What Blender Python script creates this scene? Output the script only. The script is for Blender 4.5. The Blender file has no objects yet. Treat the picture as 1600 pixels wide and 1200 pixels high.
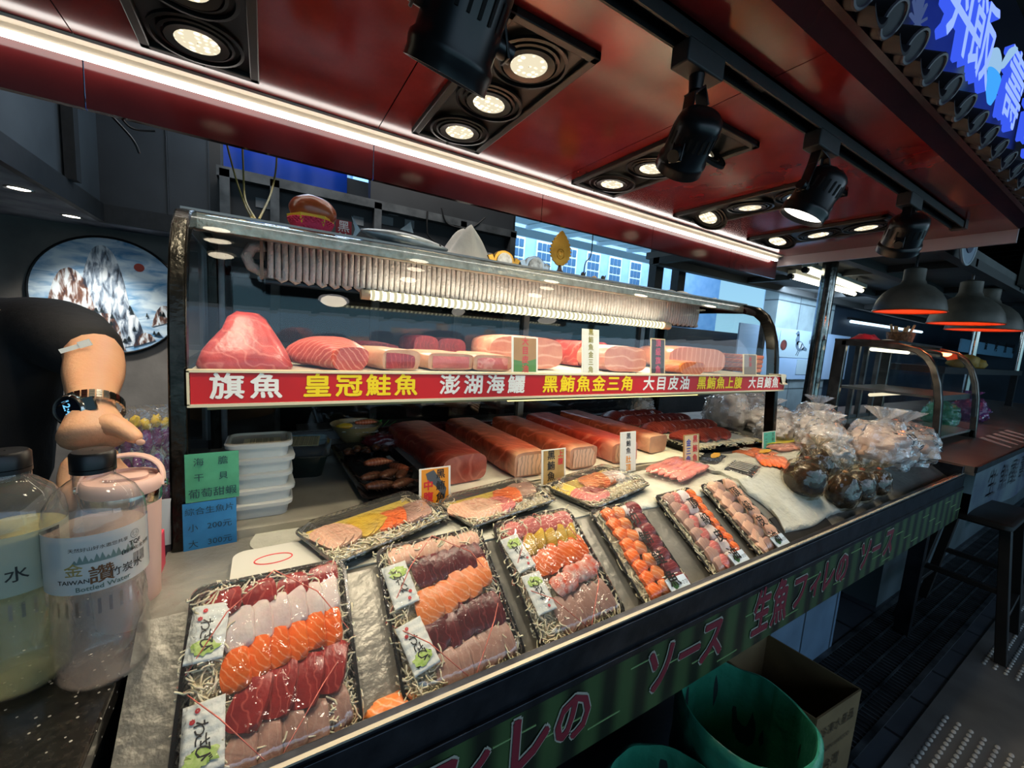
import bpy, bmesh, math, random
from mathutils import Vector, Matrix, noise
from math import sin, cos, pi, radians as R
S = bpy.context.scene
COL = S.collection
random.seed(7)
# ------------------------------------------------------------------ camera
FPX = 634.0
_X = Vector((0.8552, -0.0057, 0.5183)); _Y = Vector((-0.5141, -0.1375, 0.8466)); _Z = Vector((0.0664, -0.9905, -0.1205))
CAM = Vector((0, 0, 1.45))
cd = bpy.data.cameras.new('camera'); cam = bpy.data.objects.new('camera', cd); COL.objects.link(cam)
cd.sensor_width = 36; cd.lens = 36 * FPX / 1600; cd.clip_start = .02; cd.clip_end = 200
_r = Vector((_X[0], _Y[0], _Z[0])).normalized(); _b = -Vector((_X[2], _Y[2], _Z[2])).normalized(); _u = _b.cross(_r).normalized(); _r = _u.cross(_b)
cam.matrix_world = Matrix(((_r[0], _u[0], _b[0], CAM[0]), (_r[1], _u[1], _b[1], CAM[1]), (_r[2], _u[2], _b[2], CAM[2]), (0, 0, 0, 1)))
S.camera = cam
def at(px, py, x=None, y=None, z=None):
    """point of the place seen at a pixel, on the plane x=, y= or z="""
    d = Vector((px - 800, py - 600, FPX)); r = Vector((d.dot(_X), d.dot(_Y), d.dot(_Z)))
    t = (x - CAM.x) / r.x if x is not None else (y - CAM.y) / r.y if y is not None else (z - CAM.z) / r.z
    return CAM + r * t
# ------------------------------------------------------------------ render look
S.view_settings.view_transform = 'Standard'; S.view_settings.look = 'None'; S.view_settings.gamma = 1
S.view_settings.use_curve_mapping = False; S.view_settings.exposure = 0.0
try:
    S.cycles.use_denoising = True; S.cycles.transparent_max_bounces = 32; S.cycles.max_bounces = 8
    S.cycles.diffuse_bounces = 4; S.cycles.glossy_bounces = 4; S.cycles.transmission_bounces = 8
    S.cycles.sample_clamp_indirect = 4; S.cycles.sample_clamp_direct = 12; S.cycles.caustics_reflective = False; S.cycles.caustics_refractive = False
except Exception: pass
# ------------------------------------------------------------------ world: pale daytime sky
W = bpy.data.worlds.new('sky'); S.world = W; W.use_nodes = True
nt = W.node_tree; bg = nt.nodes['Background']
tc = nt.nodes.new('ShaderNodeTexCoord'); sp = nt.nodes.new('ShaderNodeSeparateXYZ'); rm = nt.nodes.new('ShaderNodeValToRGB')
nt.links.new(tc.outputs['Generated'], sp.inputs[0]); nt.links.new(sp.outputs[2], rm.inputs[0]); nt.links.new(rm.outputs[0], bg.inputs[0])
rm.color_ramp.elements[0].position = 0.0; rm.color_ramp.elements[0].color = (.42, .80, 1, 1)
rm.color_ramp.elements[1].position = .6; rm.color_ramp.elements[1].color = (.10, .32, .85, 1)
bg.inputs[1].default_value = 0.95
# ------------------------------------------------------------------ helpers
def lin(c):
    return tuple((v / 12.92 if v <= .04045 else ((v + .055) / 1.055) ** 2.4) for v in c)
def hx(h):
    h = h.lstrip('#'); return lin(tuple(int(h[i:i + 2], 16) / 255 for i in (0, 2, 4)))
MATS = {}
def pm(name, col, rough=.5, metal=0, spec=.5, n=None, bump=None, em=None, sss=0, coat=0, n2=None, trans=0, ior=1.45):
    """procedural material. n=(scale, colour2, contrast) mottles the colour; bump=(scale,strength)"""
    if name in MATS: return MATS[name]
    m = bpy.data.materials.new(name); m.use_nodes = True; t = m.node_tree; b = t.nodes['Principled BSDF']
    if isinstance(col, str): col = hx(col)
    b.inputs['Base Color'].default_value = (*col, 1); b.inputs['Roughness'].default_value = rough; b.inputs['Metallic'].default_value = metal
    b.inputs['Specular IOR Level'].default_value = spec; b.inputs['IOR'].default_value = ior
    if coat: b.inputs['Coat Weight'].default_value = coat; b.inputs['Coat Roughness'].default_value = .08
    if sss: b.inputs['Subsurface Weight'].default_value = sss; b.inputs['Subsurface Radius'].default_value = (.01, .004, .002); b.inputs['Subsurface Scale'].default_value = 1
    if trans: b.inputs['Transmission Weight'].default_value = trans
    tcn = t.nodes.new('ShaderNodeTexCoord')
    if n:
        nz = t.nodes.new('ShaderNodeTexNoise'); nz.inputs['Scale'].default_value = n[0]; nz.inputs['Detail'].default_value = 6
        t.links.new(tcn.outputs['Object'], nz.inputs['Vector'])
        mr = t.nodes.new('ShaderNodeMapRange'); c = n[2] if len(n) > 2 else .15
        mr.inputs[1].default_value = .5 - c; mr.inputs[2].default_value = .5 + c
        t.links.new(nz.outputs[0], mr.inputs[0])
        mx = t.nodes.new('ShaderNodeMix'); mx.data_type = 'RGBA'
        c2 = hx(n[1]) if isinstance(n[1], str) else n[1]
        mx.inputs[6].default_value = (*col, 1); mx.inputs[7].default_value = (*c2, 1)
        t.links.new(mr.outputs[0], mx.inputs[0]); t.links.new(mx.outputs[2], b.inputs['Base Color'])
    if n2:   # wavy fibre lines: (scale, colour, distortion, amount, axis)
        wv = t.nodes.new('ShaderNodeTexWave'); wv.inputs['Scale'].default_value = n2[0]; wv.inputs['Distortion'].default_value = n2[2]; wv.inputs['Detail'].default_value = 2
        wv.inputs['Detail Scale'].default_value = 1.2
        if len(n2) > 4: wv.bands_direction = n2[4]
        if len(n2) > 5: wv.wave_type = 'RINGS'; wv.rings_direction = n2[5]
        t.links.new(tcn.outputs['Object'], wv.inputs['Vector'])
        rp = t.nodes.new('ShaderNodeMapRange'); rp.inputs[1].default_value = 1 - n2[3]; rp.inputs[2].default_value = 1.0
        t.links.new(wv.outputs[1], rp.inputs[0])
        mx2 = t.nodes.new('ShaderNodeMix'); mx2.data_type = 'RGBA'
        src = b.inputs['Base Color'].links[0].from_socket if b.inputs['Base Color'].links else None
        if src: t.links.new(src, mx2.inputs[6])
        else: mx2.inputs[6].default_value = (*col, 1)
        mx2.inputs[7].default_value = (*hx(n2[1]), 1)
        sc_ = t.nodes.new('ShaderNodeMath'); sc_.operation = 'MULTIPLY'; sc_.inputs[1].default_value = .55; t.links.new(rp.outputs[0], sc_.inputs[0])
        t.links.new(sc_.outputs[0], mx2.inputs[0]); t.links.new(mx2.outputs[2], b.inputs['Base Color'])
    if bump:
        nb = t.nodes.new('ShaderNodeTexNoise'); nb.inputs['Scale'].default_value = bump[0]; nb.inputs['Detail'].default_value = 4
        t.links.new(tcn.outputs['Object'], nb.inputs['Vector'])
        bp = t.nodes.new('ShaderNodeBump'); bp.inputs['Strength'].default_value = bump[1]; bp.inputs['Distance'].default_value = .01
        t.links.new(nb.outputs[0], bp.inputs['Height']); t.links.new(bp.outputs[0], b.inputs['Normal'])
        if coat: t.links.new(bp.outputs[0], b.inputs['Coat Normal'])
    if em: b.inputs['Emission Color'].default_value = (*(hx(em[0]) if isinstance(em[0], str) else em[0]), 1); b.inputs['Emission Strength'].default_value = em[1]
    MATS[name] = m; return m
def clear(name, tint=(1, 1, 1), gloss=.04, rough=.02, bump=None, white=0, wcol=(.9, .92, .95), pow_=1.0):
    """thin clear sheet: transmits straight through, mirrors by the angle of view; white = milky share"""
    if name in MATS: return MATS[name]
    m = bpy.data.materials.new(name); m.use_nodes = True; t = m.node_tree; t.nodes.clear()
    o = t.nodes.new('ShaderNodeOutputMaterial'); tr = t.nodes.new('ShaderNodeBsdfTransparent'); tr.inputs[0].default_value = (*tint, 1)
    gl = t.nodes.new('ShaderNodeBsdfGlossy'); gl.inputs['Roughness'].default_value = rough
    fr = t.nodes.new('ShaderNodeFresnel'); fr.inputs[0].default_value = 1.45
    ge = t.nodes.new('ShaderNodeNewGeometry'); mi = t.nodes.new('ShaderNodeMapRange'); mi.inputs[3].default_value = 1.45; mi.inputs[4].default_value = 1 / 1.45; t.links.new(ge.outputs['Backfacing'], mi.inputs[0]); t.links.new(mi.outputs[0], fr.inputs[0])
    ma = t.nodes.new('ShaderNodeMath'); ma.operation = 'MULTIPLY_ADD'; ma.inputs[1].default_value = pow_; ma.inputs[2].default_value = gloss; ma.use_clamp = True
    t.links.new(fr.outputs[0], ma.inputs[0])
    mx = t.nodes.new('ShaderNodeMixShader'); t.links.new(ma.outputs[0], mx.inputs[0]); t.links.new(gl.outputs[0], mx.inputs[2])
    src = tr.outputs[0]
    if white:
        df = t.nodes.new('ShaderNodeBsdfDiffuse'); df.inputs[0].default_value = (*wcol, 1)
        m2 = t.nodes.new('ShaderNodeMixShader'); m2.inputs[0].default_value = white
        t.links.new(src, m2.inputs[1]); t.links.new(df.outputs[0], m2.inputs[2]); src = m2.outputs[0]
    t.links.new(src, mx.inputs[1]); t.links.new(mx.outputs[0], o.inputs[0])
    if bump:
        tcn = t.nodes.new('ShaderNodeTexCoord'); nb = t.nodes.new('ShaderNodeTexNoise'); nb.inputs['Scale'].default_value = bump[0]; nb.inputs['Detail'].default_value = 3; nb.inputs['Distortion'].default_value = .6
        t.links.new(tcn.outputs['Object'], nb.inputs['Vector'])
        bp = t.nodes.new('ShaderNodeBump'); bp.inputs['Strength'].default_value = bump[1]; bp.inputs['Distance'].default_value = .02
        t.links.new(nb.outputs[0], bp.inputs['Height']); t.links.new(bp.outputs[0], gl.inputs['Normal']); t.links.new(bp.outputs[0], fr.inputs['Normal'])
    MATS[name] = m; return m
def emit(name, col, strength, dots=None):
    if name in MATS: return MATS[name]
    m = bpy.data.materials.new(name); m.use_nodes = True; t = m.node_tree; t.nodes.clear()
    o = t.nodes.new('ShaderNodeOutputMaterial'); e = t.nodes.new('ShaderNodeEmission'); e.inputs[0].default_value = (*(hx(col) if isinstance(col, str) else col), 1); e.inputs[1].default_value = strength
    t.links.new(e.outputs[0], o.inputs[0])
    if dots:
        tcn = t.nodes.new('ShaderNodeTexCoord'); vo = t.nodes.new('ShaderNodeTexVoronoi'); vo.inputs['Scale'].default_value = dots[0]; vo.inputs['Randomness'].default_value = .35
        t.links.new(tcn.outputs['Object'], vo.inputs['Vector'])
        mr = t.nodes.new('ShaderNodeMapRange'); mr.inputs[1].default_value = 0; mr.inputs[2].default_value = .55; mr.inputs[3].default_value = strength; mr.inputs[4].default_value = dots[1]
        t.links.new(vo.outputs['Distance'], mr.inputs[0]); t.links.new(mr.outputs[0], e.inputs[1])
    MATS[name] = m; return m
ROOTM = {}
class MB:
    """collects shapes, then links them as ONE mesh object"""
    def __init__(s, xf=None): s.v = []; s.f = []; s.xf = xf or Matrix.Identity(4); s.mi = []; s.cur = 0
    def add(s, vs, fs):
        o = len(s.v); s.v += [s.xf @ Vector(v) for v in vs]; s.f += [tuple(i + o for i in f) for f in fs]; s.mi += [s.cur] * len(fs); return s
    def box(s, a, b, m=None):
        x0, y0, z0 = a; x1, y1, z1 = b
        vs = [Vector(v) for v in ((x0, y0, z0), (x1, y0, z0), (x1, y1, z0), (x0, y1, z0), (x0, y0, z1), (x1, y0, z1), (x1, y1, z1), (x0, y1, z1))]
        if m: vs = [m @ v for v in vs]
        return s.add(vs, [(0, 3, 2, 1), (4, 5, 6, 7), (0, 1, 5, 4), (1, 2, 6, 5), (2, 3, 7, 6), (3, 0, 4, 7)])
    def bar(s, p, q, w, h, up=(0, 0, 1)):
        p = Vector(p); q = Vector(q); d = (q - p).normalized(); u = Vector(up); sd = d.cross(u).normalized(); u = sd.cross(d)
        vs = [c + sd * (w / 2 * a) + u * (h / 2 * b) for c in (p, q) for a, b in ((-1, -1), (1, -1), (1, 1), (-1, 1))]
        return s.add(vs, [(0, 1, 2, 3), (7, 6, 5, 4), (0, 4, 5, 1), (1, 5, 6, 2), (2, 6, 7, 3), (3, 7, 4, 0)])
    def loft(s, rings, c0=True, c1=True, closed=True):
        n = len(rings[0]); vs = [v for r in rings for v in r]; fs = []
        for i in range(len(rings) - 1):
            for j in range(n if closed else n - 1):
                k = (j + 1) % n; fs.append((i * n + j, i * n + k, (i + 1) * n + k, (i + 1) * n + j))
        if c0: fs.append(tuple(range(n))[::-1])
        if c1: fs.append(tuple((len(rings) - 1) * n + j for j in range(n)))
        return s.add(vs, fs)
    def rod(s, p, q, r, r2=None, n=14, cap=True):
        return s.tube([p, q], [r, r if r2 is None else r2], n, cap)
    def tube(s, path, r, n=8, cap=True, closed=False, flat=1.0):
        P = [Vector(p) for p in path]; m = len(P); rr = r if isinstance(r, (list, tuple)) else [r] * m
        T = []
        for i in range(m):
            if closed: d = P[(i + 1) % m] - P[i - 1]
            else: d = P[min(i + 1, m - 1)] - P[max(i - 1, 0)]
            T.append(d.normalized() if d.length > 1e-9 else Vector((0, 0, 1)))
        a = Vector((0, 0, 1)) if abs(T[0].z) < .9 else Vector((1, 0, 0)); u = T[0].cross(a).normalized(); rings = []
        for i in range(m):
            u = (u - T[i] * u.dot(T[i])).normalized(); w = T[i].cross(u)
            rings.append([P[i] + (u * cos(2 * pi * k / n) + w * sin(2 * pi * k / n) * flat) * rr[i] for k in range(n)])
        if closed: rings.append(rings[0]); cap = False
        return s.loft(rings, cap, cap)
    def lathe(s, prof, o=(0, 0, 0), n=24, c0=False, c1=False, sx=1, sy=1):
        o = Vector(o); return s.loft([[o + Vector((r * cos(2 * pi * k / n) * sx, r * sin(2 * pi * k / n) * sy, z)) for k in range(n)] for r, z in prof], c0, c1)
    def prism(s, pts, d):
        """pts: 3D outline, d: extrusion vector"""
        d = Vector(d); a = [Vector(p) for p in pts]; n = len(a); vs = a + [p + d for p in a]
        return s.add(vs, [tuple(range(n))[::-1], tuple(range(n, 2 * n))] + [(i, (i + 1) % n, n + (i + 1) % n, n + i) for i in range(n)])
    def grid(s, fn, nu, nv, thick=0):
        vs = [fn(i / nu, j / nv) for i in range(nu + 1) for j in range(nv + 1)]
        fs = [(i * (nv + 1) + j, (i + 1) * (nv + 1) + j, (i + 1) * (nv + 1) + j + 1, i * (nv + 1) + j + 1) for i in range(nu) for j in range(nv)]
        if thick:
            N = len(vs); low = [Vector(v) - Vector((0, 0, thick)) for v in vs]
            vs = vs + low; fs = fs + [tuple(k + N for k in reversed(f)) for f in fs]
            edge = [i * (nv + 1) for i in range(nu)] + [nu * (nv + 1) + j for j in range(nv)] + [i * (nv + 1) + nv for i in range(nu, 0, -1)] + [j for j in range(nv, 0, -1)]
            m = len(edge)
            fs += [(edge[i], edge[i] + N, edge[(i + 1) % m] + N, edge[(i + 1) % m]) for i in range(m)]
        return s.add(vs, fs)
    def blob(s, c, r, amp=.15, sc=6, n=24, m=14, seed=0, fl=0):
        c = Vector(c); rx, ry, rz = r; rings = []; off = Vector((seed * 3.1, seed * 1.7, seed))
        for i in range(m + 1):
            th = pi * i / m; ring = []
            for k in range(n):
                ph = 2 * pi * k / n; d = Vector((sin(th) * cos(ph), sin(th) * sin(ph), -cos(th)))
                a = 1 + amp * noise.noise(d * sc * .35 + off) + amp * .5 * noise.noise(d * sc + off)
                p = Vector((d.x * rx, d.y * ry, d.z * rz)) * a
                if fl and p.z < -fl * rz: p.z = -fl * rz
                ring.append(c + p)
            rings.append(ring)
        return s.loft(rings, True, True)
    def build(s, name, m, parent=None, smooth=True, ang=38, world=False, bev=0, sub=0, label=None, keep=False):
        me = bpy.data.meshes.new(name); vs = s.v
        if parent is not None and world:
            p = parent
            while p.parent: p = p.parent
            inv = ROOTM[p.name].inverted(); vs = [inv @ v for v in vs]
        loc = None
        if parent is None and not keep:
            xs = [v.x for v in vs]; ys = [v.y for v in vs]; zs = [v.z for v in vs]
            loc = Vector(((min(xs) + max(xs)) / 2, (min(ys) + max(ys)) / 2, min(zs))); vs = [v - loc for v in vs]
        me.from_pydata([tuple(v) for v in vs], [], s.f)
        ml = m if isinstance(m, (list, tuple)) else [m]
        for q in ml: me.materials.append(q)
        if len(ml) > 1: me.polygons.foreach_set('material_index', s.mi)
        bm = bmesh.new(); bm.from_mesh(me); bmesh.ops.recalc_face_normals(bm, faces=bm.faces); bm.to_mesh(me); bm.free()
        if smooth:
            me.polygons.foreach_set('use_smooth', [True] * len(me.polygons)); me.set_sharp_from_angle(angle=R(ang))
        o = bpy.data.objects.new(name, me); COL.objects.link(o)
        if parent is not None: o.parent = parent
        elif loc is not None: o.location = loc; 
        ROOTM[o.name] = Matrix.Translation(loc) if loc is not None else Matrix.Identity(4)
        if bev:
            b = o.modifiers.new('bevel', 'BEVEL'); b.width = bev; b.segments = 2; b.limit_method = 'ANGLE'; b.angle_limit = R(40)
        if sub:
            b = o.modifiers.new('sub', 'SUBSURF'); b.levels = sub; b.render_levels = sub
        if label: o['label'] = label
        return o
def tag(o, label, cat, group=None):
    o['label'] = label; o['category'] = cat
    if group: o['group'] = group
    return o
def thing(name, label, cat, loc=(0, 0, 0), rot=(0, 0, 0), group=None):
    o = bpy.data.objects.new(name, None); COL.objects.link(o); o.empty_display_size = .05
    o.location = loc; o.rotation_euler = rot; tag(o, label, cat, group)
    from mathutils import Euler
    ROOTM[o.name] = Matrix.Translation(Vector(loc)) @ Euler(rot).to_matrix().to_4x4()
    return o
def struct(o): o['kind'] = 'structure'; return o
def dup(src, loc, rot, label=None):
    def cp(o, par):
        c = o.copy(); COL.objects.link(c); c.parent = par
        for ch in list(o.children): cp(ch, c)
        return c
    c = cp(src, None); c.location = loc; c.rotation_euler = rot
    if label: c['label'] = label
    return c
def frame(o, xd, yd):
    """matrix with origin o, local x along xd, local y along yd"""
    xd = Vector(xd).normalized(); yd = Vector(yd); yd = (yd - xd * yd.dot(xd)).normalized(); zd = xd.cross(yd)
    return Matrix(((xd.x, yd.x, zd.x, o[0]), (xd.y, yd.y, zd.y, o[1]), (xd.z, yd.z, zd.z, o[2]), (0, 0, 0, 1)))
_tc = {}
def tmesh(body, bold=0.0, res=2, ext=.02):
    """glyph mesh of a text, unit size, as (verts, faces)"""
    k = (body, bold, res, ext); cjk = any(ord(ch) > 0x3000 for ch in body); fat = bold if cjk else 0
    if k not in _tc:
        c = bpy.data.curves.new('t', 'FONT'); c.body = body; c.size = 1; c.resolution_u = res; c.offset = 0 if cjk else bold; c.extrude = ext; c.align_x = 'CENTER'; c.align_y = 'CENTER'; c.space_line = 1.05
        o = bpy.data.objects.new('t', c); COL.objects.link(o); bpy.context.view_layer.update()
        me = bpy.data.meshes.new_from_object(o.evaluated_get(bpy.context.evaluated_depsgraph_get()))
        vs = [v.co.copy() for v in me.vertices]; fs = [tuple(p.vertices) for p in me.polygons]; n0 = len(vs); f0 = list(fs); v0 = list(vs); nd = (8 if fat > .03 else 4) if fat > .003 else 0
        for q in range(nd):   # brush-bold strokes: copies shifted round the glyph
            a = 2 * pi * q / nd + .4; vs += [v + Vector((cos(a) * fat, sin(a) * fat, -.0004 * (q + 1))) for v in v0]; fs += [tuple(i + n0 * (q + 1) for i in f) for f in f0]
        _tc[k] = (vs, fs)
        bpy.data.objects.remove(o); bpy.data.curves.remove(c); bpy.data.meshes.remove(me)
    return _tc[k]
def text(mb, body, o, xd, yd, size, bold=0.0, sx=1, res=2, ext=.02, lift=.0006):
    vs, fs = tmesh(body, bold, res, ext); F = frame(Vector(o), xd, yd)
    return mb.add([F @ Vector((v.x * size * sx, v.y * size, v.z * size * .05 + lift)) for v in vs], fs)
def rrect(w, l, r, z, n=5, cx=0, cy=0, fn=None):
    out = []
    for qx, qy, a0 in ((1, 1, 0), (-1, 1, pi / 2), (-1, -1, pi), (1, -1, 1.5 * pi)):
        for k in range(n + 1):
            a = a0 + pi / 2 * k / n; out.append(Vector((cx + qx * (w / 2 - r) + r * cos(a), cy + qy * (l / 2 - r) + r * sin(a), z)))
    return out
# ------------------------------------------------------------------ materials
steel = pm('brushed_steel', '#9a9a96', .32, 1, n=(14, '#6e6d68', .3), bump=(60, .05))
dsteel = pm('dark_steel', '#3b3c3f', .35, .8, n=(9, '#1e1f22', .2), bump=(30, .06))
chrome = pm('polished_steel', '#b9b8b0', .14, 1)
black = pm('black_lacquer', '#0c0c0d', .35, n=(12, '#17181a', .2))
blackp = pm('black_plastic', '#101012', .28)
matb = pm('matt_black', '#111213', .6, n=(30, '#1c1d1f', .2))
white_p = pm('white_plastic', '#e3e2d8', .35)
paper = pm('white_paper', '#e9e6d6', .7, n=(18, '#d6d2bf', .25), bump=(25, .2))
glass = clear('case_glass', (.96, .98, .98), .01, .01)
lidc = clear('clear_lid', (.985, .985, .985), .055, .045, white=.02, bump=(38, .22), pow_=2.4)
# ------------------------------------------------------------------ room-scale lights of the market hall
def lamp(kind, name, loc, energy, col, tgt=None, **k):
    l = bpy.data.lights.new(name, kind); l.energy = energy; l.color = col
    o = bpy.data.objects.new(name, l); COL.objects.link(o); o.location = loc
    for a, b in k.items(): setattr(l, a, b)
    if tgt is not None: o.rotation_euler = (Vector(tgt) - Vector(loc)).to_track_quat('-Z', 'Y').to_euler()
    return o
WARM = (1, .86, .64); COOL = (.80, .89, 1)
lamp('AREA', 'street_daylight', (1.5, -3.4, 2.6), 22, COOL, (1.6, .5, .6), shape='RECTANGLE', size=6, size_y=1.6)
lamp('AREA', 'aisle_daylight', (7, -3.3, 2.6), 20, COOL, (4, .4, .8), shape='RECTANGLE', size=3, size_y=1.6)
# ------------------------------------------------------------------ surfaces of the hall
def tiles(name, c1, c2, grout, sx, sy, rough=.4, bumpy=0, ax='XY', mort=.008):
    m = bpy.data.materials.new(name); m.use_nodes = True; t = m.node_tree; b = t.nodes['Principled BSDF']; b.inputs['Roughness'].default_value = rough
    tcn = t.nodes.new('ShaderNodeTexCoord'); mp = t.nodes.new('ShaderNodeMapping'); br = t.nodes.new('ShaderNodeTexBrick')
    if ax == 'XZ': mp.inputs['Rotation'].default_value = (R(90), 0, 0)
    if ax == 'YZ': mp.inputs['Rotation'].default_value = (R(90), 0, R(90))
    br.offset = 0; br.inputs['Scale'].default_value = 1; br.inputs['Brick Width'].default_value = sx; br.inputs['Row Height'].default_value = sy; br.inputs['Mortar Size'].default_value = mort
    br.inputs[1].default_value = (*hx(c1), 1); br.inputs[2].default_value = (*hx(c2), 1); br.inputs[3].default_value = (*hx(grout), 1)
    nz = t.nodes.new('ShaderNodeTexNoise'); nz.inputs['Scale'].default_value = 7; nz.inputs['Detail'].default_value = 6
    mx = t.nodes.new('ShaderNodeMix'); mx.data_type = 'RGBA'; mx.blend_type = 'MULTIPLY'; mx.inputs[0].default_value = .55
    t.links.new(tcn.outputs['Object'], mp.inputs[0]); t.links.new(mp.outputs[0], br.inputs[0]); t.links.new(tcn.outputs['Object'], nz.inputs[0])
    t.links.new(br.outputs[0], mx.inputs[6]); t.links.new(nz.outputs[0], mx.inputs[7]); t.links.new(mx.outputs[2], b.inputs['Base Color'])
    return m
concrete = pm('dark_concrete', '#85827e', .7, n=(3.5, '#5c5a58', .22), bump=(40, .1))
grimy = pm('grimy_panel', '#4b5257', .55, n=(2.2, '#2c3135', .25))
grimyd = pm('dark_grimy_panel', '#33363a', .5, n=(2.2, '#15181b', .25))
b = MB(); b.box((-3, -4, -.06), (14, 5, 0)); floor = struct(b.build('floor', tiles('floor_tiles', '#4a4f55', '#3f444a', '#16181b', .3, .3, .45), keep=True))
b = MB(); b.box((-3, -3.4, 3.3), (14, 3.6, 3.4))
for i in range(40): b.box((-2.9 + i * .42, -3.4, 3.22), (-2.82 + i * .42, 3.6, 3.3))
struct(b.build('ceiling', pm('market_roof', '#34332f', .8, n=(5, '#1f1e1c', .2)), keep=True))
b = MB(); b.box((-3, -4, 0), (-2.9, 3.6, 3.3)); struct(b.build('wall_left', concrete, keep=True))
b = MB(); b.box((-2.9, 3.6, 0), (-.1, 3.7, 3.3)); struct(b.build('wall_back', concrete, keep=True))
# lowered soffit in the left part of the stall with black edge trim
b = MB(); b.box((-2.9, .9, 1.94), (-.8, 3.6, 2.0)); b.box((-.8, 3.3, 1.94), (-.1, 3.6, 2.0))
struct(b.build('trim_1', pm('soffit_plaster', '#a9aab0', .75, n=(6, '#4b4d56', .2), bump=(50, .1)), keep=True))
b = MB(); b.box((-.81, .9, 1.93), (-.78, 3.3, 2.03)); b.box((-.81, 3.27, 1.93), (-.1, 3.3, 2.03)); struct(b.build('trim_2', matb, keep=True))
b = MB(); b.box((-.83, .9, 2.03), (-.8, 3.3, 3.22)); struct(b.build('wall_bulkhead_side', grimy, keep=True))
b = MB(); b.box((-.8, 3.3, 2.03), (-.1, 3.33, 3.22))
for x in (-.5, -.3): b.box((x, 3.285, 2.03), (x + .006, 3.3, 3.2))
struct(b.build('wall_bulkhead', grimyd, keep=True))
b = MB(); b.box((-.79, 2.78, 2.03), (-.75, 2.84, 3.2)); b.box((-.79, 2.3, 2.9), (-.76, 3.3, 2.95)); struct(b.build('trim_3', matb, keep=True))
# downlights in the soffit
for i, (px, py) in enumerate(((30, 295), (112, 338))):
    p = at(px, py, z=1.938)
    t = thing('downlight', ('round recessed downlight in the grey soffit, nearer one', 'round recessed downlight in the grey soffit, farther one by the round painting')[i], 'light', p, group='soffit downlights')
    MB().lathe([(.034, 0), (.045, -.004), (.047, .001)], n=24).build('trim_ring', steel, t)
    MB().lathe([(.001, -.001), (.034, -.001)], n=24).build('lens', emit('downlight_lens', (1, .93, .78), 9), t)
    lamp('SPOT', 'downlight_beam', p - Vector((0, 0, .02)), 58, (1, .92, .8), p - Vector((0, 0, 1)), spot_size=R(110), spot_blend=.9, shadow_soft_size=.03)
# round landscape painting on porcelain, hung on the back wall
pc = Vector((-.845, 3.585, 1.522)); pr_ = .36
t = thing('round_painting', 'round blue-white ink landscape of cliffs, clouds and a red sun, hung on grey wall', 'painting', pc)
b = MB(); b.prism([pc + Vector((cos(a) * pr_, 0, sin(a) * pr_)) for a in [2 * pi * k / 64 for k in range(64)]], (0, .012, 0))
def paint_mat():
    m = bpy.data.materials.new('painted_clouds'); m.use_nodes = True; tt = m.node_tree; bb = tt.nodes['Principled BSDF']; bb.inputs['Roughness'].default_value = .25
    tcn = tt.nodes.new('ShaderNodeTexCoord'); mp = tt.nodes.new('ShaderNodeMapping'); mp.inputs['Scale'].default_value = (1, 1, 2.6)
    nz = tt.nodes.new('ShaderNodeTexNoise'); nz.inputs['Scale'].default_value = 7; nz.inputs['Detail'].default_value = 8; nz.inputs['Distortion'].default_value = .8
    rp = tt.nodes.new('ShaderNodeValToRGB'); rp.color_ramp.elements[0].position = .32; rp.color_ramp.elements[0].color = (*hx('#4f8fc4'), 1)
    rp.color_ramp.elements[1].position = .62; rp.color_ramp.elements[1].color = (*hx('#d4e8f6'), 1)
    tt.links.new(tcn.outputs['Object'], mp.inputs[0]); tt.links.new(mp.outputs[0], nz.inputs[0]); tt.links.new(nz.outputs[0], rp.inputs[0]); tt.links.new(rp.outputs[0], bb.inputs['Base Color'])
    return m
b.build('plate', paint_mat(), t, world=True, ang=20)
def rockmat(n, a, c):
    m = bpy.data.materials.new(n); m.use_nodes = True; tt = m.node_tree; bb = tt.nodes['Principled BSDF']; bb.inputs['Roughness'].default_value = .4
    tcn = tt.nodes.new('ShaderNodeTexCoord'); mp = tt.nodes.new('ShaderNodeMapping'); mp.inputs['Scale'].default_value = (2.6, 1, .75)
    nz = tt.nodes.new('ShaderNodeTexNoise'); nz.inputs['Scale'].default_value = 15; nz.inputs['Detail'].default_value = 7; nz.inputs['Distortion'].default_value = .5; rp = tt.nodes.new('ShaderNodeValToRGB')
    e = rp.color_ramp.elements; e[0].position = .36; e[0].color = (*hx(a), 1); e[1].position = .60; e[1].color = (*hx('#dfeaf4'), 1); q = e.new(.47); q.color = (*hx(c), 1)
    tt.links.new(tcn.outputs['Object'], mp.inputs[0]); tt.links.new(mp.outputs[0], nz.inputs[0]); tt.links.new(nz.outputs[0], rp.inputs[0]); tt.links.new(rp.outputs[0], bb.inputs['Base Color'])
    return m
rk = rockmat('painted_rock', '#262a38', '#6b4a3c'); rk2 = rockmat('painted_rock_far', '#2c3444', '#8496ab')
def crag(cx, w, z0, z1, seed, y, nm, mt):
    pts = []
    for i in range(27):
        u = i / 26; h = (1 - abs(2 * u - 1) ** 2.6); zz = z0 + (z1 - z0) * h + .018 * noise.noise(Vector((u * 9, seed, 0))) * (h > .05)
        pts.append(Vector((pc.x + (cx + (u - .5) * w) * pr_, y, pc.z + zz * pr_)))
    pts = [p for p in pts if (p - Vector((pc.x, y, pc.z))).length < pr_ * .985]
    MB().prism(pts, (0, .003, 0)).build(nm, mt, t, world=True, smooth=False)
crag(-.08, .78, -.75, .86, 2, pc.y - .002, 'painted_cliff', rk2); crag(-.5, .72, -.72, .42, 5, pc.y - .004, 'painted_cliff', rk)
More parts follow.
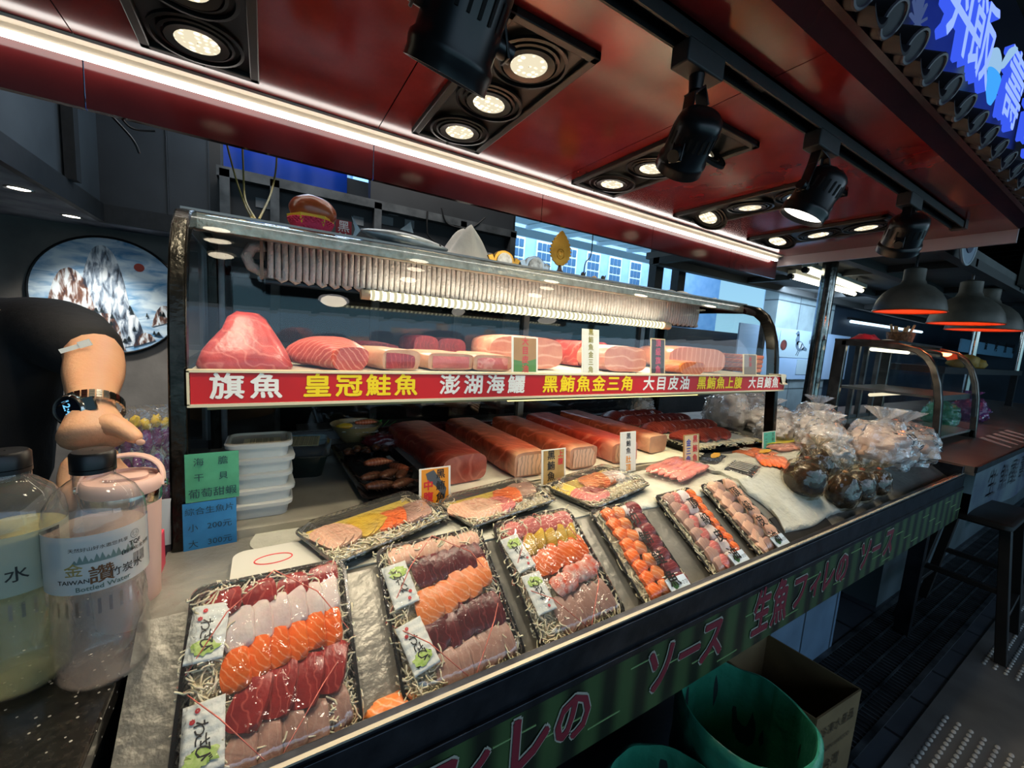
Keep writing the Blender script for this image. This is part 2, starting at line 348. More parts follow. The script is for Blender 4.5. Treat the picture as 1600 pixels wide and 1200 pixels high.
crag(.22, .5, -.95, -.22, 8, pc.y - .003, 'painted_cliff', rk2); crag(.74, .4, -.5, -.1, 11, pc.y - .004, 'painted_cliff', rk)
crag(-.08, .5, -.95, -.3, 14, pc.y - .006, 'painted_cliff', rk); crag(.45, .35, -.88, -.62, 17, pc.y - .005, 'painted_cliff', rk)
MB().prism([pc + Vector((.4 * pr_ + cos(a) * .026, -.003, .55 * pr_ + sin(a) * .026)) for a in [2 * pi * k / 24 for k in range(24)]], (0, .002, 0)).build('painted_sun', pm('sun_red', '#9c3b30', .5), t, world=True)
MB().tube([pc + Vector((cos(a) * (pr_ + .004), .0, sin(a) * (pr_ + .004))) for a in [2 * pi * k / 64 for k in range(64)]], .007, 8, closed=True).build('rim', blackp, t, world=True)
tr = MB(); tm = pm('painted_pine', '#1d2b33', .6)
for i in range(26):
    a = random.uniform(-.75, .75); z = random.choice((-.3, -.5, -.62, -.72)) + random.uniform(-.1, .1)
    if a * a + z * z > .85: continue
    o = pc + Vector((a * pr_, -.0075, z * pr_)); w = random.uniform(.008, .02)
    for k in range(3): tr.prism([o + Vector((-w * (1 - k * .25), 0, k * .008)), o + Vector((w * (1 - k * .25), 0, k * .008)), o + Vector((0, 0, .012 + k * .008))], (0, .001, 0))
o = tr.build('painted_pines', tm, t, world=True, smooth=False); o['kind'] = 'stuff'
# ------------------------------------------------------------------ rear of the stall: dark partition, frames, opening to the street
def P(px, py, y): return at(px, py, y=y)
b = MB(); b.box((-.17, 2.2, 0), (1.28, 2.26, 2.02)); b.box((.45, 2.2, 2.02), (1.28, 2.26, 2.9)); b.box((-.2, 2.24, 0), (-.16, 2.26, 2.45))
struct(b.build('wall_rear', grimyd, keep=True))
b = MB()
for x in (-.16, .02, .46, .92, 1.24): b.box((x, 2.15, .9), (x + .035, 2.2, 2.05))
b.box((-.17, 2.15, 1.62), (1.28, 2.2, 1.66)); b.box((-.17, 2.15, 1.06), (1.28, 2.2, 1.1)); b.box((-.17, 2.15, 2.02), (1.28, 2.2, 2.06))
struct(b.build('trim_4', pm('aluminium_frame', '#6b6e70', .45, .6, n=(12, '#3c3f41', .2)), keep=True))
b = MB()
for x0, x1 in ((-.12, .02), (.06, .46), (.5, .92), (.96, 1.24)): b.box((x0, 2.185, 1.1), (x1, 2.195, 1.62))
struct(b.build('window_1', pm('dark_pane', '#17191a', .2, 0, .5), keep=True))
b = MB(); b.box((-.2, 3.0, 1.9), (.62, 3.03, 2.4)); struct(b.build('wall_far', grimyd, keep=True))
t = MB().grid(lambda u, v: Vector((-.2 + u * .66, 2.97 + .01 * sin(u * 20), 2.27 + v * .16 + .02 * (1 - u))), 20, 4, .004).build('tarpaulin', pm('blue_tarpaulin', '#1350c4', .5, em=None))
tag(t, 'strip of bright blue tarpaulin behind hanging wires above the rear shelves', 'tarpaulin')
lamp('AREA', 'rear_wall_fill', (.5, 1.72, 2.75), 16, (1, .95, .9), (.5, 2.2, 1.4), shape='RECTANGLE', size=1.6, size_y=.3)  # added fill for the dark rear wall, no lamp hangs there
lamp('AREA', 'skylight_rear', (.1, 2.75, 3.0), 9, (.6, .8, 1), (.1, 3, 2.3), shape='RECTANGLE', size=.8, size_y=.3)
# paper notes on the rear shelf front
for i, (px, py, w) in enumerate(((412, 318, .06), (560, 345, .05), (605, 345, .06), (640, 350, .05), (615, 330, .05))):
    p = P(px, py, 2.196); b = MB(); b.box((p.x - w / 2, 2.1485, p.z - .02), (p.x + w / 2, 2.2005, p.z + .02)) if 0 else b.box((p.x - w / 2, 2.196, p.z - .02), (p.x + w / 2, 2.2005, p.z + .02))
    b2 = tag(b.build('note', pm('grey_note', '#83888c', .8)), 'small pale paper note stuck on the dark shelf, ' + ('below the wires', 'first right of the red sign', 'middle of the row', 'last, beside black cables', 'the upper one')[i], 'note', 'notes on the rear shelf')
# lower rear wall, street opening posts, header
b = MB(); b.box((1.28, 2.6, 0), (5.1, 2.68, 1.63)); struct(b.build('wall_sill', grimyd, keep=True))
b = MB(); b.box((1.28, 2.55, 1.0), (1.5, 2.7, 2.9)); struct(b.build('trim_5', pm('dark_post', '#2b2e31', .5), keep=True))
b = MB(); b.box((1.28, 2.6, 2.36), (5.3, 2.66, 3.3)); struct(b.build('wall_header', grimyd, keep=True))
for i, x in enumerate((2.93, 3.24)):
    b = MB(); b.box((x, 2.5, 1.63), (x + .1, 2.58, 2.6)); struct(b.build('trim_%d' % (6 + i), matb, keep=True))
b = MB(); b.box((1.66, 2.60, 1.63), (2.5, 2.63, 1.93)); tag(b.build('menu_board', matb), 'low black board standing behind the ornaments in front of the blue building', 'board')
# street outside: pale building, white awning with blue valance
bt = thing('building', 'pale blue building with small-paned windows seen beyond the street opening', 'building', (6, 9, 0))
b = MB(); b.box((1.5, 9, 0), (14, 9.3, 4.6)); b.build('facade', pm('pale_facade', '#8fb6dc', .8, n=(4, '#7aa6d2', .2)), bt, world=True)
for i in range(9):
    x = 3.4 + i * .85
    b = MB(); b.box((x, 8.96, 2.9), (x + .5, 9, 3.9)); w = b.build('window', pm('window_white', '#bcd3e6', .5), bt, world=True)
    b = MB()
    for a in range(3):
        for c in range(4): b.box((x + .04 + a * .145, 8.94, 2.95 + c * .235), (x + .155 + a * .145, 8.962, 3.13 + c * .235))
    b.build('pane', pm('far_pane', '#3e6284', .1), w, world=True)
aw = thing('awning', 'white beamed street awning with a deep blue valance beyond the opening', 'awning', (6, 6, 3))
b = MB(); b.add([(2.2, 5.0, 3.42), (14, 5.0, 3.42), (14, 7.2, 3.65), (2.2, 7.2, 3.65)], [(0, 1, 2, 3)]); b.add([(2.2, 5.0, 3.46), (14, 5.0, 3.46), (14, 7.2, 3.69), (2.2, 7.2, 3.69)], [(0, 1, 2, 3)])
b.build('roof_sheet', pm('awning_white', '#b9c4cc', .7), aw, world=True, smooth=False)
for i in range(12): MB().bar((2.6 + i * .95, 5, 3.39), (2.6 + i * .95, 7.2, 3.6), .05, .08).build('beam', pm('beam_white', '#e4ecf0', .5), aw, world=True)
[MB().rod((x, 7.1, 0), (x, 7.1, 3.55), .04).build('post', MATS['beam_white'], aw, world=True) for x in (3.5, 13.5)]; MB().bar((2.2, 7.2, 3.5), (14, 7.2, 3.5), .05, .16).build('edge_rail', MATS['beam_white'], aw, world=True)
MB().box((3.6, 4.9, 3.2), (12, 4.95, 3.72)).build('valance', pm('valance_blue', '#0b3fae', .5), aw, world=True)
lamp('AREA', 'open_sky', (6, 7, 5.4), 900, (.75, .88, 1), (6, 8.5, 1), shape='RECTANGLE', size=12, size_y=3)
# white tiled pier and blue poster wall at the right
b = MB(); b.box((4.93, 2.45, 0), (6.35, 2.6, 3.3)); struct(b.build('wall_right', tiles('pier_tiles', '#a9bac0', '#9fb0b6', '#59666c', .68, .34, .3, ax='XZ'), keep=True))
b = MB(); b.box((6.35, 2.5, 0), (13.5, 2.6, 3.3)); struct(b.build('wall_far_right', pm('navy_wall', '#26384c', .6, n=(2, '#131d2a', .25)), keep=True))
b = MB(); b.box((13.5, -4, 0), (13.6, 2.6, 3.3)); struct(b.build('wall_end', pm('end_wall', '#232a33', .6, n=(1.2, '#3d4c5c', .25)), keep=True))
b = MB()
for i in range(26): b.box((5.2 + i * .3, .75, 2.12), (5.47 + i * .3, .79, 3.25))
struct(b.build('trim_8', pm('slat_wood', '#55534d', .7, n=(6, '#34332f', .2)), keep=True))
# ------------------------------------------------------------------ canopy: red laminate ceiling, lamps, track, tiled eave
CZ = 1.98
def lam():
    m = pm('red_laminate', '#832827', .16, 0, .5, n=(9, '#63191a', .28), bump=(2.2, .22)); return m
red = lam()
cn = thing('canopy', 'glossy red laminate canopy ceiling over the fish counter with white strip light', 'canopy', (1, .8, CZ))
sx = [-1.55 + .605 * k - .01 for k in range(8)]
sx = [at(606, 175, z=CZ).x + (k - 3) * .585 for k in range(9)]; sx = [x for x in sx if x > -1.4]
edges = [-1.5] + [x for x in sx if x < 2.4] + [2.47]
for a, c in zip(edges[:-1], edges[1:]):
    b = MB(); b.box((a + .0012, .4, CZ), (c - .0012, 1.222, CZ + .012)); b.build('ceiling_board', red, cn, world=True)
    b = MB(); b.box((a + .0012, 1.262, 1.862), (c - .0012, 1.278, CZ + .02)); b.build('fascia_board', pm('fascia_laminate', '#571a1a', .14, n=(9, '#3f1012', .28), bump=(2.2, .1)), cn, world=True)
MB().box((-1.5, .4, CZ + .012), (2.47, 1.28, CZ + .03)).build('backing_board', matb, cn, world=True)
MB().box((-1.5, 1.24, CZ - .02), (2.44, 1.262, CZ + .01)).box((-1.5, 1.218, CZ - .006), (2.44, 1.245, CZ + .008)).build('light_channel', pm('cream_channel', '#d8cbb8', .4), cn, world=True)
MB().box((-1.5, 1.236, CZ - .030), (2.42, 1.250, CZ - .0205)).build('strip_light', emit('strip_light_glow', (1, .95, .88), 8), cn, world=True)
MB().box((2.47, .4, CZ - .05), (2.485, 1.28, CZ + .03)).build('end_board', pm('pale_end_reflection', '#b9a9ab', .25), cn, world=True)  # white-lilac reflection at the canopy end, put into the board's colour
dark_red = pm('dark_red_board', '#3a1a22', .25, n=(6, '#23131c', .25), bump=(3, .3))
b = MB(); b.add([(-1.5, .4, CZ), (2.47, .4, CZ), (2.47, .352, 2.0), (-1.5, .352, 2.0)], [(0, 1, 2, 3)]); b.add([(-1.5, .4, CZ + .012), (2.47, .4, CZ + .012), (2.47, .352, 2.012), (-1.5, .352, 2.012)], [(0, 1, 2, 3)])
b.box((-1.5, .352, 1.99), (2.47, .364, 2.05)); b.build('eave_board', dark_red, cn, world=True, smooth=False)
# tiled eave
ev = thing('tiled_eave', 'row of dark glazed round roof tiles along the canopy front edge', 'roof', (1.2, .34, 2.03))
tl = pm('glazed_tile', '#141118', .6, n=(20, '#201c26', .2)); tlr = pm('tile_end_rim', '#3a3440', .4)
MB().box((.2, .39, 2.05), (2.6, .60, 2.09)).build('eave_deck', matb, ev, world=True)
for k in range(21):
    x = .36 + k * .105; a = Vector((x, .325, 2.005)); bq = Vector((x, .40, 2.055))
    o = MB().tube([a, bq], .027, 16).build('round_tile', tl, ev, world=True)
    d = (bq - a).normalized(); F = frame(a, (1, 0, 0), Vector((1, 0, 0)).cross(d) * -1)
    MB(F).tube([(cos(q) * .024, sin(q) * .024, 0) for q in [2 * pi * j / 20 for j in range(20)]], .0035, 6, closed=True).build('tile_rim', tlr, o, world=True)
    xx = x + .0525
    MB().grid(lambda u, v: Vector((xx - .026 + u * .052, .322 + v * .08, 1.975 + .02 * (2 * u - 1) ** 2 + v * .055)), 8, 2, .006).build('pan_tile', tl, ev, world=True)
# blue lit sign above the eave
sg = thing('lit_sign', 'blue-glowing raised character sign with a bowl icon above the tiled eave', 'sign', (1.3, .42, 2.2))
MB().box((.6, .44, 2.13), (3.2, .47, 2.62)).build('backboard', pm('sign_backboard', '#050a1c', .3), sg, world=True)
glow = emit('blue_sign_glow', (.22, .33, 1.0), 1.5); halo = emit('blue_sign_side', (.05, .12, 1.0), .9)
def glyph3d(ch, cx, cz, s):
    mb = MB(); vs, fs = tmesh(ch, .012, 2, .0); mb.add([Vector((cx + v.x * s, .398, cz + v.y * s)) for v in vs], fs); o = mb.build('sign_character', glow, sg, world=True, smooth=False)
    mb = MB(); vs, fs = tmesh(ch, .012, 2, 1.0); mb.add([Vector((cx + v.x * s, .4085 - v.z * .009, cz + v.y * s)) for v in vs], fs); mb.build('character_side', halo, o, world=True, smooth=False)
p0 = at(1505, 45, y=.4)
for ch, px, py in (('丼', 1500, 45), ('飯', 1536, 62), ('壽', 1585, 135), ('司', 1618, 165)):
    p = at(px, py, y=.4); glyph3d(ch, p.x, 2.31, .225)
p = at(1555, 95, y=.4); q = Vector((p.x, .40, 2.28))
b = MB(); b.loft([[q + Vector((w * cos(a), -.004 - .01 * max(0, sin(a)) * 0, z)) + Vector((0, sin(a) * w * .15, 0)) for a in [2 * pi * k / 20 for k in range(20)]] for w, z in ((.02, -.075), (.045, -.05), (.06, 0.0))])
b.build('bowl_icon', emit('bowl_blue', (.05, .35, .9), 1.1), sg, world=True)
b = MB(); b.blob(q + Vector((0, 0, .03)), (.055, .01, .04), .15, 5, 16, 10); b.build('rice_icon', emit('rice_pale', (.35, .6, .9), .9), sg, world=True)
b = MB(); b.rod(q + Vector((.03, -.01, .03)), q + Vector((.10, -.01, .10)), .006, .01); b.build('spoon_icon', MATS['rice_pale'], sg, world=True)
p = at(1462, 25, y=.4); b = MB()
for k in range(14):
    a = k * .449; b.bar((p.x, .43, p.z), (p.x + cos(a) * .05, .43, p.z + sin(a) * .07), .004, .006)
b.build('snow_pattern', emit('pattern_pale', (.10, .16, .4), .5), sg, world=True)
# grille lamps (three heads each)
framem = pm('lamp_frame_grey', '#2a2a29', .42, .3); pan = pm('lamp_pan_black', '#060606', .4); ringm = pm('lamp_ring', '#242423', .35, .5)
LENS = emit('led_lens', (1, .88, .62), 5.5, dots=(82, .9))
GX = [-.109, .437, .985, 1.513, 2.05]
GL = ['cut off by the top edge, nearest the viewer', 'behind the big black spotlight', 'behind the second spotlight', 'behind the third spotlight', 'farthest, at the canopy end']
TILT = {(2, 0): (0, .9), (3, 2): (.5, .1), (4, 2): (.35, .1)}
for gi, gx in enumerate(GX):
    t = thing('grille_lamp', 'black three-head grille lamp in the ceiling, ' + GL[gi], 'light', (gx, .895, CZ), group='grille lamps in the red ceiling')
    y0, y1, w = .637, 1.152, .1
    b = MB()
    for a, c in (((-w, y0 - .895), (-w + .017, y1 - .895)), ((w - .017, y0 - .895), (w, y1 - .895)), ((-w, y0 - .895), (w, y0 - .878)), ((-w, y1 - .912), (w, y1 - .895))):
        b.box((a[0], a[1], -.014), (c[0], c[1], 0))
    b.build('frame', framem, t, bev=.002)
    MB().box((-w + .01, y0 - .885, -.004), (w - .01, y1 - .905, -.001)).build('pan', pan, t)
    MB().lathe([(.001, -.0165), (.004, -.016), (.004, -.012)], (0, y1 - .903, 0), 10).build('screw', steel, t)
    for h in range(3):
        hy = (-.165, 0, .165)[h]; tx, ty = TILT.get((gi, h), (random.uniform(-.06, .06), random.uniform(-.12, .1)))
        F = Matrix.Translation((0, hy, -.012)) @ Matrix.Rotation(ty, 4, 'X') @ Matrix.Rotation(tx, 4, 'Y')
        hd = MB(F).lathe([(.074, .004), (.076, -.003), (.070, -.004), (.069, .003), (.060, .004), (.060, -.002), (.055, -.003), (.054, .003)], n=36).build('gimbal_ring', ringm, t)
        MB(F).lathe([(.0505, .003), (.0505, -.005), (.037, -.0035), (.036, .002)], n=32).build('lamp_rim', pm('lamp_rim', '#3a3834', .3, .6), hd)
        MB(F).lathe([(.001, -.0045), (.036, -.0035)], n=28).build('led_lens', LENS, hd)
        d = F.to_3x3() @ Vector((0, 0, -1)); pos = Vector((gx, .895 + hy, CZ - .03)) + d * .012
        lamp('SPOT', 'grille_lamp_beam', pos, 12.5, WARM, pos + d + Vector((0, -.12 if h else .1, 0)), spot_size=R(105), spot_blend=.85, shadow_soft_size=.03)
# lighting track with four spotlights
t = thing('lighting_track', 'black lighting track running along the front of the red ceiling', 'track', (1.3, .507, CZ))
MB().box((.05, .49, CZ - .028), (2.22, .494, CZ)).box((.05, .520, CZ - .028), (2.22, .524, CZ)).box((.05, .49, CZ - .006), (2.22, .524, CZ)).build('rail', matb, t, world=True)
MB().box((2.2, .486, CZ - .03), (2.235, .528, CZ)).build('end_cap', framem, t, world=True)
MB().box((.80, .497, CZ - .012), (.86, .517, CZ - .006)).build('feed_plate', steel, t, world=True)
spb = pm('spot_black', '#0b0b0c', .3, .2, n=(25, '#131315', .2)); spl = emit('spot_lens', (1, .93, .8), 7, dots=(80, 4)); slit = pm('vent_slit', '#000000', .9)
def track_light(p, ax, label, L=.12, r=.056, lens=spl, beam=9, adapx=None):
    p = Vector(p); ax = Vector(ax).normalized(); t = thing('track_spotlight', label, 'spotlight', (p.x, .507, CZ - .03), group='black spotlights on the track')
    axx = adapx if adapx is not None else p.x
    MB().box((axx - .05, .489, CZ - .062), (axx + .05, .525, CZ - .024)).build('adapter', matb, t, world=True, bev=.003)
    sd = ax.cross(Vector((0, -1, .2))).normalized(); F = frame(p, sd, ax.cross(sd))  # local z along axis
    if (F.to_3x3() @ Vector((0, 0, 1))).dot(ax) < 0: F = frame(p, sd, sd.cross(ax))
    F = F if (F.to_3x3() @ Vector((0, 0, 1))).dot(ax) > 0 else frame(p, -sd, ax.cross(sd))
    bd = MB(F).lathe([(.012, -L * .62), (r * .62, -L * .6), (r * .84, -L * .5), (r * .9, -L * .38), (r * .92, L * .22), (r, L * .27), (r * 1.02, L * .33), (r * .99, L * .4), (r * 1.01, L * .5), (r * .95, L * .5), (r * .9, L * .42)], n=40, c0=True).build('housing', spb, t, world=True)
    b = MB(F)
    for k in range(22):
        a = 2 * pi * k / 22; c, s_ = cos(a), sin(a); q = Vector((c, s_, 0)); tg = Vector((-s_, c, 0))
        b.add([q * r * .93 + tg * s1 + Vector((0, 0, z1)) for s1, z1 in ((-.0022, -L * .3), (.0022, -L * .3), (.0022, -L * .05), (-.0022, -L * .05))], [(0, 1, 2, 3)])
    b.build('vent_slots', slit, bd, world=True, smooth=False)
    MB(F).lathe([(.001, L * .40), (r * .9, L * .40)], n=32).build('lens', lens, t, world=True)
    top = Vector((axx, .507, CZ - .062)); neck = p + Vector((0, 0, r + .045))
    b = MB()
    for k in (-1, 1):
        q = p + sd * (r + .008) * k; q2 = p + sd * (r * .75) * k + Vector((0, 0, r * .95)) - ax * .01
        b.bar(q - Vector((0, 0, .012)), q2, .022, .004, up=sd); b.bar(q2, neck + sd * .018 * k, .022, .004, up=sd)
    b.bar(neck - sd * .02, neck + sd * .02, .022, .004); b.build('yoke', spb, t, world=True, bev=.001)
    MB().rod(top, neck, .013, .011, 12).build('stem', spb, t, world=True)
    MB().tube([top + Vector((.01, 0, 0)), top.lerp(p, .45) + Vector((.03, .01, 0)), p - ax * L * .55 + Vector((.012, 0, 0)), p - ax * L * .5], .0035, 6).build('cable', blackp, t, world=True)
    for k in (-1, 1): MB().rod(p + sd * (r * .9) * k, p + sd * (r + .016) * k, .011, None, 12).build('knob', blackp, t, world=True)
    if beam:
        pos = p + ax * (L * .55); lamp('SPOT', 'track_spotlight_beam', pos, beam, WARM, pos + ax, spot_size=R(80), spot_blend=.8, shadow_soft_size=.04)
    return t
track_light(at(722, 36, y=.507), (-.12, .50, -.82), 'big black track spotlight cut off by the top edge, nearest the viewer', .115, .054, emit('spot_lens_pale', (1, .95, .95), 3.0), 6)
track_light(at(1077, 226, y=.507), (.35, .72, -.62), 'second black track spotlight with a curved yoke, mouth turned away', .088, .043, spl, 7)
track_light(at(1272, 308, y=.507), (-.20, .34, -.85), 'third black track spotlight with its lit lens showing', .10, .050, spl, 8)
track_light(at(1412, 368, y=.507), (.5, .35, -.8), 'fourth black track spotlight in front of the heat lamp dome', .10, .054, spl, 5)
# loose cables hanging under the canopy
cab = pm('cable_yellow', '#8d8144', .6); cabk = pm('cable_black', '#0d0d0e', .5)
def cable(pts, r, m, lab):
    P_ = [Vector(p) for p in pts]; out = []
    for i in range(len(P_) - 1):
        a = P_[max(i - 1, 0)]; b_ = P_[i]; c = P_[i + 1]; d = P_[min(i + 2, len(P_) - 1)]
        for k in range(6):
            u = k / 6; out.append(.5 * ((2 * b_) + (c - a) * u + (2 * a - 5 * b_ + 4 * c - d) * u * u + (3 * b_ - a - 3 * c + d) * u ** 3))
    out.append(P_[-1]); return tag(MB().tube(out, r, 6).build('cable', m, ang=80), lab, 'cable')
cable([P(352, 215, 1.6), P(362, 255, 1.6), P(372, 290, 1.6), P(385, 325, 1.55), at(395, 343, z=1.679)], .003, cab, 'yellowish wire hanging left, ending beside the case top rail')
cable([P(378, 200, 1.6), P(380, 260, 1.6), P(383, 310, 1.58), at(399, 343, z=1.679)], .003, cab, 'straight yellowish wire hanging over the case top')
cable([P(430, 210, 1.6), P(432, 255, 1.6), P(424, 300, 1.58), at(405, 343, z=1.679)], .003, cab, 'curved yellowish wire hanging right of the other two')
cable([P(125, 118, 1.30), P(160, 165, 1.32), P(205, 215, 1.3), P(218, 240, 1.3)], .0025, cabk, 'thin black wire dangling from the fascia with a taped end')
cable([P(180, 170, 1.3), P(205, 200, 1.3), P(243, 205, 1.3)], .0022, cabk, 'short black wire looping beside the dangling taped wire')
cable([P(690, 325, 2.147), P(700, 350, 2.145), P(735, 356, 2.145), P(758, 340, 2.147)], .004, cabk, 'black cable loop drooping in front of the dark rear post')
cable([P(668, 330, 2.147), P(668, 365, 2.145), P(680, 378, 2.145)], .004, cabk, 'black cable hanging by the rear shelf end')
cable([P(928, 335, 2.597), P(924, 395, 2.5), P(915, 410, 2.4), P(912, 428, 2.4)], .004, cabk, 'thin black wire hanging in the street opening')
# ------------------------------------------------------------------ the counter: steel display bed with sloped front
SL = R(34); cS, sS = cos(SL), sin(SL)
def Sp(x, u, n=0): return Vector((x, .73 - u * cS - n * sS, 1.0 - u * sS + n * cS))
bedm = pm('frosted_steel_bed', '#a3a098', .36, .55, n=(7, '#74726a', .25), bump=(45, .35))
ct = thing('display_counter', 'long steel fish display counter with sloped front bed and green bamboo fascia', 'counter', (1.4, 1.1, 0))
b = MB(); XL, XR = -.161, 2.98
prof = [(1.72, 1.0), (.73, 1.0), (.538, .8705), (.538, .80), (.52, .80), (.52, .905), (.503, .905), (.503, .78), (1.72, .78)]
b.prism([Vector((XL, y, z)) for y, z in prof], (XR - XL, 0, 0)); b.build('display_bed', bedm, ct, world=True, smooth=False)
b = MB(); b.box((XL, .494, .84), (XR + .03, .5025, .9)); b.box((XL, .488, .828), (XR + .03, .5025, .842)); b.box((XL, .498, .9), (XR + .03, .518, .9075)); b.box((XR, .5, .84), (XR + .03, 1.2, .945))
b.build('front_rail', pm('rail_steel', '#4c4f56', .3, .85, n=(18, '#2e3036', .2), bump=(40, .08)), ct, world=True, bev=.001)
MB().box((XL, .4965, .9072), (XR + .03, .5035, .9105)).build('rim_edge', pm('edge_steel', '#e6dfc9', .25, .7), ct, world=True)
def bamboo():
    m = bpy.data.materials.new('bamboo_print'); m.use_nodes = True; t = m.node_tree; bb = t.nodes['Principled BSDF']; bb.inputs['Roughness'].default_value = .42
    tcn = t.nodes.new('ShaderNodeTexCoord'); wv = t.nodes.new('ShaderNodeTexWave'); wv.inputs['Scale'].default_value = 3.4; wv.inputs['Distortion'].default_value = .35; wv.bands_direction = 'X'
    rp = t.nodes.new('ShaderNodeValToRGB'); e = rp.color_ramp.elements; e[0].color = (*hx('#0f1a0b'), 1); e[1].color = (*hx('#415c33'), 1); e[1].position = .85; e[0].position = .1
    sp_ = t.nodes.new('ShaderNodeSeparateXYZ'); nz = t.nodes.new('ShaderNodeTexNoise'); nz.inputs['Scale'].default_value = 6
    t.links.new(tcn.outputs['Object'], wv.inputs[0]); t.links.new(wv.outputs[1], rp.inputs[0]); t.links.new(tcn.outputs['Object'], nz.inputs[0])
    mx = t.nodes.new('ShaderNodeMix'); mx.data_type = 'RGBA'; mx.blend_type = 'MULTIPLY'; mx.inputs[0].default_value = .5
    t.links.new(rp.outputs[0], mx.inputs[6]); t.links.new(nz.outputs[0], mx.inputs[7]); t.links.new(mx.outputs[2], bb.inputs['Base Color']); return m
fas = MB().box((XL, .490, .672), (XR + .03, .4935, .826)).build('bamboo_fascia', bamboo(), ct, world=True)
b = MB(); node = pm('bamboo_node', '#7c9a63', .5)
for k in range(30):
    x = XL + .05 + k * .105; z = .69 + .12 * ((k * 7) % 10) / 10; b.box((x, .4888, z), (x + .085, .4901, z + .003))
b.build('bamboo_nodes', node, fas, world=True)['kind'] = 'stuff'
redL = pm('letter_dark_red', '#7d2230', .5); whL = pm('letter_outline', '#a8a294', .5)
def banner_text(ch, x, z, s):
    for mt, bold, yy, nm in ((whL, .062, .4888, 'letter_outline'), (redL, .03, .4872, 'letter')):
        mb = MB(); text(mb, ch, (x, yy, z), (1, 0, .0), (0, 0, 1), s, bold, .62 if ch in '生魚' else .82, ext=.01); mb.build(nm, mt, fas, world=True, smooth=False)
for ch, px, py, s in (('フ', 678, 1192, .12), ('ィ', 742, 1170, .11), ('レ', 826, 1128, .13), ('の', 897, 1097, .115), ('ソ', 1034, 1023, .125), ('ー', 1078, 1008, .11), ('ス', 1114, 985, .125), ('生', 1193, 932, .14), ('魚', 1222, 918, .14), ('フ', 1252, 902, .12), ('ィ', 1276, 898, .10), ('レ', 1296, 884, .12), ('の', 1318, 871, .12), ('ソ', 1353, 855, .125), ('ー', 1370, 849, .11), ('ス', 1390, 836, .125)):
    p = at(px, py, y=.489); banner_text(ch, p.x, max(.742, min(.758, p.z)), s)
b = MB(); b.box((XL + .02, .74, 0), (1.76, .8, .80)); b.box((2.42, 1.05, 0), (XR, 1.15, .80)); b.build('base_panel', pm('base_dark', '#2b3138', .5, n=(3, '#15191d', .2)), ct, world=True)
MB().box((1.76, .72, 0), (2.42, 1.3, .80)).build('tiled_pier', tiles('pedestal_tiles', '#7f97ad', '#7890a6', '#3c4852', .33, .33, .3, ax='XZ'), ct, world=True)
for x in (XR - .08,): MB().box((x, .56, 0), (x + .05, .62, .80)).build('leg', dsteel, ct, world=True)
# frost and snow lying on the bed
snow = pm('snow_frost', '#cdcdc1', .85, n=(11, '#a5a597', .25), bump=(55, .8))
def bedz(x, y): return 1.0 if y > .73 else 1.0 - (.73 - y) * math.tan(SL)
def snowpatch(x0, x1, y0, y1, th, seed, name, label, nu=40, nv=30):
    def f(u, v):
        x = x0 + (x1 - x0) * u; y = y0 + (y1 - y0) * v
        x += .03 * noise.noise(Vector((u * 3, v * 3, seed))) * (1 if .02 < u < .98 else 2.2); y += .02 * noise.noise(Vector((u * 3, v * 3, seed + 9)))
        y = max(y, .548)
        return Vector((x, y, bedz(x, y) + th + .35 * th * noise.noise(Vector((x * 22, y * 22, seed))) + .2 * th * noise.noise(Vector((x * 60, y * 60, seed)))))
    o = MB().grid(f, nu, nv, th * .8).build(name, snow, ang=80); tag(o, label, 'frost'); o['kind'] = 'stuff'; return o
snowpatch(1.37, 2.22, .565, .93, .016, 3, 'frost', 'thick white frost on the right part of the steel bed', 60, 40)
snowpatch(.86, 1.38, .72, .93, .005, 5, 'frost', 'thin frost sheet between the flat trays and the pink pack')
snowpatch(-.02, .86, .735, .95, .004, 8, 'frost', 'thin frost under the flat sashimi trays')
b = MB(); b.prism([Sp(1.36, .14, .002), Sp(1.66, .14, .002), Sp(1.64, .222, .002), Sp(1.34, .222, .002)], Vector((0, -sS * .006, cS * .006)))
tag(b.build('board', matb), 'black plastic board showing under the frost edge near the dark bags', 'board')
# ------------------------------------------------------------------ glass display case on the counter
CXL, CXR = -.155, 2.03
cs = thing('glass_display_case', 'curved-glass refrigerated display case with red lettered shelf edge and frosted coil', 'display case', (.93, 1.3, 1.0))
pf = [(.93, 1.0), (.942, 1.15), (.955, 1.3), (.967, 1.42), (.982, 1.5), (1.005, 1.57), (1.035, 1.62), (1.08, 1.655), (1.15, 1.672), (1.3, 1.676), (1.6, 1.676)]
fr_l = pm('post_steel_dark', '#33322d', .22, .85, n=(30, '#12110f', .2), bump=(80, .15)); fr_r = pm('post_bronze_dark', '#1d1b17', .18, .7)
def arch(x0, x1, m, deep=.035):
    b = MB(); out = [(y, z) for y, z in pf]; inn = []
    for i in range(len(pf)):
        a = Vector(pf[max(i - 1, 0)]); c = Vector(pf[min(i + 1, len(pf) - 1)]); d = (c - a).normalized(); inn.append((pf[i][0] + d.y * deep, pf[i][1] - d.x * deep))
    r = []
    for (y, z), (yi, zi) in zip(out, inn): r.append([Vector((x0, y, z)), Vector((x1, y, z)), Vector((x1, yi, zi)), Vector((x0, yi, zi))])
    b.loft(r); b.box((x0, 1.6, 1.0), (x1, 1.65, 1.676)); return b.build('side_frame', m, cs, world=True, bev=.004, ang=30)
arch(CXL, CXL + .028, fr_l); arch(CXR - .028, CXR, fr_r, .045)
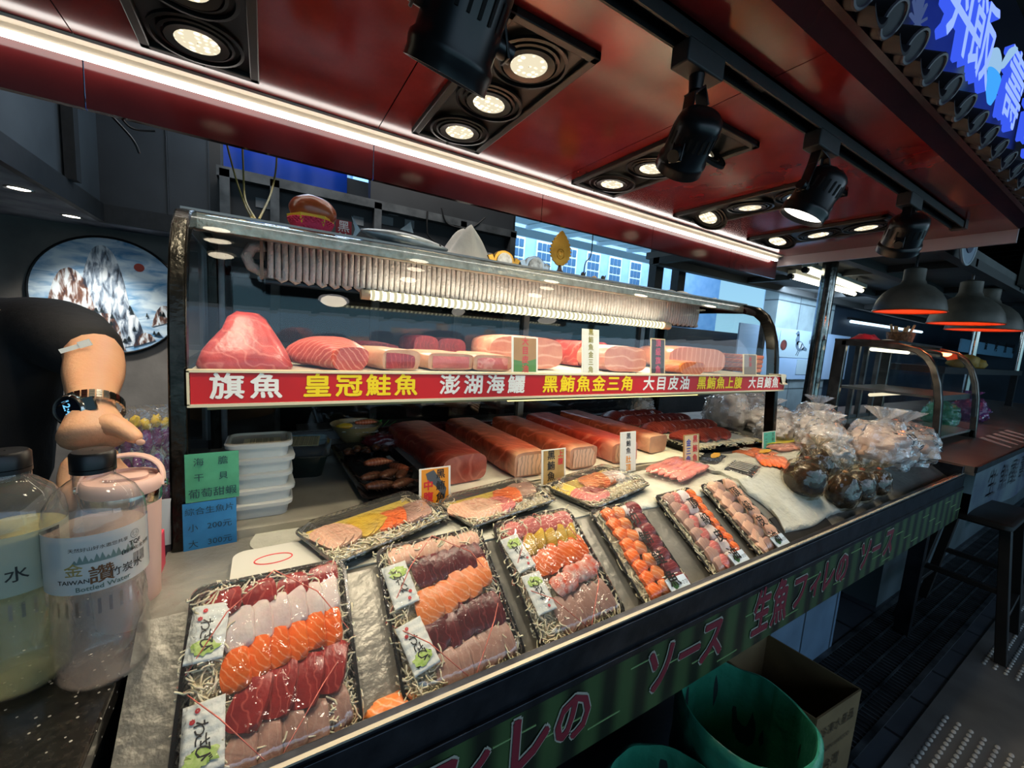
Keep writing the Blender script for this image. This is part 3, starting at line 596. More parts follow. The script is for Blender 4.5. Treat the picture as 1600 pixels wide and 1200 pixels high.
def curved(x0, x1, i0, i1, off, nm, m, par):
    b = MB()
    def f(u, v):
        q = i0 + (i1 - i0) * v; i = min(int(q), len(pf) - 2); s = q - i
        p0, p1, p2, p3 = [Vector(pf[max(0, min(len(pf) - 1, i + k))]) for k in (-1, 0, 1, 2)]
        p = .5 * ((2 * p1) + (p2 - p0) * s + (2 * p0 - 5 * p1 + 4 * p2 - p3) * s * s + (3 * p1 - p0 - 3 * p2 + p3) * s ** 3)
        return Vector((x0 + (x1 - x0) * u, p.x + off, p.y - off * .3))
    b.grid(f, 2, 40); return b.build(nm, m, par, world=True, ang=80)
curved(CXL + .028, CXR - .028, 2.3, 8, .006, 'front_glass', glass, cs)
railm = pm('top_rail_steel', '#b3b1a2', .3, .8, n=(40, '#6d6a5c', .3), bump=(90, .25))
MB().box((CXL + .02, 1.15, 1.632), (CXR - .02, 1.175, 1.670)).build('top_rail', railm, cs, world=True, bev=.003)
MB().box((CXL, 1.15, 1.670), (CXR, 1.66, 1.676)).build('top_plate', pm('top_steel', '#6d6c67', .3, .9), cs, world=True)
for x in (CXL + .01, CXR - .016):
    b = MB(); ring = [Vector((x, y + .01, z - .004)) for y, z in pf] + [Vector((x, 1.62, 1.67)), Vector((x, 1.62, 1.03)), Vector((x, .95, 1.03))]
    b.add(ring, [tuple(range(len(ring)))]); b.build('side_glass', glass, cs, world=True, smooth=False)
MB().box((CXL, .945, 1.0), (CXR, .957, 1.018)).box((CXL, .957, 1.0), (CXR, 1.64, 1.014)).build('floor_pan', pm('case_floor', '#b5b1a2', .4, .4, n=(9, '#8d897b', .25)), cs, world=True)
# rear frame and sliding panes
rf = MB(); rf.box((CXL, 1.62, 1.0), (CXR, 1.655, 1.045)); rf.box((CXL, 1.62, 1.32), (CXR, 1.65, 1.35)); rf.box((CXL, 1.62, 1.64), (CXR, 1.65, 1.67))
for px in (322, 338, 806, 985, 998, 1172): x = at(px, 650, y=1.63).x; rf.box((x, 1.615, 1.04), (x + .03, 1.65, 1.66))
rf.build('rear_frame', pm('rear_aluminium', '#7d7f80', .4, .7, n=(15, '#3f4142', .3)), cs, world=True)
MB().box((CXL + .03, 1.634, 1.04), (CXR - .03, 1.637, 1.64)).build('rear_glass', clear('rear_pane', (.55, .6, .62), .02, .05), cs, world=True)
# shelf, its lettered edge, the lamp tubes and the coil
MB().box((CXL + .025, .962, 1.322), (CXR - .03, 1.56, 1.338)).build('shelf', pm('shelf_steel', '#8f8d84', .35, .8), cs, world=True)
def papf(u, v):
    x = CXL + .03 + u * (CXR - CXL - .07); y = .966 + v * .56; return Vector((x, y, 1.3415 + .0012 * noise.noise(Vector((x * 14, y * 14, 0)))))
MB().grid(papf, 60, 16, .002).build('shelf_paper', paper, cs, world=True)
sb = MB().box((CXL + .035, .940, 1.281), (CXR + .012, .958, 1.343)).build('shelf_edge_sign', pm('sign_red', '#cf1d1c', .35, n=(5, '#b01718', .3)), cs, world=True)
b = MB(); x0, x1 = CXL + .03, CXR + .016
b.box((x0, .937, 1.276), (x1, .962, 1.282)); b.box((x0, .937, 1.342), (x1, .962, 1.3465)); b.box((x0, .937, 1.28), (x0 + .004, .962, 1.345)); b.box((x1 - .004, .937, 1.28), (x1, .962, 1.345))
b.build('sign_trim', pm('cream_trim', '#d9cfae', .4), sb, world=True)
wl = pm('letter_white', '#efeee8', .4); yl = pm('letter_yellow', '#f2d414', .4)
for s_, px0, px1, m in (('旗魚', 323, 445, wl), ('皇冠鮭魚', 470, 655, yl), ('澎湖海鱺', 684, 822, wl), ('黑鮪魚金三角', 846, 990, yl), ('大目皮油', 1003, 1078, wl), ('黑鮪魚上腹', 1088, 1159, yl), ('大目鮪魚', 1168, 1216, wl)):
    n_ = len(s_)
    for k, ch in enumerate(s_):
        xa = at(px0, 605, y=.939).x; xb = at(px1, 605, y=.939).x; w = (xb - xa) / n_
        mb = MB(); text(mb, ch, (xa + w * (k + .5), .9395, 1.312), (1, 0, 0), (.06, 0, 1), .052, .028, min(1.1, w / .054), ext=.01); mb.build('letter', m, sb, world=True, smooth=False)
MB().rod((.62, 1.03, 1.262), (1.53, 1.03, 1.262), .0115, None, 12).build('shelf_lamp_tube', emit('yellow_tube', (1, .80, .28), 2.6), cs, world=True)
MB().box((-.1, .985, 1.262), (1.95, 1.0, 1.277)).box((.5, 1.01, 1.275), (1.62, 1.05, 1.32)).build('tube_holder', pm('brass_strip', '#8d835a', .4, .4), cs, world=True)
MB().box((1.53, 1.015, 1.25), (1.6, 1.045, 1.28)).build('tube_end', matb, cs, world=True)
frost = pm('coil_frost', '#e6dcd2', .85, n=(30, '#c9bcb0', .25), bump=(160, .6))
path = []; x = .0; k = 0; dx = .0168
path += [Vector((.12, 1.33, 1.573)), Vector((.02, 1.33, 1.573)), Vector((-.03, 1.325, 1.585)), Vector((-.045, 1.32, 1.608)), Vector((-.03, 1.31, 1.634)), Vector((-.005, 1.30, 1.643))]
b = MB(); b.tube([Vector((.05, 1.33, 1.570)), Vector((.0, 1.325, 1.570)), Vector((-.032, 1.32, 1.585)), Vector((-.042, 1.315, 1.608)), Vector((-.03, 1.31, 1.632)), Vector((.0, 1.305, 1.64))], .0145, 12)
for k in range(110):
    x = .012 + k * dx; z0 = 1.558 + .004 * noise.noise(Vector((k * .7, 0, 0))); j = .003 * noise.noise(Vector((k * 1.3, 5, 0)))
    if k % 2: b.tube([Vector((x + j, 1.29, 1.652)), Vector((x, 1.286, 1.62)), Vector((x - j, 1.287, 1.585)), Vector((x, 1.292, z0)), Vector((x + dx * .5, 1.297, z0 - .005)), Vector((x + dx, 1.292, z0))], .0077, 8)
    else: b.tube([Vector((x, 1.292, z0)), Vector((x - j, 1.287, 1.585)), Vector((x, 1.286, 1.62)), Vector((x + j, 1.29, 1.652))], .0077, 8)
b.build('cooling_coil', frost, cs, world=True, ang=80)
MB().box((.0, 1.302, 1.545), (1.86, 1.36, 1.552)).box((.0, 1.355, 1.55), (1.86, 1.36, 1.66)).build('coil_tray', dsteel, cs, world=True)
MB().box((-.012, 1.278, 1.552), (-.004, 1.305, 1.662)).build('coil_bracket', pm('rusty_bracket', '#8d7d6a', .6), cs, world=True)
tb = MB(); nb = 120
tb.lathe([(.0125 + .0035 * (k % 2), k * 1.285 / nb) for k in range(nb + 1)], n=14, c0=True, c1=True); RX = Matrix.Translation((.26, 1.25, 1.537)) @ Matrix.Rotation(pi / 2, 4, 'Y'); tb.v = [RX @ v for v in tb.v]
def ribtube():
    m = emit('case_tube', (1, .90, .58), 3.2); t = m.node_tree; e = [n for n in t.nodes if n.type == 'EMISSION'][0]; tc_ = t.nodes.new('ShaderNodeTexCoord'); w = t.nodes.new('ShaderNodeTexWave'); w.bands_direction = 'X'; w.inputs['Scale'].default_value = 14.7
    r = t.nodes.new('ShaderNodeMapRange'); r.inputs[1].default_value = .25; r.inputs[2].default_value = .7; r.inputs[3].default_value = .75; r.inputs[4].default_value = 4.4; t.links.new(tc_.outputs['Object'], w.inputs[0]); t.links.new(w.outputs[1], r.inputs[0]); t.links.new(r.outputs[0], e.inputs[1]); return m
tb.build('lamp_tube', ribtube(), cs, world=True)
lamp('AREA', 'case_tube_light', (.9, 1.235, 1.518), 6.5, (1, .88, .66), (.9, 1.16, 1.34), shape='RECTANGLE', size=1.28, size_y=.02)
lamp('AREA', 'case_tube_light', (.9, 1.228, 1.545), 1.0, (1, .9, .74), (.9, 1.29, 1.62), shape='RECTANGLE', size=1.28, size_y=.015)
lamp('AREA', 'shelf_tube_light', (1.07, 1.03, 1.246), 1.7, (1, .84, .55), (1.07, 1.12, 1.0), shape='RECTANGLE', size=.9, size_y=.02)
MB().box((.25, 1.262, 1.532), (1.56, 1.29, 1.553)).rod((.235, 1.25, 1.537), (.26, 1.25, 1.537), .015).rod((1.545, 1.25, 1.537), (1.59, 1.25, 1.537), .017).build('tube_batten', pm('batten', '#b7a98c', .5), cs, world=True)
# ------------------------------------------------------------------ fish materials
def fish(name, c1, c2, lines=None, rough=.28, lscale=60, dist=3, amt=.25, axis='Y', rings=None, sc=30):
    n2 = (lscale, lines, dist * 1.6, amt * .8, axis) if lines else None
    if n2 and rings: n2 = n2 + (rings,)
    return pm(name, c1, rough, 0, .5, n=(sc, c2, .2), n2=n2, bump=(120, .12), sss=.12, coat=.25)
F_tuna = fish('tuna_red', '#9c2a28', '#7c1c1f', '#c65a50', lscale=26, dist=5, amt=.14, axis='X')
F_tunad = fish('tuna_dark', '#62181f', '#46121a', '#8c3f42', lscale=24, dist=6, amt=.12, axis='X')
F_sal = fish('salmon_orange', '#ee6f22', '#dc5a14', '#f8b184', lscale=42, dist=2.5, amt=.2, axis='DIAGONAL')
F_sal2 = fish('salmon_pale', '#e98a4c', '#d87438', '#f6c6a2', lscale=34, dist=3, amt=.25, axis='DIAGONAL')
F_white = fish('white_fish', '#f0e6df', '#dcc6c2', None, .2, sc=22)
F_pale = fish('pale_fish', '#b08c7e', '#9b766a', '#b4988a', lscale=30, dist=4, amt=.15, axis='X')
F_pink = fish('pink_fish', '#c9706a', '#b3544f', '#dfa59a', lscale=30, dist=3, amt=.2, axis='Y')
F_beige = fish('beige_fish', '#deb297', '#cc9880', '#e8c9b0', lscale=40, dist=2, amt=.2, axis='X')
F_roe = fish('yellow_roe', '#c9a51f', '#b58c14', '#e0c75a', lscale=60, dist=1, amt=.2)
F_crab = fish('red_white_shrimp', '#e4522a', '#e9d6c8', None, .25, sc=70)
F_cube = fish('dark_red_strip', '#7a262c', '#5d1a22', '#a95a58', lscale=30, dist=4, amt=.15)
daik = pm('shredded_radish', '#f3ead0', .3, n=(60, '#cbbf9c', .2), sss=.1)
tray_b = pm('black_tray', '#0b0b0c', .18, n=(60, '#1b1b1d', .2))
film = clear('cling_film', (.98, .98, .98), .03, .08, bump=(26, .10), white=.02, pow_=.9)
packw = pm('wasabi_wrapper', '#dfe4df', .3, 0, .6, bump=(60, .3)); packg = pm('wasabi_green', '#8db53c', .5, n=(160, '#c9dc8e', .2)); inkb = pm('ink_black', '#111111', .5); inkr = pm('ink_red', '#c22a30', .5)
band = pm('red_rubber', '#cf6a5c', .5)
def rdense(w, l, r, z, N=200, amp=0, per=2):
    """rounded rectangle sampled evenly, with optional fine ribs"""
    seg = [(w - 2 * r), pi * r / 2, (l - 2 * r), pi * r / 2] * 2; tot = sum(seg); out = []
    for i in range(N):
        s = tot * i / N; k = 0
        while s > seg[k]: s -= seg[k]; k += 1
        a = amp * (1 if (i // per) % 2 else -1)
        W, L_ = w / 2, l / 2
        if k == 0: p = (-W + r + s, -L_ - a)
        elif k == 1: t = -pi / 2 + s / r; p = (W - r + cos(t) * (r + a), -L_ + r + sin(t) * (r + a))
        elif k == 2: p = (W + a, -L_ + r + s)
        elif k == 3: t = s / r; p = (W - r + cos(t) * (r + a), L_ - r + sin(t) * (r + a))
        elif k == 4: p = (W - r - s, L_ + a)
        elif k == 5: t = pi / 2 + s / r; p = (-W + r + cos(t) * (r + a), L_ - r + sin(t) * (r + a))
        elif k == 6: p = (-W - a, L_ - r - s)
        else: t = pi + s / r; p = (-W + r + cos(t) * (r + a), -L_ + r + sin(t) * (r + a))
        out.append(Vector((p[0], p[1], z)))
    return out
_mesh = {}
radb = pm('radish_bed', '#ded3b2', .4, n=(90, '#9d9478', .16), bump=(200, .9))
def tray_part(root, w, l, h=.02, m=None, r=.022, bed=True):
    if bed: MB().grid(lambda u, v: Vector(((u - .5) * (w - .026), (v - .5) * (l - .026), .0095 + .004 * noise.noise(Vector((u * 26, v * 26, w * 90))))), 60, 60, .003).build('radish_bed', radb, root, ang=80)
    MB().loft([rdense(w - .03, l - .03, r * .7, 0, 96), rdense(w - .022, l - .022, r * .8, .003, 96), rdense(w - .006, l - .006, r, h - .002, 96), rdense(w, l, r, h - .001, 96), rdense(w, l, r, h + .001, 96), rdense(w - .009, l - .009, r, h + .001, 96), rdense(w - .024, l - .024, r * .8, .005, 96)]).build('tray', m or tray_b, root, ang=50)
def lid_part(root, w, l, z, h=.02, m=None):
    i = w / .22
    MB().loft([rdense(w + .002, l + .002, .022, z, 240), rdense(w - .002, l - .002, .022, z + .0035, 240), rdense(w - .012, l - .012, .02, z + .0035, 240), rdense(w - .016, l - .016, .02, z + .006, 240, .0011, 2), rdense(w - .028, l - .028, .022, z + h * .75, 240, .0011, 2), rdense(w - .034, l - .034, .022, z + h * .92, 240), rdense(w - .046, l - .046, .02, z + h, 240), rdense(w - .052, l - .052, .018, z + h * .97, 240), rdense(w - .058, l - .058, .018, z + h, 240), rdense(w - .064, l - .064, .018, z + h * .97, 240)], False, True).build('lid', m or lidc, root, ang=50)
def slice_mb(F, w, l, t=.006, curl=.004, seed=0, taper=.85):
    def f(u, v):
        a = (u - .5) * w * (1 - (1 - taper) * v) + .0016 * noise.noise(Vector((v * 3, seed, 0))); b = (v - .5) * l + .0015 * noise.noise(Vector((u * 3, seed, 4)))
        rr = 1 - .22 * abs(2 * v - 1) ** 3 ; a *= rr; b *= 1 - .12 * abs(2 * u - 1) ** 3
        return Vector((a, b, t + curl * (1 - (2 * v - 1) ** 2) + .0012 * noise.noise(Vector((u * 4, v * 4, seed)))))
    mb = MB(F); vs = MB().grid(f, 5, 8, t); mb.add(vs.v, vs.f); return mb
def row(root, name, m, y, n, x0=-.052, x1=.095, l=.06, w=.042, z=.012, tilt=.42, yaw=0, slope=0, t=.006, curl=.005, jit=.004, label=None, zstep=0):
    for i in range(n):
        u = i / max(1, n - 1) if n > 1 else .5; x = x0 + w * .4 + (x1 - x0 - w * .8) * u
        F = Matrix.Translation((x, y + slope * (u - .5) + random.uniform(-jit, jit), z + random.uniform(0, .002) + zstep * i)) @ Matrix.Rotation(yaw + random.uniform(-.08, .08), 4, 'Z') @ Matrix.Rotation(-tilt, 4, 'Y')
        slice_mb(F, w, l, t, curl, random.random() * 50).build(name, m, root, ang=70, label=label)
def shreds(root, w, l, n=150, z=.008, edge=True, spill=.01, inner=None):
    mb = MB()
    for i in range(n):
        if edge:
            s = random.random(); side = random.choice('LRTB' if not inner else inner)
            if side == 'L': x, y = -w / 2 + random.uniform(0, .03), (s - .5) * l
            elif side == 'R': x, y = w / 2 - random.uniform(0, .022), (s - .5) * l
            elif side == 'T': x, y = (s - .5) * w, l / 2 - random.uniform(0, .02)
            else: x, y = (s - .5) * w, -l / 2 + random.uniform(0, .03)
        else: x, y = random.uniform(-.5, .5) * w, random.uniform(-.5, .5) * l
        a = random.uniform(0, 2 * pi); L_ = random.uniform(.015, .035); p = Vector((x, y, z + random.uniform(0, .013))); pts = [p]
        for k in range(4):
            a += random.uniform(-.7, .7); p = p + Vector((cos(a), sin(a), random.uniform(-.25, .25))) * L_ / 4
            p.x = max(-w / 2 - spill, min(w / 2 + spill, p.x)); p.y = max(-l / 2 - spill, min(l / 2 + spill, p.y)); p.z = max(.004, min(z + .018, p.z)); pts.append(p.copy())
        mb.tube(pts, .0014, 5)
    o = mb.build('shredded_radish', daik, root, ang=80); o['kind'] = 'stuff'
def wasabi(root, x, y, yaw, z, w=.045, l=.078, lab='white wasabi packet with green and red print'):
    F = Matrix.Translation((x, y, z)) @ Matrix.Rotation(yaw, 4, 'Z')
    def f(u, v): return Vector(((u - .5) * w, (v - .5) * l, .0022 * (1 - (2 * u - 1) ** 4) * (1 - (2 * v - 1) ** 4) + .0007 * sin(v * 34) * (.3 < 1)))
    g = MB().grid(f, 8, 24, .0008); mb = MB(F); mb.add(g.v, g.f); p = mb.build('wasabi_packet', packw, root, ang=80, label=lab)
    def M_(): return MB(F)
    b = M_(); b.blob((-.001, -l * .27, .0028), (w * .36, l * .13, .0006), .5, 8, 20, 6, seed=int(x * 900)); b.build('leaf_print', packg, p)
    b = M_(); text(b, 'わ', (-.004, l * .12, .0030), (0, -1, 0), (1, 0, 0), .018, .01, lift=0); text(b, 'さ', (-.002, -l * .05, .0032), (0, -1, 0), (1, 0, 0), .018, .01, lift=0); text(b, 'び', (0, -l * .22, .0036), (0, -1, 0), (1, 0, 0), .02, .01, lift=0); b.build('lettering', inkb, p, smooth=False)
    b = M_(); b.lathe([(.0005, .0034), (.003, .0032)], (-w * .15, l * .38, 0), 12, False, False); b.lathe([(.0005, .0034), (.003, .0032)], (-w * .26, l * .24, 0), 12); text(b, '本', (-w * .26, l * .24, .003), (1, 0, 0), (0, 1, 0), .007, .0, lift=.0008); b.build('red_mark', inkr, p, smooth=False)
def bandpart(root, pts, z):
    b = MB(); q = [Vector((x, y, zz)) for x, y, zz in pts]; b.tube(q, .0009, 6, closed=True); b.build('rubber_band', band, root, ang=80)
def sroot(name, label, cat, x, u, yaw=0, n=0, group=None, h=0):
    M = Matrix.Rotation(SL, 4, 'X') @ Matrix.Rotation(yaw, 4, 'Z'); return thing(name, label, cat, Sp(x, u, n), tuple(M.to_euler()), group)
PG = 'large sashimi boxes on the sloped bed'
def bigpack(x, u, yaw, label, rows, packs):
    t = sroot('sashimi_box', label, 'food box', x, u, yaw, .002, PG); w, l = .22, .262
    tray_part(t, w, l); shreds(t, w - .022, l - .022, 430, .010, True, .014); shreds(t, w - .04, l - .04, 120, .004, False, 0)
    for r in rows: row(t, **r)
    for q in packs: wasabi(t, *q)
    lid_part(t, w, l, .021, .024)
    bandpart(t, [(-.112, .0, .012), (-.06, .07, .047), (0, .128, .03), (.06, .07, .047), (.112, -.0, .012), (.06, -.06, .047), (0, -.13, .03), (-.06, -.06, .047)], .04)
    return t
T1 = bigpack(.008, .108, -.015, 'large sashimi box nearest the steel end of the counter, with a row of white slices', [
    dict(name='tuna_slice', m=F_tuna, y=.102, n=4, l=.042, w=.05, x0=-.085, tilt=.2, slope=.01),
    dict(name='white_fish_slice', m=F_white, y=.063, n=6, l=.062, x0=-.06, w=.044, slope=.018, z=.014),
    dict(name='salmon_slice', m=F_sal, y=.013, n=6, l=.056, x0=-.06, slope=.022, z=.016, w=.04),
    dict(name='tuna_slice', m=F_tuna, y=-.043, n=4, l=.07, w=.05, x0=-.045, tilt=.35, slope=.015, yaw=-.35, z=.015, t=.008),
    dict(name='pale_fish_slice', m=F_pale, y=-.098, n=5, l=.055, x0=-.052, tilt=.35, slope=.016, z=.012)],
    [(-.083, .058, -.06, .024), (-.077, -.068, .05, .024)])
T2 = bigpack(.283, .105, .0, 'large sashimi box with dark purple tuna and pale salmon, second along the front', [
    dict(name='beige_fish_slice', m=F_beige, y=.108, n=4, l=.04, w=.055, x0=-.085, tilt=.15),
    dict(name='dark_tuna_slice', m=F_tunad, y=.068, n=6, l=.058, x0=-.045, slope=.012, z=.014, yaw=.2),
    dict(name='pale_salmon_slice', m=F_sal2, y=.018, n=5, l=.06, w=.05, x0=-.055, slope=.03, z=.017),
    dict(name='dark_tuna_slice', m=F_tunad, y=-.037, n=6, l=.062, x0=-.05, slope=.01, z=.014),
    dict(name='pale_fish_slice', m=F_pale, y=-.092, n=6, l=.062, x0=-.045, slope=.012, z=.012)],
    [(-.079, .052, pi + .12, .025), (-.073, -.052, .2, .026)])
T3 = bigpack(.532, .103, .01, 'large sashimi box with yellow herring roe row and orange salmon, third along the front', [
    dict(name='pink_fish_slice', m=F_pink, y=.106, n=4, l=.045, w=.055, x0=-.09, tilt=.2),
    dict(name='herring_roe_stick', m=F_roe, y=.066, n=5, l=.05, w=.03, x0=-.045, z=.013, tilt=.7, yaw=-.35, t=.010),
    dict(name='salmon_slice', m=F_sal, y=.024, n=7, l=.056, w=.036, x0=-.045, slope=.012, z=.016),
    dict(name='red_shrimp_piece', m=F_crab, y=-.024, n=8, l=.042, w=.026, x0=-.03, slope=.018, z=.018, t=.010, yaw=.4),
    dict(name='pale_fish_slice', m=F_pale, y=-.082, n=6, l=.07, w=.032, x0=-.045, slope=.01, z=.012, tilt=.5)],
    [(-.078, .052, pi + .15, .026), (-.071, -.035, pi + .03, .027)])
# slim film-wrapped boxes
def slim(x, u, yaw, label, left, right, txt, tcol, sticker=True):
    t = sroot('slim_sashimi_box', label, 'food box', x, u, yaw, .002, 'slim film-wrapped boxes on the sloped bed'); w, l = .165, .245
    tray_part(t, w, l, .016, r=.014); shreds(t, w - .01, l - .01, 150, .007, True, .004)
    for nm, m, x0, x1, n, ww, ll, yw in left + right:
        for i in range(n):
            y = l * .40 - (l * .8) * i / (n - 1); F = Matrix.Translation(((x0 + x1) / 2 + random.uniform(-.003, .003), y, .012 + random.uniform(0, .003))) @ Matrix.Rotation(yw + random.uniform(-.2, .2), 4, 'Z') @ Matrix.Rotation(.16, 4, 'X')
            slice_mb(F, ww, ll, .009, .005, random.random() * 60).build(nm, m, t, ang=70)
    def ff(u, v):
        a, b = (u - .5) * (w + .004), (v - .5) * (l + .004); e = (1 - abs(2 * u - 1) ** 5) * (1 - abs(2 * v - 1) ** 7)
        return Vector((a, b, .017 + .0175 * e + .0016 * noise.noise(Vector((u * 9, v * 5, x * 9)))))
    MB().grid(ff, 24, 32).build('film_wrap', film, t, ang=80)
    n_ = len(txt)
    for k, ch in enumerate(txt):
        b = MB(); text(b, ch, (.016, .062 - k * .155 / (n_ - 1) + 0, .0372), (1, .0, 0), (0, 1, 0), .037, .022, lift=0)
        b.build('brush_character', tcol, t, smooth=False)
    b = MB(); b.box((-.012, -.0835, .0362), (.042, -.082, .0368)); b.build('label_edge', white_p, t)
    if sticker:
        pk = MB().box((-.005, -.121, .030), (.062, -.088, .0335)).build('wasabi_packet', pm('packet_pale_blue', '#c4d4e2', .3, bump=(50, .3)), t, bev=.001, label='pale blue-white wasabi packet'); b = MB(); b.blob((.015, -.105, .034), (.009, .009, .0007), .5, 8, 16, 6); b.build('leaf_print', pm('leaf_dark', '#3d6a3a', .5), pk)
        b = MB(); text(b, '本わさび', (.04, -.105, .0338), (1, 0, 0), (0, 1, 0), .010, .005, lift=0); b.build('lettering', inkb, pk, smooth=False)
    return t
slim(.783, .112, -.015, 'slim wrapped box with orange salmon cubes and a dark red strip, beside the roe box', [('salmon_piece', F_sal, -.062, -.018, 8, .038, .034, .3), ('pale_salmon_piece', F_sal2, -.02, .012, 7, .034, .032, -.3)], [('red_tuna_piece', F_cube, .028, .066, 7, .05, .042, .2), ('white_fish_piece', F_white, .02, .03, 4, .03, .03, 0)], '切鮪鮭魚', inkb)
slim(1.03, .11, .02, 'slim wrapped box with pink pieces and an orange-striped edge, middle of the three slim ones', [('pale_fish_piece', F_pale, -.062, -.02, 8, .045, .04, .2), ('pink_fish_piece', F_pink, -.03, -.005, 6, .04, .036, .5)], [('white_fish_piece', F_white, .01, .03, 6, .04, .04, 0), ('salmon_piece', F_sal, .048, .07, 9, .026, .032, .1)], '頂級皮油', inkb)
slim(1.243, .108, .015, 'slim wrapped box of pinkish beige slices, last of the slim ones beside the bare frost', [('beige_fish_slice', F_beige, -.062, -.018, 8, .052, .046, .5), ('beige_fish_slice', F_pale, -.03, .0, 6, .045, .04, .2)], [('beige_fish_slice', F_beige, .03, .06, 7, .05, .042, -.3)], '頂級皮油', inkb)
# flat boxes on the level part
yelp = pm('yellow_leaf_paper', '#e3c95a', .5, n=(12, '#cdb04a', .25)); FB = 'flat clear-lidded boxes on the level bed'
def flat(x, y, yaw, w, l, label, groups, g2):
    t = thing('flat_sashimi_box', label, 'food box', (x, y, 1.010), (R(1.5), 0, yaw), FB)
    tray_part(t, w, l, .018, pm('grey_clear_tray', '#4a4a44', .2), .02)
    MB().box((-w / 2 + .02, -l * .05, .008), (w / 2 - .02, l / 2 - .014, .0135)).build('yellow_paper', yelp, t, bev=.002)
    shreds(t, w - .016, l - .016, 200, .009, True, .002, 'BBBLR')
    for nm, m, x0, x1, y_, n, ww, ll, yw in groups: row(t, nm, m, y_ - .004, n, x0, x1, ll * 1.35, ww * 1.1, .015, .3, yw, t=.006, curl=.004)
    lid_part(t, w, l, .018, .022)
    return t
flat(.205, .852, R(21), .285, .165, 'flat box with bright yellow paper and salmon, beside the orange card, nearest the left end', [('pink_fish_slice', F_beige, -.125, -.06, .01, 3, .04, .06, .3), ('yellow_roe_slice', F_roe, -.06, .01, .01, 3, .045, .05, .4), ('salmon_slice', F_sal, .0, .065, .0, 4, .03, .055, -.5), ('pale_fish_slice', F_pale, .06, .125, -.005, 4, .035, .06, -.4)], 0)
flat(.508, .855, R(11), .285, .155, 'flat box with pinkish slices and orange salmon, between the orange and tan cards', [('pale_fish_slice', F_beige, -.13, -.03, -.01, 5, .045, .07, .5), ('pink_fish_slice', F_pink, -.05, .01, -.02, 3, .04, .05, .3), ('salmon_slice', F_sal, .0, .07, .012, 5, .032, .065, -.5), ('pale_fish_slice', F_pale, .06, .13, .02, 4, .04, .06, -.4)], 0)
flat(.84, .842, R(13), .30, .18, 'flat box with pale yellow contents and two salmon patches, right behind the slim boxes', [('pink_fish_slice', F_pink, -.13, -.05, -.025, 4, .04, .06, .4), ('salmon_slice', F_sal2, -.04, .06, .03, 5, .035, .06, -.4), ('salmon_slice', F_sal, .01, .07, .01, 2, .03, .04, -.3), ('white_fish_slice', F_white, .04, .13, .02, 4, .035, .05, -.3)], 0)
# sheet and hidden tray at the far left of the bed
b = MB(); b.loft([rrect(.16, .12, .02, 1.004, cx=.03, cy=.80), rrect(.168, .128, .022, 1.013, cx=.03, cy=.80), rrect(.158, .118, .02, 1.0145, cx=.03, cy=.80)])
t = thing('white_tray', 'white foam tray with a red ring mark, half hidden behind the first sashimi box', 'tray', (.03, .80, 1.004))
b.build('tray_body', white_p, t, world=True)
MB().tube([Vector((.01 + .03 * cos(a), .81 + .016 * sin(a), 1.0147)) for a in [2 * pi * k / 30 for k in range(30)]], .0012, 5, closed=True).build('red_ring', inkr, t, world=True)
for x, lab in ((.157, 'pale salmon piece on the steel between the two nearest sashimi boxes'),):
    tag(MB().blob(Sp(x, .222, .012), (.035, .022, .012), .3, 6, 24, 12).build('fish_piece', F_sal2, ang=80), lab, 'fish piece')
# ------------------------------------------------------------------ price cards
def card(name, label, px0, py0, px1, py1, y, bg, marks, cat='price card', yaw=0.0, rim=white_p, pat=None, group=None, lean=-.12, zb=None, foot=True):
    """stand-up card; its corners are read off at distance y"""
    a = at(px0, py0, y=y); c = at(px1, py1, y=y); w = abs(c.x - a.x); h = abs(a.z - c.z); base = Vector(((a.x + c.x) / 2, y, min(a.z, c.z)))
    if zb is not None: h += base.z - zb; base.z = zb
    t = thing(name, label, cat, base, (lean, 0, yaw), group)
    MB().box((-w / 2, -.0012, 0), (w / 2, .0012, h)).build('card_back', rim, t)
    MB().box((-w / 2 + w * .07, -.0019, h * .03), (w / 2 - w * .07, -.0011, h * .97)).build('card_face', bg, t)
    if pat:
        b = MB(); pat(b, w, h); b.build('card_print', pat.m, t, smooth=False)
    for k, (s, m, ux, uz, size, bold) in enumerate(marks):
        b = MB(); n_ = len(s)
        for i, ch in enumerate(s):
            z = h * (uz[0] + (uz[1] - uz[0]) * (i / (n_ - 1) if n_ > 1 else 0)); text(b, ch, (w * ux, -.0024, z), (1, 0, 0), (0, 0, 1), min(size * w, abs(uz[1] - uz[0]) * h / max(1, n_ - 1) * .92 if n_ > 1 else 9), bold * 1.6, 1, ext=.005, lift=0)
        b.build('lettering', m, t, smooth=False)
    if foot: MB().box((-w / 2, -.002, -.0), (w / 2, .016, .0022)).build('foot', rim, t)
    return t
orange = pm('card_orange', '#d98a1c', .4); tan = pm('card_tan', '#c8a468', .5, n=(20, '#8f7440', .2)); wood = pm('card_wood', '#b3854e', .5, n=(12, '#8e6636', .2)); grn = pm('card_green', '#4d7a34', .5)
olive = pm('ink_olive', '#8a7f2a', .5); redk = pm('ink_crimson', '#c4232c', .5); blu = pm('ink_blue', '#2b3fa0', .5); dk = pm('card_dark', '#2c211d', .5, n=(30, '#4b3b34', .2)); cardw = pm('card_white', '#dcd9cf', .5)
greyf = pm('fish_print_grey', '#4a4e54', .5)
def pat_fish(b, w, h): b.add([(-.3 * w, -.0021, .86 * h), (-.05 * w, -.0021, .94 * h), (.36 * w, -.0021, .40 * h), (.30 * w, -.0021, .12 * h), (.0, -.0021, .5 * h), (-.25 * w, -.0021, .68 * h)], [(0, 1, 2, 3, 4, 5)])
pat_fish.m = greyf
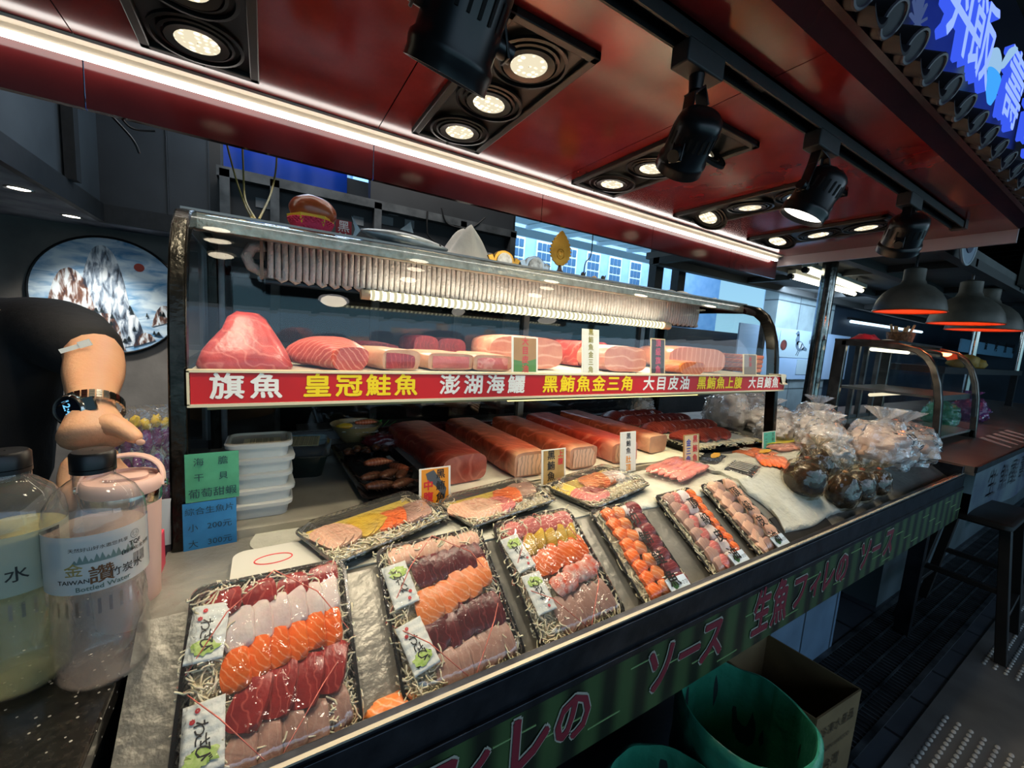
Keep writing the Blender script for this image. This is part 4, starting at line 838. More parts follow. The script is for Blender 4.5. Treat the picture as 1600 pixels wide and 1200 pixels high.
def pat_grn(b, w, h): b.add([(-.43 * w, -.0021, .03 * h), (.43 * w, -.0021, .03 * h), (.43 * w, -.0021, .40 * h), (.0, -.0021, .30 * h), (-.43 * w, -.0021, .36 * h)], [(0, 1, 2, 3, 4)])
pat_grn.m = grn
card('price_card', 'orange upright card with a grey fish print and black and red characters', 657, 735, 703, 795, .93, orange, [('黑鮪魚', inkb, .17, (.80, .16), .30, .012), ('中腹', redk, -.22, (.52, .20), .32, .02)], pat=pat_fish, zb=1.012)
card('price_card', 'tan upright card with black brush characters and small red ones, before the third tuna block', 850, 705, 882, 768, .93, tan, [('黑鮪魚', inkb, -.12, (.82, .22), .36, .012), ('上腹', redk, .27, (.84, .62), .26, .012)], zb=1.012)
card('price_card', 'narrow white upright card with dark characters, last two in orange, before the last tuna block', 975, 677, 992, 742, .93, cardw, [('黑鮪魚', inkb, 0, (.88, .52), .55, .01), ('肚頂', orange, 0, (.30, .10), .50, .015)], zb=1.012)
card('price_card', 'small cream card with blue and red characters before the sliced tuna tray', 1073, 681, 1092, 720, .90, pm('card_cream', '#d8c49c', .5), [('金三角', blu, -.2, (.72, .18), .32, .015), ('黑鮪魚', redk, .22, (.82, .2), .32, .015)], rim=tan, zb=1.012)
card('note_card', 'small teal handwritten note at the foot of the right case post', 1195, 676, 1212, 697, .92, pm('note_teal', '#4fb3a0', .6), [('大中小', inkb, .25, (.8, .2), .25, 0), ('一二三', inkb, -.25, (.8, .2), .25, 0)], rim=MATS['card_white'], zb=1.012, foot=False)
card('price_card', 'shelf card with red characters on wood-and-green ground', 803, 525, 840, 581, .975, wood, [('大目皮油', redk, 0, (.86, .1), .38, .012)], pat=pat_grn, zb=1.3435)
card('price_card', 'tall white shelf card with olive characters', 915, 513, 935, 586, .975, cardw, [('黑鮪魚金三角', olive, 0, (.92, .08), .62, .014)], zb=1.3435)
card('price_card', 'narrow dark shelf card with crimson characters', 1022, 528, 1038, 588, .975, dk, [('頂級旗魚', pm('ink_rose', '#d2405c', .5), 0, (.86, .12), .6, .012)], rim=MATS['card_cream'], zb=1.3435)
card('price_card', 'small brown-blue shelf card nearest the right end of the red sign', 1165, 553, 1181, 591, .975, pm('card_brown', '#7a6a5a', .5), [('皮油', redk, 0, (.75, .5), .5, .012)], rim=MATS['card_cream'], zb=1.3435)
# handwritten notes taped by the left case post
def note(label, px, y, z0, h, w, m, lines):
    t = thing('handwritten_note', label, 'note', (px, y, z0), (-.03, 0, .05))
    def f(u, v): return Vector(((u - .5) * w, -.002 - .003 * sin(v * 3) * u, v * h))
    MB().grid(f, 6, 6, 0).build('paper_sheet', m, t)
    b = MB()
    for s, ux, uz, sz in lines: text(b, s, (w * ux, -.0058, h * uz), (1, .02, 0), (0, 0, 1), sz, .0, 1, ext=.004, lift=0)
    b.build('handwriting', pm('ink_navy', '#14323f', .5), t, smooth=False)
note('green taped note with three rows of handwritten characters beside the white tubs', -.089, .936, 1.094, .094, .084, pm('note_green', '#4fa27c', .6, n=(30, '#44906c', .2)), [('海', -.25, .82, .017), ('膽', .2, .82, .017), ('干', -.25, .5, .016), ('貝', .2, .5, .016), ('葡萄甜蝦', 0, .17, .019)])
note('blue taped note with handwritten prices under the green note', -.094, .933, .999, .094, .084, pm('note_blue', '#2f7fb4', .6, n=(30, '#276fa3', .2)), [('綜合生魚片', 0, .82, .0155), ('小   200元', 0, .48, .016), ('大   300元', 0, .14, .016)])
# stacked white tubs
tub = pm('white_tub', '#d6d5cc', .35)
def tubthing(k, x, y, z, lab):
    t = thing('takeaway_tub', lab, 'tub', (x, y, z), (0, 0, .06 * (k % 2) - .02), 'stacked white tubs')
    w, l = .125, .105
    MB().loft([rrect(w - .02, l - .02, .018, 0), rrect(w - .012, l - .012, .02, .024), rrect(w, l, .02, .025), rrect(w + .002, l + .002, .02, .033), rrect(w - .004, l - .004, .02, .035)], True, k < 4).build('tub_body', tub, t, ang=50)
    if k == 4:
        MB().loft([rrect(w - .004, l - .004, .02, .035), rrect(w - .012, l - .012, .018, .036), rrect(w - .018, l - .018, .018, .031)], False, True).build('tub_lid', pm('milky_lid', '#bfb7a0', .25), t, ang=50)
        lb = MB().box((-.03, -.036, .0318), (.04, .006, .0322)).build('label', pm('label_cream', '#d9cf9f', .6), t); b = MB()
        for i in range(3): text(b, '日期品名', (.004, -.004 - i * .012, .0323), (1, 0, 0), (0, 1, 0), .012, 0, lift=0)
        b.build('lettering', inkb, lb, smooth=False)
for k, lab in enumerate(('lowest white plastic tub of the stack behind the notes', 'second white tub from the bottom of the stack', 'middle white tub of the stack', 'fourth white tub, right under the lidded one', 'top white tub with a cream label on its lid')):
    tubthing(k, -.012 + .003 * (k % 2), 1.045, 1.0145 + k * .0335, lab)
t = thing('food_container', 'clear-lidded dark container with a cream label behind the white tubs', 'container', (.095, 1.30, 1.0145), (0, 0, -.15))
MB().loft([rrect(.10, .15, .02, 0), rrect(.13, .18, .02, .06), rrect(.142, .19, .02, .062), rrect(.142, .19, .02, .066), rrect(.128, .176, .02, .066)], True, False).build('container_body', pm('dark_tub', '#1a211d', .2), t, ang=50)
MB().loft([rrect(.143, .192, .02, .067), rrect(.132, .18, .02, .07), rrect(.12, .168, .02, .082), rrect(.116, .164, .02, .084)], False, True).build('lid', clear('tub_lid', (.8, .82, .82), .05, .08, white=.04), t, ang=50)
lb = MB().box((-.045, -.05, .085), (.04, .055, .0856)).build('label', MATS['label_cream'], t); b = MB()
for i in range(6): text(b, '品名成分日期', (0, .045 - i * .017, .086), (1, 0, 0), (0, 1, 0), .012, 0, lift=0)
b.build('lettering', inkb, lb, smooth=False)
# sheets under the tuna
def sheet(x0, x1, y0, y1, z, seed, label, m=paper):
    def f(u, v):
        x = x0 + (x1 - x0) * u; y = y0 + (y1 - y0) * v; return Vector((x, y + .008 * noise.noise(Vector((u * 5, 0, seed))), z + .004 + .003 * noise.noise(Vector((x * 16, y * 10, seed))) + .0015 * noise.noise(Vector((x * 50, y * 40, seed)))))
    return tag(MB().grid(f, 70, 40, .002).build('absorbent_sheet', m, ang=80), label, 'sheet')
sheet(.34, 1.46, .965, 1.60, 1.0145, 3, 'cream absorbent sheet under the five tuna blocks')
# tuna blocks
def tunablock_mat(name, c1, c2, fat):
    m = fish(name, c1, c2, '#c9705c', lscale=7, dist=9, amt=.2, axis='DIAGONAL'); t = m.node_tree; bb = t.nodes['Principled BSDF']
    tcn = t.nodes.new('ShaderNodeTexCoord'); sp_ = t.nodes.new('ShaderNodeSeparateXYZ'); t.links.new(tcn.outputs['Object'], sp_.inputs[0])
    nz = t.nodes.new('ShaderNodeTexNoise'); nz.inputs['Scale'].default_value = 14; t.links.new(tcn.outputs['Object'], nz.inputs[0])
    ad = t.nodes.new('ShaderNodeMath'); ad.operation = 'MULTIPLY_ADD'; ad.inputs[1].default_value = .09; t.links.new(nz.outputs[0], ad.inputs[0]); t.links.new(sp_.outputs[1], ad.inputs[2])
    mr = t.nodes.new('ShaderNodeMapRange'); mr.inputs[1].default_value = -.16; mr.inputs[2].default_value = -.23; t.links.new(ad.outputs[0], mr.inputs[0])
    mx = t.nodes.new('ShaderNodeMix'); mx.data_type = 'RGBA'; t.links.new(bb.inputs['Base Color'].links[0].from_socket, mx.inputs[6]); mx.inputs[7].default_value = (*hx(fat), 1)
    t.links.new(mr.outputs[0], mx.inputs[0]); t.links.new(mx.outputs[2], bb.inputs['Base Color']); return m
TB1 = tunablock_mat('tuna_block_red', '#a83a2a', '#80241a', '#c98a74'); TB2 = tunablock_mat('tuna_block_brown', '#a04c34', '#702a1c', '#d9ab8c')
def loaf(mb, w, l, h, seed, taper=.85, sag=0, pw=.5, arch_=0, n=26, m=22):
    """rounded block: rings along y"""
    rings = []
    for i in range(m + 1):
        v = i / m; y = (v - .5) * l; e = 1 - abs(2 * v - 1) ** 9; e = max(e, .0) ** .35 if 0 < v < 1 else .86
        sc = (taper + (1 - taper) * v); ring = []
        for k in range(n):
            a = 2 * pi * k / n; c, s = cos(a), sin(a); x = math.copysign(abs(c) ** pw, c) * w / 2 * sc; z = math.copysign(abs(s) ** pw, s) * h / 2
            d = 1 + .05 * noise.noise(Vector((c * 1.3, s * 1.3, v * 3 + seed)))
            z2 = z * d * (.9 + .1 * e) + h / 2; z2 = max(.001, z2) * (1 + arch_ * (1 - (2 * v - 1) ** 2) * (z > 0))
            ring.append(Vector((x * d * (.9 + .1 * e) + sag * (1 - (2 * v - 1) ** 2), y + .008 * noise.noise(Vector((c, s, seed + 3))) * (1 if v > .9 or v < .1 else 0), z2)))
        rings.append(ring)
    return mb.loft(rings)
TG = 'tuna blocks on the cream sheet'
for i, (x, y, w, l, h, yw, m, lab) in enumerate(((.475, 1.245, .165, .46, .082, .05, TB1, 'rounded red tuna block with a dark spot, nearest the shrimp tray'), (.685, 1.24, .14, .50, .08, .02, TB2, 'brownish tuna block with a pale grey-streaked end, second from the shrimp tray'), (.90, 1.24, .14, .50, .078, .02, TB2, 'middle tuna block with a pale fatty end, behind the tan card'), (1.10, 1.26, .15, .54, .076, .0, TB1, 'bright red long tuna block, fourth from the shrimp tray'), (1.33, 1.31, .13, .54, .07, .03, TB2, 'slim brown-backed tuna block beside the sliced tuna tray'))):
    t = thing('tuna_block', lab, 'fish block', (x, y, 1.021), (0, 0, yw), TG)
    b = MB(); loaf(b, w, l, h, i * 3.3, .86, pw=.38 if i else .55); b.build('flesh', m, t, ang=60)
    if i == 0:
        MB().blob((.035, -l / 2 + .016, .045), (.007, .006, .006), .1).build('dark_spot', pm('blood_spot', '#2c1210', .4), t)
    if i in (1, 2, 3):
        b = MB(); b.grid(lambda u, v: Vector(((u - .5) * w * .66, -l / 2 - .0016 - .002 * sin(u * 3), .008 + v * h * .78)), 6, 6, 0); b.build('fat_face', pm('fat_streaks', '#dcb193', .35, n2=(22, '#6b5f60' if i == 1 else '#c27d68', 5, .35, 'X')), t)
for px, py, s, lab in ((604, 693, .06, 'small dark tuna end piece behind the shrimp bowl side'), (990, 662, .05, 'small tuna scrap behind the last tuna block')):
    p = at(px, py, z=1.03); tag(MB().blob((p.x, p.y, 1.02 + s * .4), (s * 1.3, s * .8, s * .45), .35, 6, 26, 14, seed=px).build('tuna_piece', F_tunad, ang=80), lab, 'fish piece')
# white tray with tuna ends behind the first block
t = thing('foam_tray', 'white foam tray holding a tuna end behind the first tuna block', 'tray', (.40, 1.50, 1.0145), (0, 0, .1))
MB().loft([rrect(.15, .11, .015, 0), rrect(.19, .14, .02, .022), rrect(.195, .145, .02, .022), rrect(.185, .135, .02, .021), rrect(.15, .11, .015, .005)]).build('tray_body', white_p, t, ang=50)
tag(MB().blob((.435, 1.50, 1.052), (.055, .04, .032), .3, 5, 26, 14, seed=4).build('tuna_piece', F_tunad, ang=80), 'dark red tuna end lying in the white foam tray', 'fish piece')
tag(MB().blob((.62, 1.57, 1.045), (.26, .03, .022), .35, 9, 40, 16, seed=9).build('fish_skin_strip', F_tunad, ang=80), 'long dark strip of fish lying behind the tuna blocks', 'fish piece')
lf = MB()
for k in range(7):
    a = Vector((.36 + k * .008, 1.60, 1.03)); lf.bar(a, a + Vector((.02 + .02 * k, -.03, .06 - .004 * k)), .012, .001)
tag(lf.build('bamboo_leaf', pm('leaf_green', '#2f7d3a', .4)), 'bright green serrated plastic leaf behind the white foam tray', 'garnish')
# bowl with ice, cooked shrimp and lemon
t = thing('bowl', 'tan ceramic bowl with ice, lemon and a cooked shrimp', 'bowl', (.29, 1.57, 1.0145))
MB().lathe([(.045, 0), (.05, .004), (.088, .062), (.092, .068), (.086, .066), (.05, .012)], n=36, c0=True, c1=True).build('bowl_body', pm('tan_glaze', '#b39c6c', .3, n=(12, '#8c7a50', .2)), t, ang=60)
tag(MB().blob((.29, 1.57, 1.062), (.072, .072, .014), .4, 14, 30, 12, seed=3).build('crushed_ice', pm('ice', '#c3c2ba', .25, bump=(60, .6)), ang=80), 'mound of crushed ice in the tan bowl', 'ice')
tag(MB().blob((.245, 1.55, 1.078), (.03, .016, .012), .1, 4, 20, 10).build('lemon_wedge', F_roe), 'yellow lemon wedge in the tan bowl', 'lemon')
def shrimp(loc, rot, s, label, m, group, dark=pm('shrimp_shell_dark', '#3d241a', .35)):
    t = thing('shrimp', label, 'shrimp', loc, rot, group); b = MB(); pts = []; rr = []
    for k in range(23):
        u = k / 22; a = -.2 + 1.5 * u; pts.append(Vector((s * (.9 * sin(a) - .1), s * (.55 * cos(a) - .35) * .5, s * .12))); e = sin(pi * min(1, max(.0, (u + .06)) ** .8)); rr.append(s * (.03 + .13 * max(0, e)) * (1 + .07 * (k % 3 == 0)))
    b.tube(pts, rr, 12, flat=.85); b.build('body', m, t, ang=80)
    tb = MB(); e = pts[-1]
    for k in (-1, 0, 1): tb.bar(e, e + Vector((s * .05 * (1 + .2 * k), -s * .16 + abs(k) * s * .02, .02 * s * k)) + Vector((k * s * .08, 0, 0)), s * .07, s * .015)
    tb.build('tail_fan', dark, t); lg = MB()
    for k in range(6): lg.rod(pts[4 + k * 2] - Vector((0, s * .05, s * .05)), pts[4 + k * 2] + Vector((s * .04, -s * .24, -s * .09)), s * .012, s * .006, 6)
    for k in (-1, 1): lg.tube([pts[0], pts[0] + Vector((-s * .15, s * .1 * k, s * .1)), pts[0] + Vector((-s * .1, s * .3 * k, s * .02))], s * .008, 5)
    lg.build('legs', dark, t)['kind'] = 'stuff'; return t
F_shr = pm('shrimp_brown', '#6b3f2a', .3, n=(18, '#3b2219', .2), n2=(26, '#8f6248', 1, .35, 'X'), coat=.3)
F_shro = pm('shrimp_orange', '#c4643a', .3, n=(18, '#8d3f24', .2), n2=(30, '#e2a07c', 1, .3, 'X'), coat=.3)
shrimp((.305, 1.56, 1.076), (0, 0, .1), .075, 'orange-striped cooked shrimp lying over the tan bowl', F_shro, None)
t = thing('black_tray', 'long black tray holding raw brown shrimps', 'tray', (.285, 1.22, 1.0145), (0, 0, .03))
MB().loft([rrect(.15, .46, .02, 0), rrect(.185, .50, .02, .02), rrect(.19, .505, .02, .021), rrect(.178, .495, .02, .02), rrect(.145, .455, .015, .005)]).build('tray_body', tray_b, t, ang=50)
SG = 'raw shrimps in the black tray'; cols = ['first', 'second', 'third', 'fourth', 'fifth']
for k in range(5):
    shrimp((.232 + k * .030, 1.35 + .008 * (k % 2), 1.028 + .004 * (k % 2)), (0, .2, 1.45 + .15 * (k % 3 - 1)), .088, 'dark raw shrimp in the back row of the black tray, %s from the tubs' % cols[k], F_shr, SG)
for k, (x, y, yw, z, m, lab) in enumerate(((.262, 1.165, .45, .018, F_shro, 'orange-tinted shrimp lying on top in the middle of the black tray'), (.24, 1.10, .6, .0, F_shr, 'brown shrimp in the front left part of the black tray'), (.285, 1.09, .9, .004, F_shr, 'brown shrimp in the middle of the front row of the black tray'), (.325, 1.08, 1.2, .0, F_shr, 'brown shrimp beside the front centre of the black tray'), (.345, 1.14, 2.1, .004, F_shro, 'orange-striped shrimp at the card side of the black tray'), (.24, 1.03, .3, .0, F_shr, 'brown shrimp lowest at the near corner of the black tray'), (.30, 1.02, .8, .0, F_shr, 'brown shrimp at the near edge beside the orange card'))):
    shrimp((x, y, 1.028 + z), (.1, .1, yw), .085, lab, m, SG)
# tray of sliced tuna at the far end of the case
t = thing('sliced_tuna_tray', 'large black platter of overlapping red tuna slices over radish and white paper', 'platter', (1.72, 1.25, 1.0145), (0, 0, -.03))
MB().loft([rrect(.46, .58, .02, 0), rrect(.50, .62, .02, .028), rrect(.505, .625, .02, .029), rrect(.49, .61, .02, .027), rrect(.46, .58, .02, .012)]).build('platter_body', tray_b, t, ang=50)
MB().grid(lambda u, v: Vector(((u - .5) * .44, (v - .5) * .56, .032 + .004 * noise.noise(Vector((u * 8, v * 8, 2))))), 24, 24, .003).build('white_paper', paper, t, ang=80)
F_plat = fish('platter_tuna', '#8f3a2e', '#702420', '#b5685a', lscale=30, dist=3, amt=.2, axis='X'); F_platd = fish('platter_tuna_dark', '#6d2722', '#521a1a', '#8f4a44', lscale=30, dist=3, amt=.2, axis='X')
mb = t; shreds(t, .48, .6, 420, .026, True, .012)
for r_, (y, n, m) in enumerate(((-.20, 8, F_plat), (-.04, 11, F_plat), (.11, 11, F_platd), (.23, 9, F_platd))):
    for k in range(n):
        x = -.20 + .037 * k + random.uniform(-.006, .006); F = Matrix.Translation((x, y + .012 * (k % 2), .046)) @ Matrix.Rotation(.5 + random.uniform(-.15, .15), 4, 'Z') @ Matrix.Rotation(-.42, 4, 'Y')
        slice_mb(F, .062, .11, .009, .012, random.random() * 40).build('tuna_slice', m, t, ang=70)
# upper shelf fish
F_sword = fish('swordfish', '#b5463f', '#943232', '#c9766c', lscale=14, dist=7, amt=.2, axis='DIAGONAL'); F_albt = fish('albacore', '#c98970', '#b56b58', '#e0b6a0', lscale=9, dist=3, amt=.2, axis='Z')
F_albs = fish('albacore_skin', '#cfa283', '#b98567', None); F_fil = fish('fillet_striped', '#c65a4c', '#a94239', '#eba993', lscale=38, dist=1.6, amt=.3, axis='DIAGONAL'); F_salf = fish('salmon_fillet', '#e5781f', '#d3600f', '#f6ab6c', lscale=26, dist=2, amt=.22, axis='DIAGONAL')
ZS = 1.3432
def sh(px, y=1.0): return at(px, 570, y=y).x
def block(name, label, x, y, w, l, h, yaw, m, seed=0, taper=.9, pw=.4, arch_=0, face=None, sag=0, parts=()):
    t = thing(name, label, 'fish block', (x, y, ZS), (0, 0, yaw), 'fish on the upper shelf')
    b = MB(); loaf(b, w, l, h, seed, taper, sag, pw, arch_); b.build('flesh', m, t, ang=60)
    if face:
        b = MB(); b.grid(lambda u, v: Vector(((u - .5) * w * taper * .8, -l / 2 - .0015 - .003 * sin(pi * u) * sin(pi * v), .006 + v * (h - .014))), 8, 8, 0); b.build('cut_face', face, t)
    return t
t = thing('swordfish_block', 'large pink-red swordfish block with sloped sides at the left end of the shelf', 'fish block', (sh(385), 1.09, ZS), (0, 0, .0), 'fish on the upper shelf')
rings = []
for w, l, z, r in ((.165, .20, 0, .02), (.172, .205, .008, .02), (.150, .185, .035, .02), (.125, .165, .055, .02), (.095, .13, .082, .02), (.07, .10, .104, .02), (.04, .07, .116, .015)):
    rings.append([p + Vector((.004 * noise.noise(p * 30), .004 * noise.noise(p * 30 + Vector((4, 0, 0))) + z * .1, .003 * noise.noise(p * 20))) for p in rrect(w, l, r, z, 6)])
MB().loft(rings).build('flesh', F_sword, t, ang=60)
MB().grid(lambda u, v: Vector(((u - .5) * (.125 - .03 * v), -.094 + .024 * v, .012 + v * .032)), 8, 6, 0).build('cut_face', fish('cut_pale', '#c98578', '#b86a5e', None), t)
block('salmon_fillet', 'red striped fillet with curved pale lines, second on the shelf', sh(520), 1.06, .12, .17, .055, .45, F_fil, 3, .8, .7, .35)
block('tuna_piece', 'small tuna block with dark red cut end, third on the shelf', sh(612, 1.02), 1.07, .125, .15, .052, .25, F_albs, 5, .85, .5, .0, F_tuna)
block('fish_piece', 'brown-red piece tucked behind the small tuna block', sh(585, 1.2), 1.22, .12, .14, .06, .1, F_tunad, 7, .9, .6)
block('albacore_piece', 'flat pale pink block, left one of the pair at the middle of the shelf', sh(692, 1.06), 1.10, .15, .16, .046, .1, F_albs, 9, .92, .35, .0, F_pink)
block('albacore_piece', 'flat pale pink block, right one of the pair beside the wood-green card', sh(760, 1.06), 1.09, .13, .15, .046, -.05, F_albs, 12, .92, .35, .0, F_pink)
block('tuna_piece', 'dark red piece standing behind the flat pale pair', sh(655, 1.35), 1.36, .10, .12, .085, .1, F_tunad, 14, .9, .6); block('tuna_piece', 'dark tuna lump behind the flat pale pair, near the big loin', sh(700, 1.36), 1.38, .12, .12, .08, -.1, F_tunad, 17, .9, .6)
block('albacore_loin', 'big domed pale loin behind the wood-green card', sh(815, 1.16), 1.20, .28, .24, .105, -.25, F_albt, 20, .9, .65, .0)
block('fish_piece', 'pink-red fish piece with pale lines behind the tall white card', sh(918, 1.22), 1.27, .19, .14, .10, .1, F_sword, 23, .9, .35)
block('albacore_loin', 'pale rounded loin between the white and dark shelf cards', sh(975, 1.05), 1.16, .21, .26, .092, -.1, F_albt, 26, .92, .6)
block('salmon_loin', 'long pinkish brown loin near the right end of the shelf', sh(1092, 1.1), 1.20, .30, .26, .105, -.35, pm('loin_brown', '#c9805e', .3, n=(12, '#b06a4c', .2), n2=(14, '#dba88a', 3, .2, 'X'), coat=.3), 29, .9, .6)
block('salmon_fillet', 'bright orange salmon fillet lying before the long loin', sh(1075, .99), 1.02, .24, .10, .05, .06, F_salf, 32, .7, .7)
for k in range(4):
    x = at(1158, 570, y=1.17).x + .004 * k; z = ZS + k * .022
    tag(MB(Matrix.Translation((x, 1.18, z)) @ Matrix.Rotation(.05 * k, 4, 'Z')).loft([rrect(.13, .17, .02, 0), rrect(.135, .175, .02, .01), rrect(.13, .17, .02, .019)]).build('salmon_slab', F_salf, ang=50), ('bottom', 'second', 'third', 'top')[k] + ' orange salmon slab of the pile at the shelf end', 'fish piece', 'pile of salmon slabs')
# clip hanging over the sign end
t = MB().prism([(2.0, .936, 1.35), (2.0, .936, 1.315), (2.0, .925, 1.31), (2.0, .925, 1.306), (2.0, .94, 1.309), (2.0, .9395, 1.352), (2.0, .99, 1.35), (2.0, .99, 1.346)][::1], (.045, 0, 0)).build('plastic_clip', pm('cream_plastic', '#d8cfb6', .4), smooth=False)
tag(t, 'cream plastic clip hooked over the end of the red lettered sign', 'clip')
# ------------------------------------------------------------------ small packs on the level bed
def flatpack(name, label, x, y, yaw, w, l, m, film_m, h=.014, lumps=None, extra=None, group=None, z=1.012, tilt=0):
    t = thing(name, label, 'pack', (x, y, z), (tilt, 0, yaw), group); s = random.random() * 40
    if lumps:
        n, mm, a, c = lumps
        for k in range(n[0] * n[1]):
            i, j = k % n[0], k // n[0]; px = (i + .5) / n[0] - .5 + random.uniform(-.01, .01); py = (j + .5) / n[1] - .5
            b = MB(); b.blob((px * w * .86, py * l * .86, h * .5 + .004), (w / n[0] * a, l / n[1] * c, h * .55), .25, 6, 14, 10, seed=k + s); b.build('piece', mm, t, ang=80)
    else: MB().grid(lambda u, v: Vector(((u - .5) * w * .9, (v - .5) * l * .9, h * (.6 + .4 * (1 - abs(2 * u - 1) ** 4) * (1 - abs(2 * v - 1) ** 4)) + .003 * noise.noise(Vector((u * 5, v * 5, s))))), 20, 20, h * .8).build('contents', m, t, ang=80)
    MB().grid(lambda u, v: Vector(((u - .5) * w * 1.08, (v - .5) * l * 1.08, h * (.25 + (1.35 if lumps else 1.0) * (1 - abs(2 * u - 1) ** 6) * (1 - abs(2 * v - 1) ** 6)) + .0035 * noise.noise(Vector((u * 7, v * 7, s + 3))))), 28, 28, 0).build('film_wrap', film_m, t, ang=80)
    if extra: extra(t, w, l, h)
    return t
F_ment = fish('pink_minced', '#e58d80', '#cf6d66', None, .35, sc=60)
flatpack('minced_fish_pack', 'vacuum pack of pink rolled fish pieces lying right of the pale yellow flat box', 1.235, .865, R(14), .27, .15, F_ment, film, .018, ((2, 6), F_ment, .55, .62), group=None)
blackpk = pm('black_pack', '#15171a', .2, n=(22, '#2c3033', .2), bump=(30, .5)); pkprint = pm('pack_print_pale', '#c9c6b6', .4); pkyel = pm('pack_print_yellow', '#c9962a', .4); pkor = pm('pack_print_orange', '#d8743a', .4, n=(20, '#b05426', .2))
def ex_black(ch, m2):
    def f(t, w, l, h):
        b = MB()
        for k, c in enumerate(ch): text(b, c, (-w * .3 + k * w * .2, l * .18, h * 1.5 + .002), (1, .15, 0), (-.15, 1, 0), .036, .02, lift=0)
        b.build('lettering', pkprint, t, smooth=False)
        MB().blob((w * .12, -l * .22, h * 1.35), (w * .26, l * .12, .003), .4, 8, 20, 8, seed=5).build('printed_patch', m2, t)
    return f
flatpack('printed_pack', 'black printed pack beside the pink fish pack, behind the slim boxes', 1.50, .93, R(20), .19, .12, blackpk, film, .012, extra=ex_black('鮮鮪', pkyel), group='printed black packs')
def ex_str(t, w, l, h):
    b = MB()
    for k in range(7): b.bar((-w * .42 + k * w * .13, -l * .3, h * 1.35), (-w * .36 + k * w * .13, l * .35, h * 1.4), .006, .001)
    b.build('printed_stripe', pkprint, t)
flatpack('printed_pack', 'black pack with pale stripes, the one nearest the bare frost', 1.51, .79, R(18), .18, .10, blackpk, film, .012, extra=ex_str, group='printed black packs')
flatpack('printed_pack', 'orange and beige printed pack under the small teal note', 1.80, .90, R(8), .20, .13, pkor, film, .012, extra=ex_black('極味', pkyel), group='printed black packs')
flatpack('salmon_pack', 'vacuum pack of bright orange salmon slices at the edge of the bare frost', 1.72, .79, R(35), .17, .12, F_sal, film, .014, ((1, 6), F_sal, .6, .7))
def ex_yel(t, w, l, h):
    lb = MB().grid(lambda u, v: Vector(((-.45 + u * .8) * w, (.02 + v * .42) * l, h * 1.45 + .002 * sin(u * 9))), 12, 4, .001).build('yellow_label', pm('label_yellow', '#e6d712', .5), t); b = MB()
    for i in range(3): text(b, '生魚片冷凍鮮', (-.05 * w, (.12 + .12 * i) * l, h * 1.45 + .004), (1, 0, 0), (0, 1, 0), .016, 0, lift=0)
    b.build('lettering', inkb, lb, smooth=False)
flatpack('minced_fish_pack', 'long pack of brownish pink pieces with a bright yellow label', 2.08, .90, R(-6), .34, .14, F_beige, film, .018, ((3, 5), pm('brown_pink', '#c08674', .35, n=(40, '#a0604f', .2)), .55, .6), extra=ex_yel)
# ------------------------------------------------------------------ bags
cr = clear('crinkled_bag', (.96, .97, .98), .05, .09, bump=(24, .8), white=.27, wcol=(.97, .92, .88), pow_=2.2)
cr2 = clear('dark_liquid_bag', (.9, .86, .78), .03, .06, bump=(16, .45), white=.03, wcol=(.6, .5, .35), pow_=1.1)
soy = pm('soy_brown', '#150d08', .2, n=(26, '#3d2815', .16)); soyb = pm('soy_brown_bits', '#5a3c20', .35, n=(30, '#2a190d', .2)); crabm = pm('crab_beige', '#dcbba5', .4, n=(14, '#b98a72', .22), bump=(40, .4)); crab2 = pm('fish_pale_bits', '#cfc4bc', .4, n=(18, '#8f8078', .25), bump=(40, .5)); gd = pm('fish_grey_black', '#8c8c8a', .3, n=(22, '#24262a', .15))
tie = pm('tie_red', '#b0543a', .5); BG = 'knotted bags at the far end of the bed'
def bag(label, p, r, m, filmm, tiec=None, amp=.22, seed=1, neck=True, lean=(0, 0), group=BG, name='knotted_bag', fl=.65):
    t = thing(name, label, 'bag', p, group=group); rx, ry, rz = r; c = Vector((0, 0, rz * fl))
    MB().blob(c, (rx * .9, ry * .9, rz * .84), amp * .8, 6, 30, 18, seed=seed, fl=fl).build('contents', m, t, ang=80)
    b = MB(); b.blob(c + Vector((0, 0, rz * .05)), (rx, ry, rz), amp * .75, 8, 56, 34, seed=seed + 5, fl=fl + .05)
    b.build('plastic_bag', filmm, t, ang=80 if amp < .15 else 34)
    if neck:
        q = c + Vector((lean[0], lean[1], rz * .92)); rings = []; N = 28
        for k in range(6):
            u = k / 5; rr = (.006 if u < .2 else .006 + .030 * (u - .2)) * (rx / .05) ** .6; rings.append([q + Vector((cos(2 * pi * j / N) * rr * (1 + .4 * sin(j * 2.7 + seed)), sin(2 * pi * j / N) * rr * (1 + .4 * cos(j * 1.9)), u * rz * .55)) for j in range(N)])
        MB().loft(rings, False, False).build('bag_neck', filmm, t, ang=80)
        if tiec: MB().lathe([(.004, -.004), (.009, -.002), (.009, .003), (.004, .005)], q + Vector((0, 0, .004)), 12, True, True).build('tie', tiec, t)
    return t
def onbed(px, py, z):
    p = at(px, py, z=z); return Vector((p.x, p.y, max(z, bedz(p.x, p.y) - .004)))
dl = ('dark soy-marinated bag with a pale lump under its knot, farthest left of the dark bags', 'dark bag behind the first dark bag', 'dark bag with a beige knot hanging to the front rail', 'dark bag between the beige-knotted one and the rail end', 'small dark bag nearest the beige crab bag')
D = [((1.66, .65, .945), (.085, .065, .085), 1, tie), ((1.86, .70, .975), (.07, .06, .075), 4, None), ((1.81, .585, .90), (.078, .052, .082), 7, pm('tie_beige', '#c79a6b', .5)), ((1.98, .59, .90), (.078, .052, .075), 11, tie), ((2.14, .585, .90), (.065, .048, .065), 15, tie)]
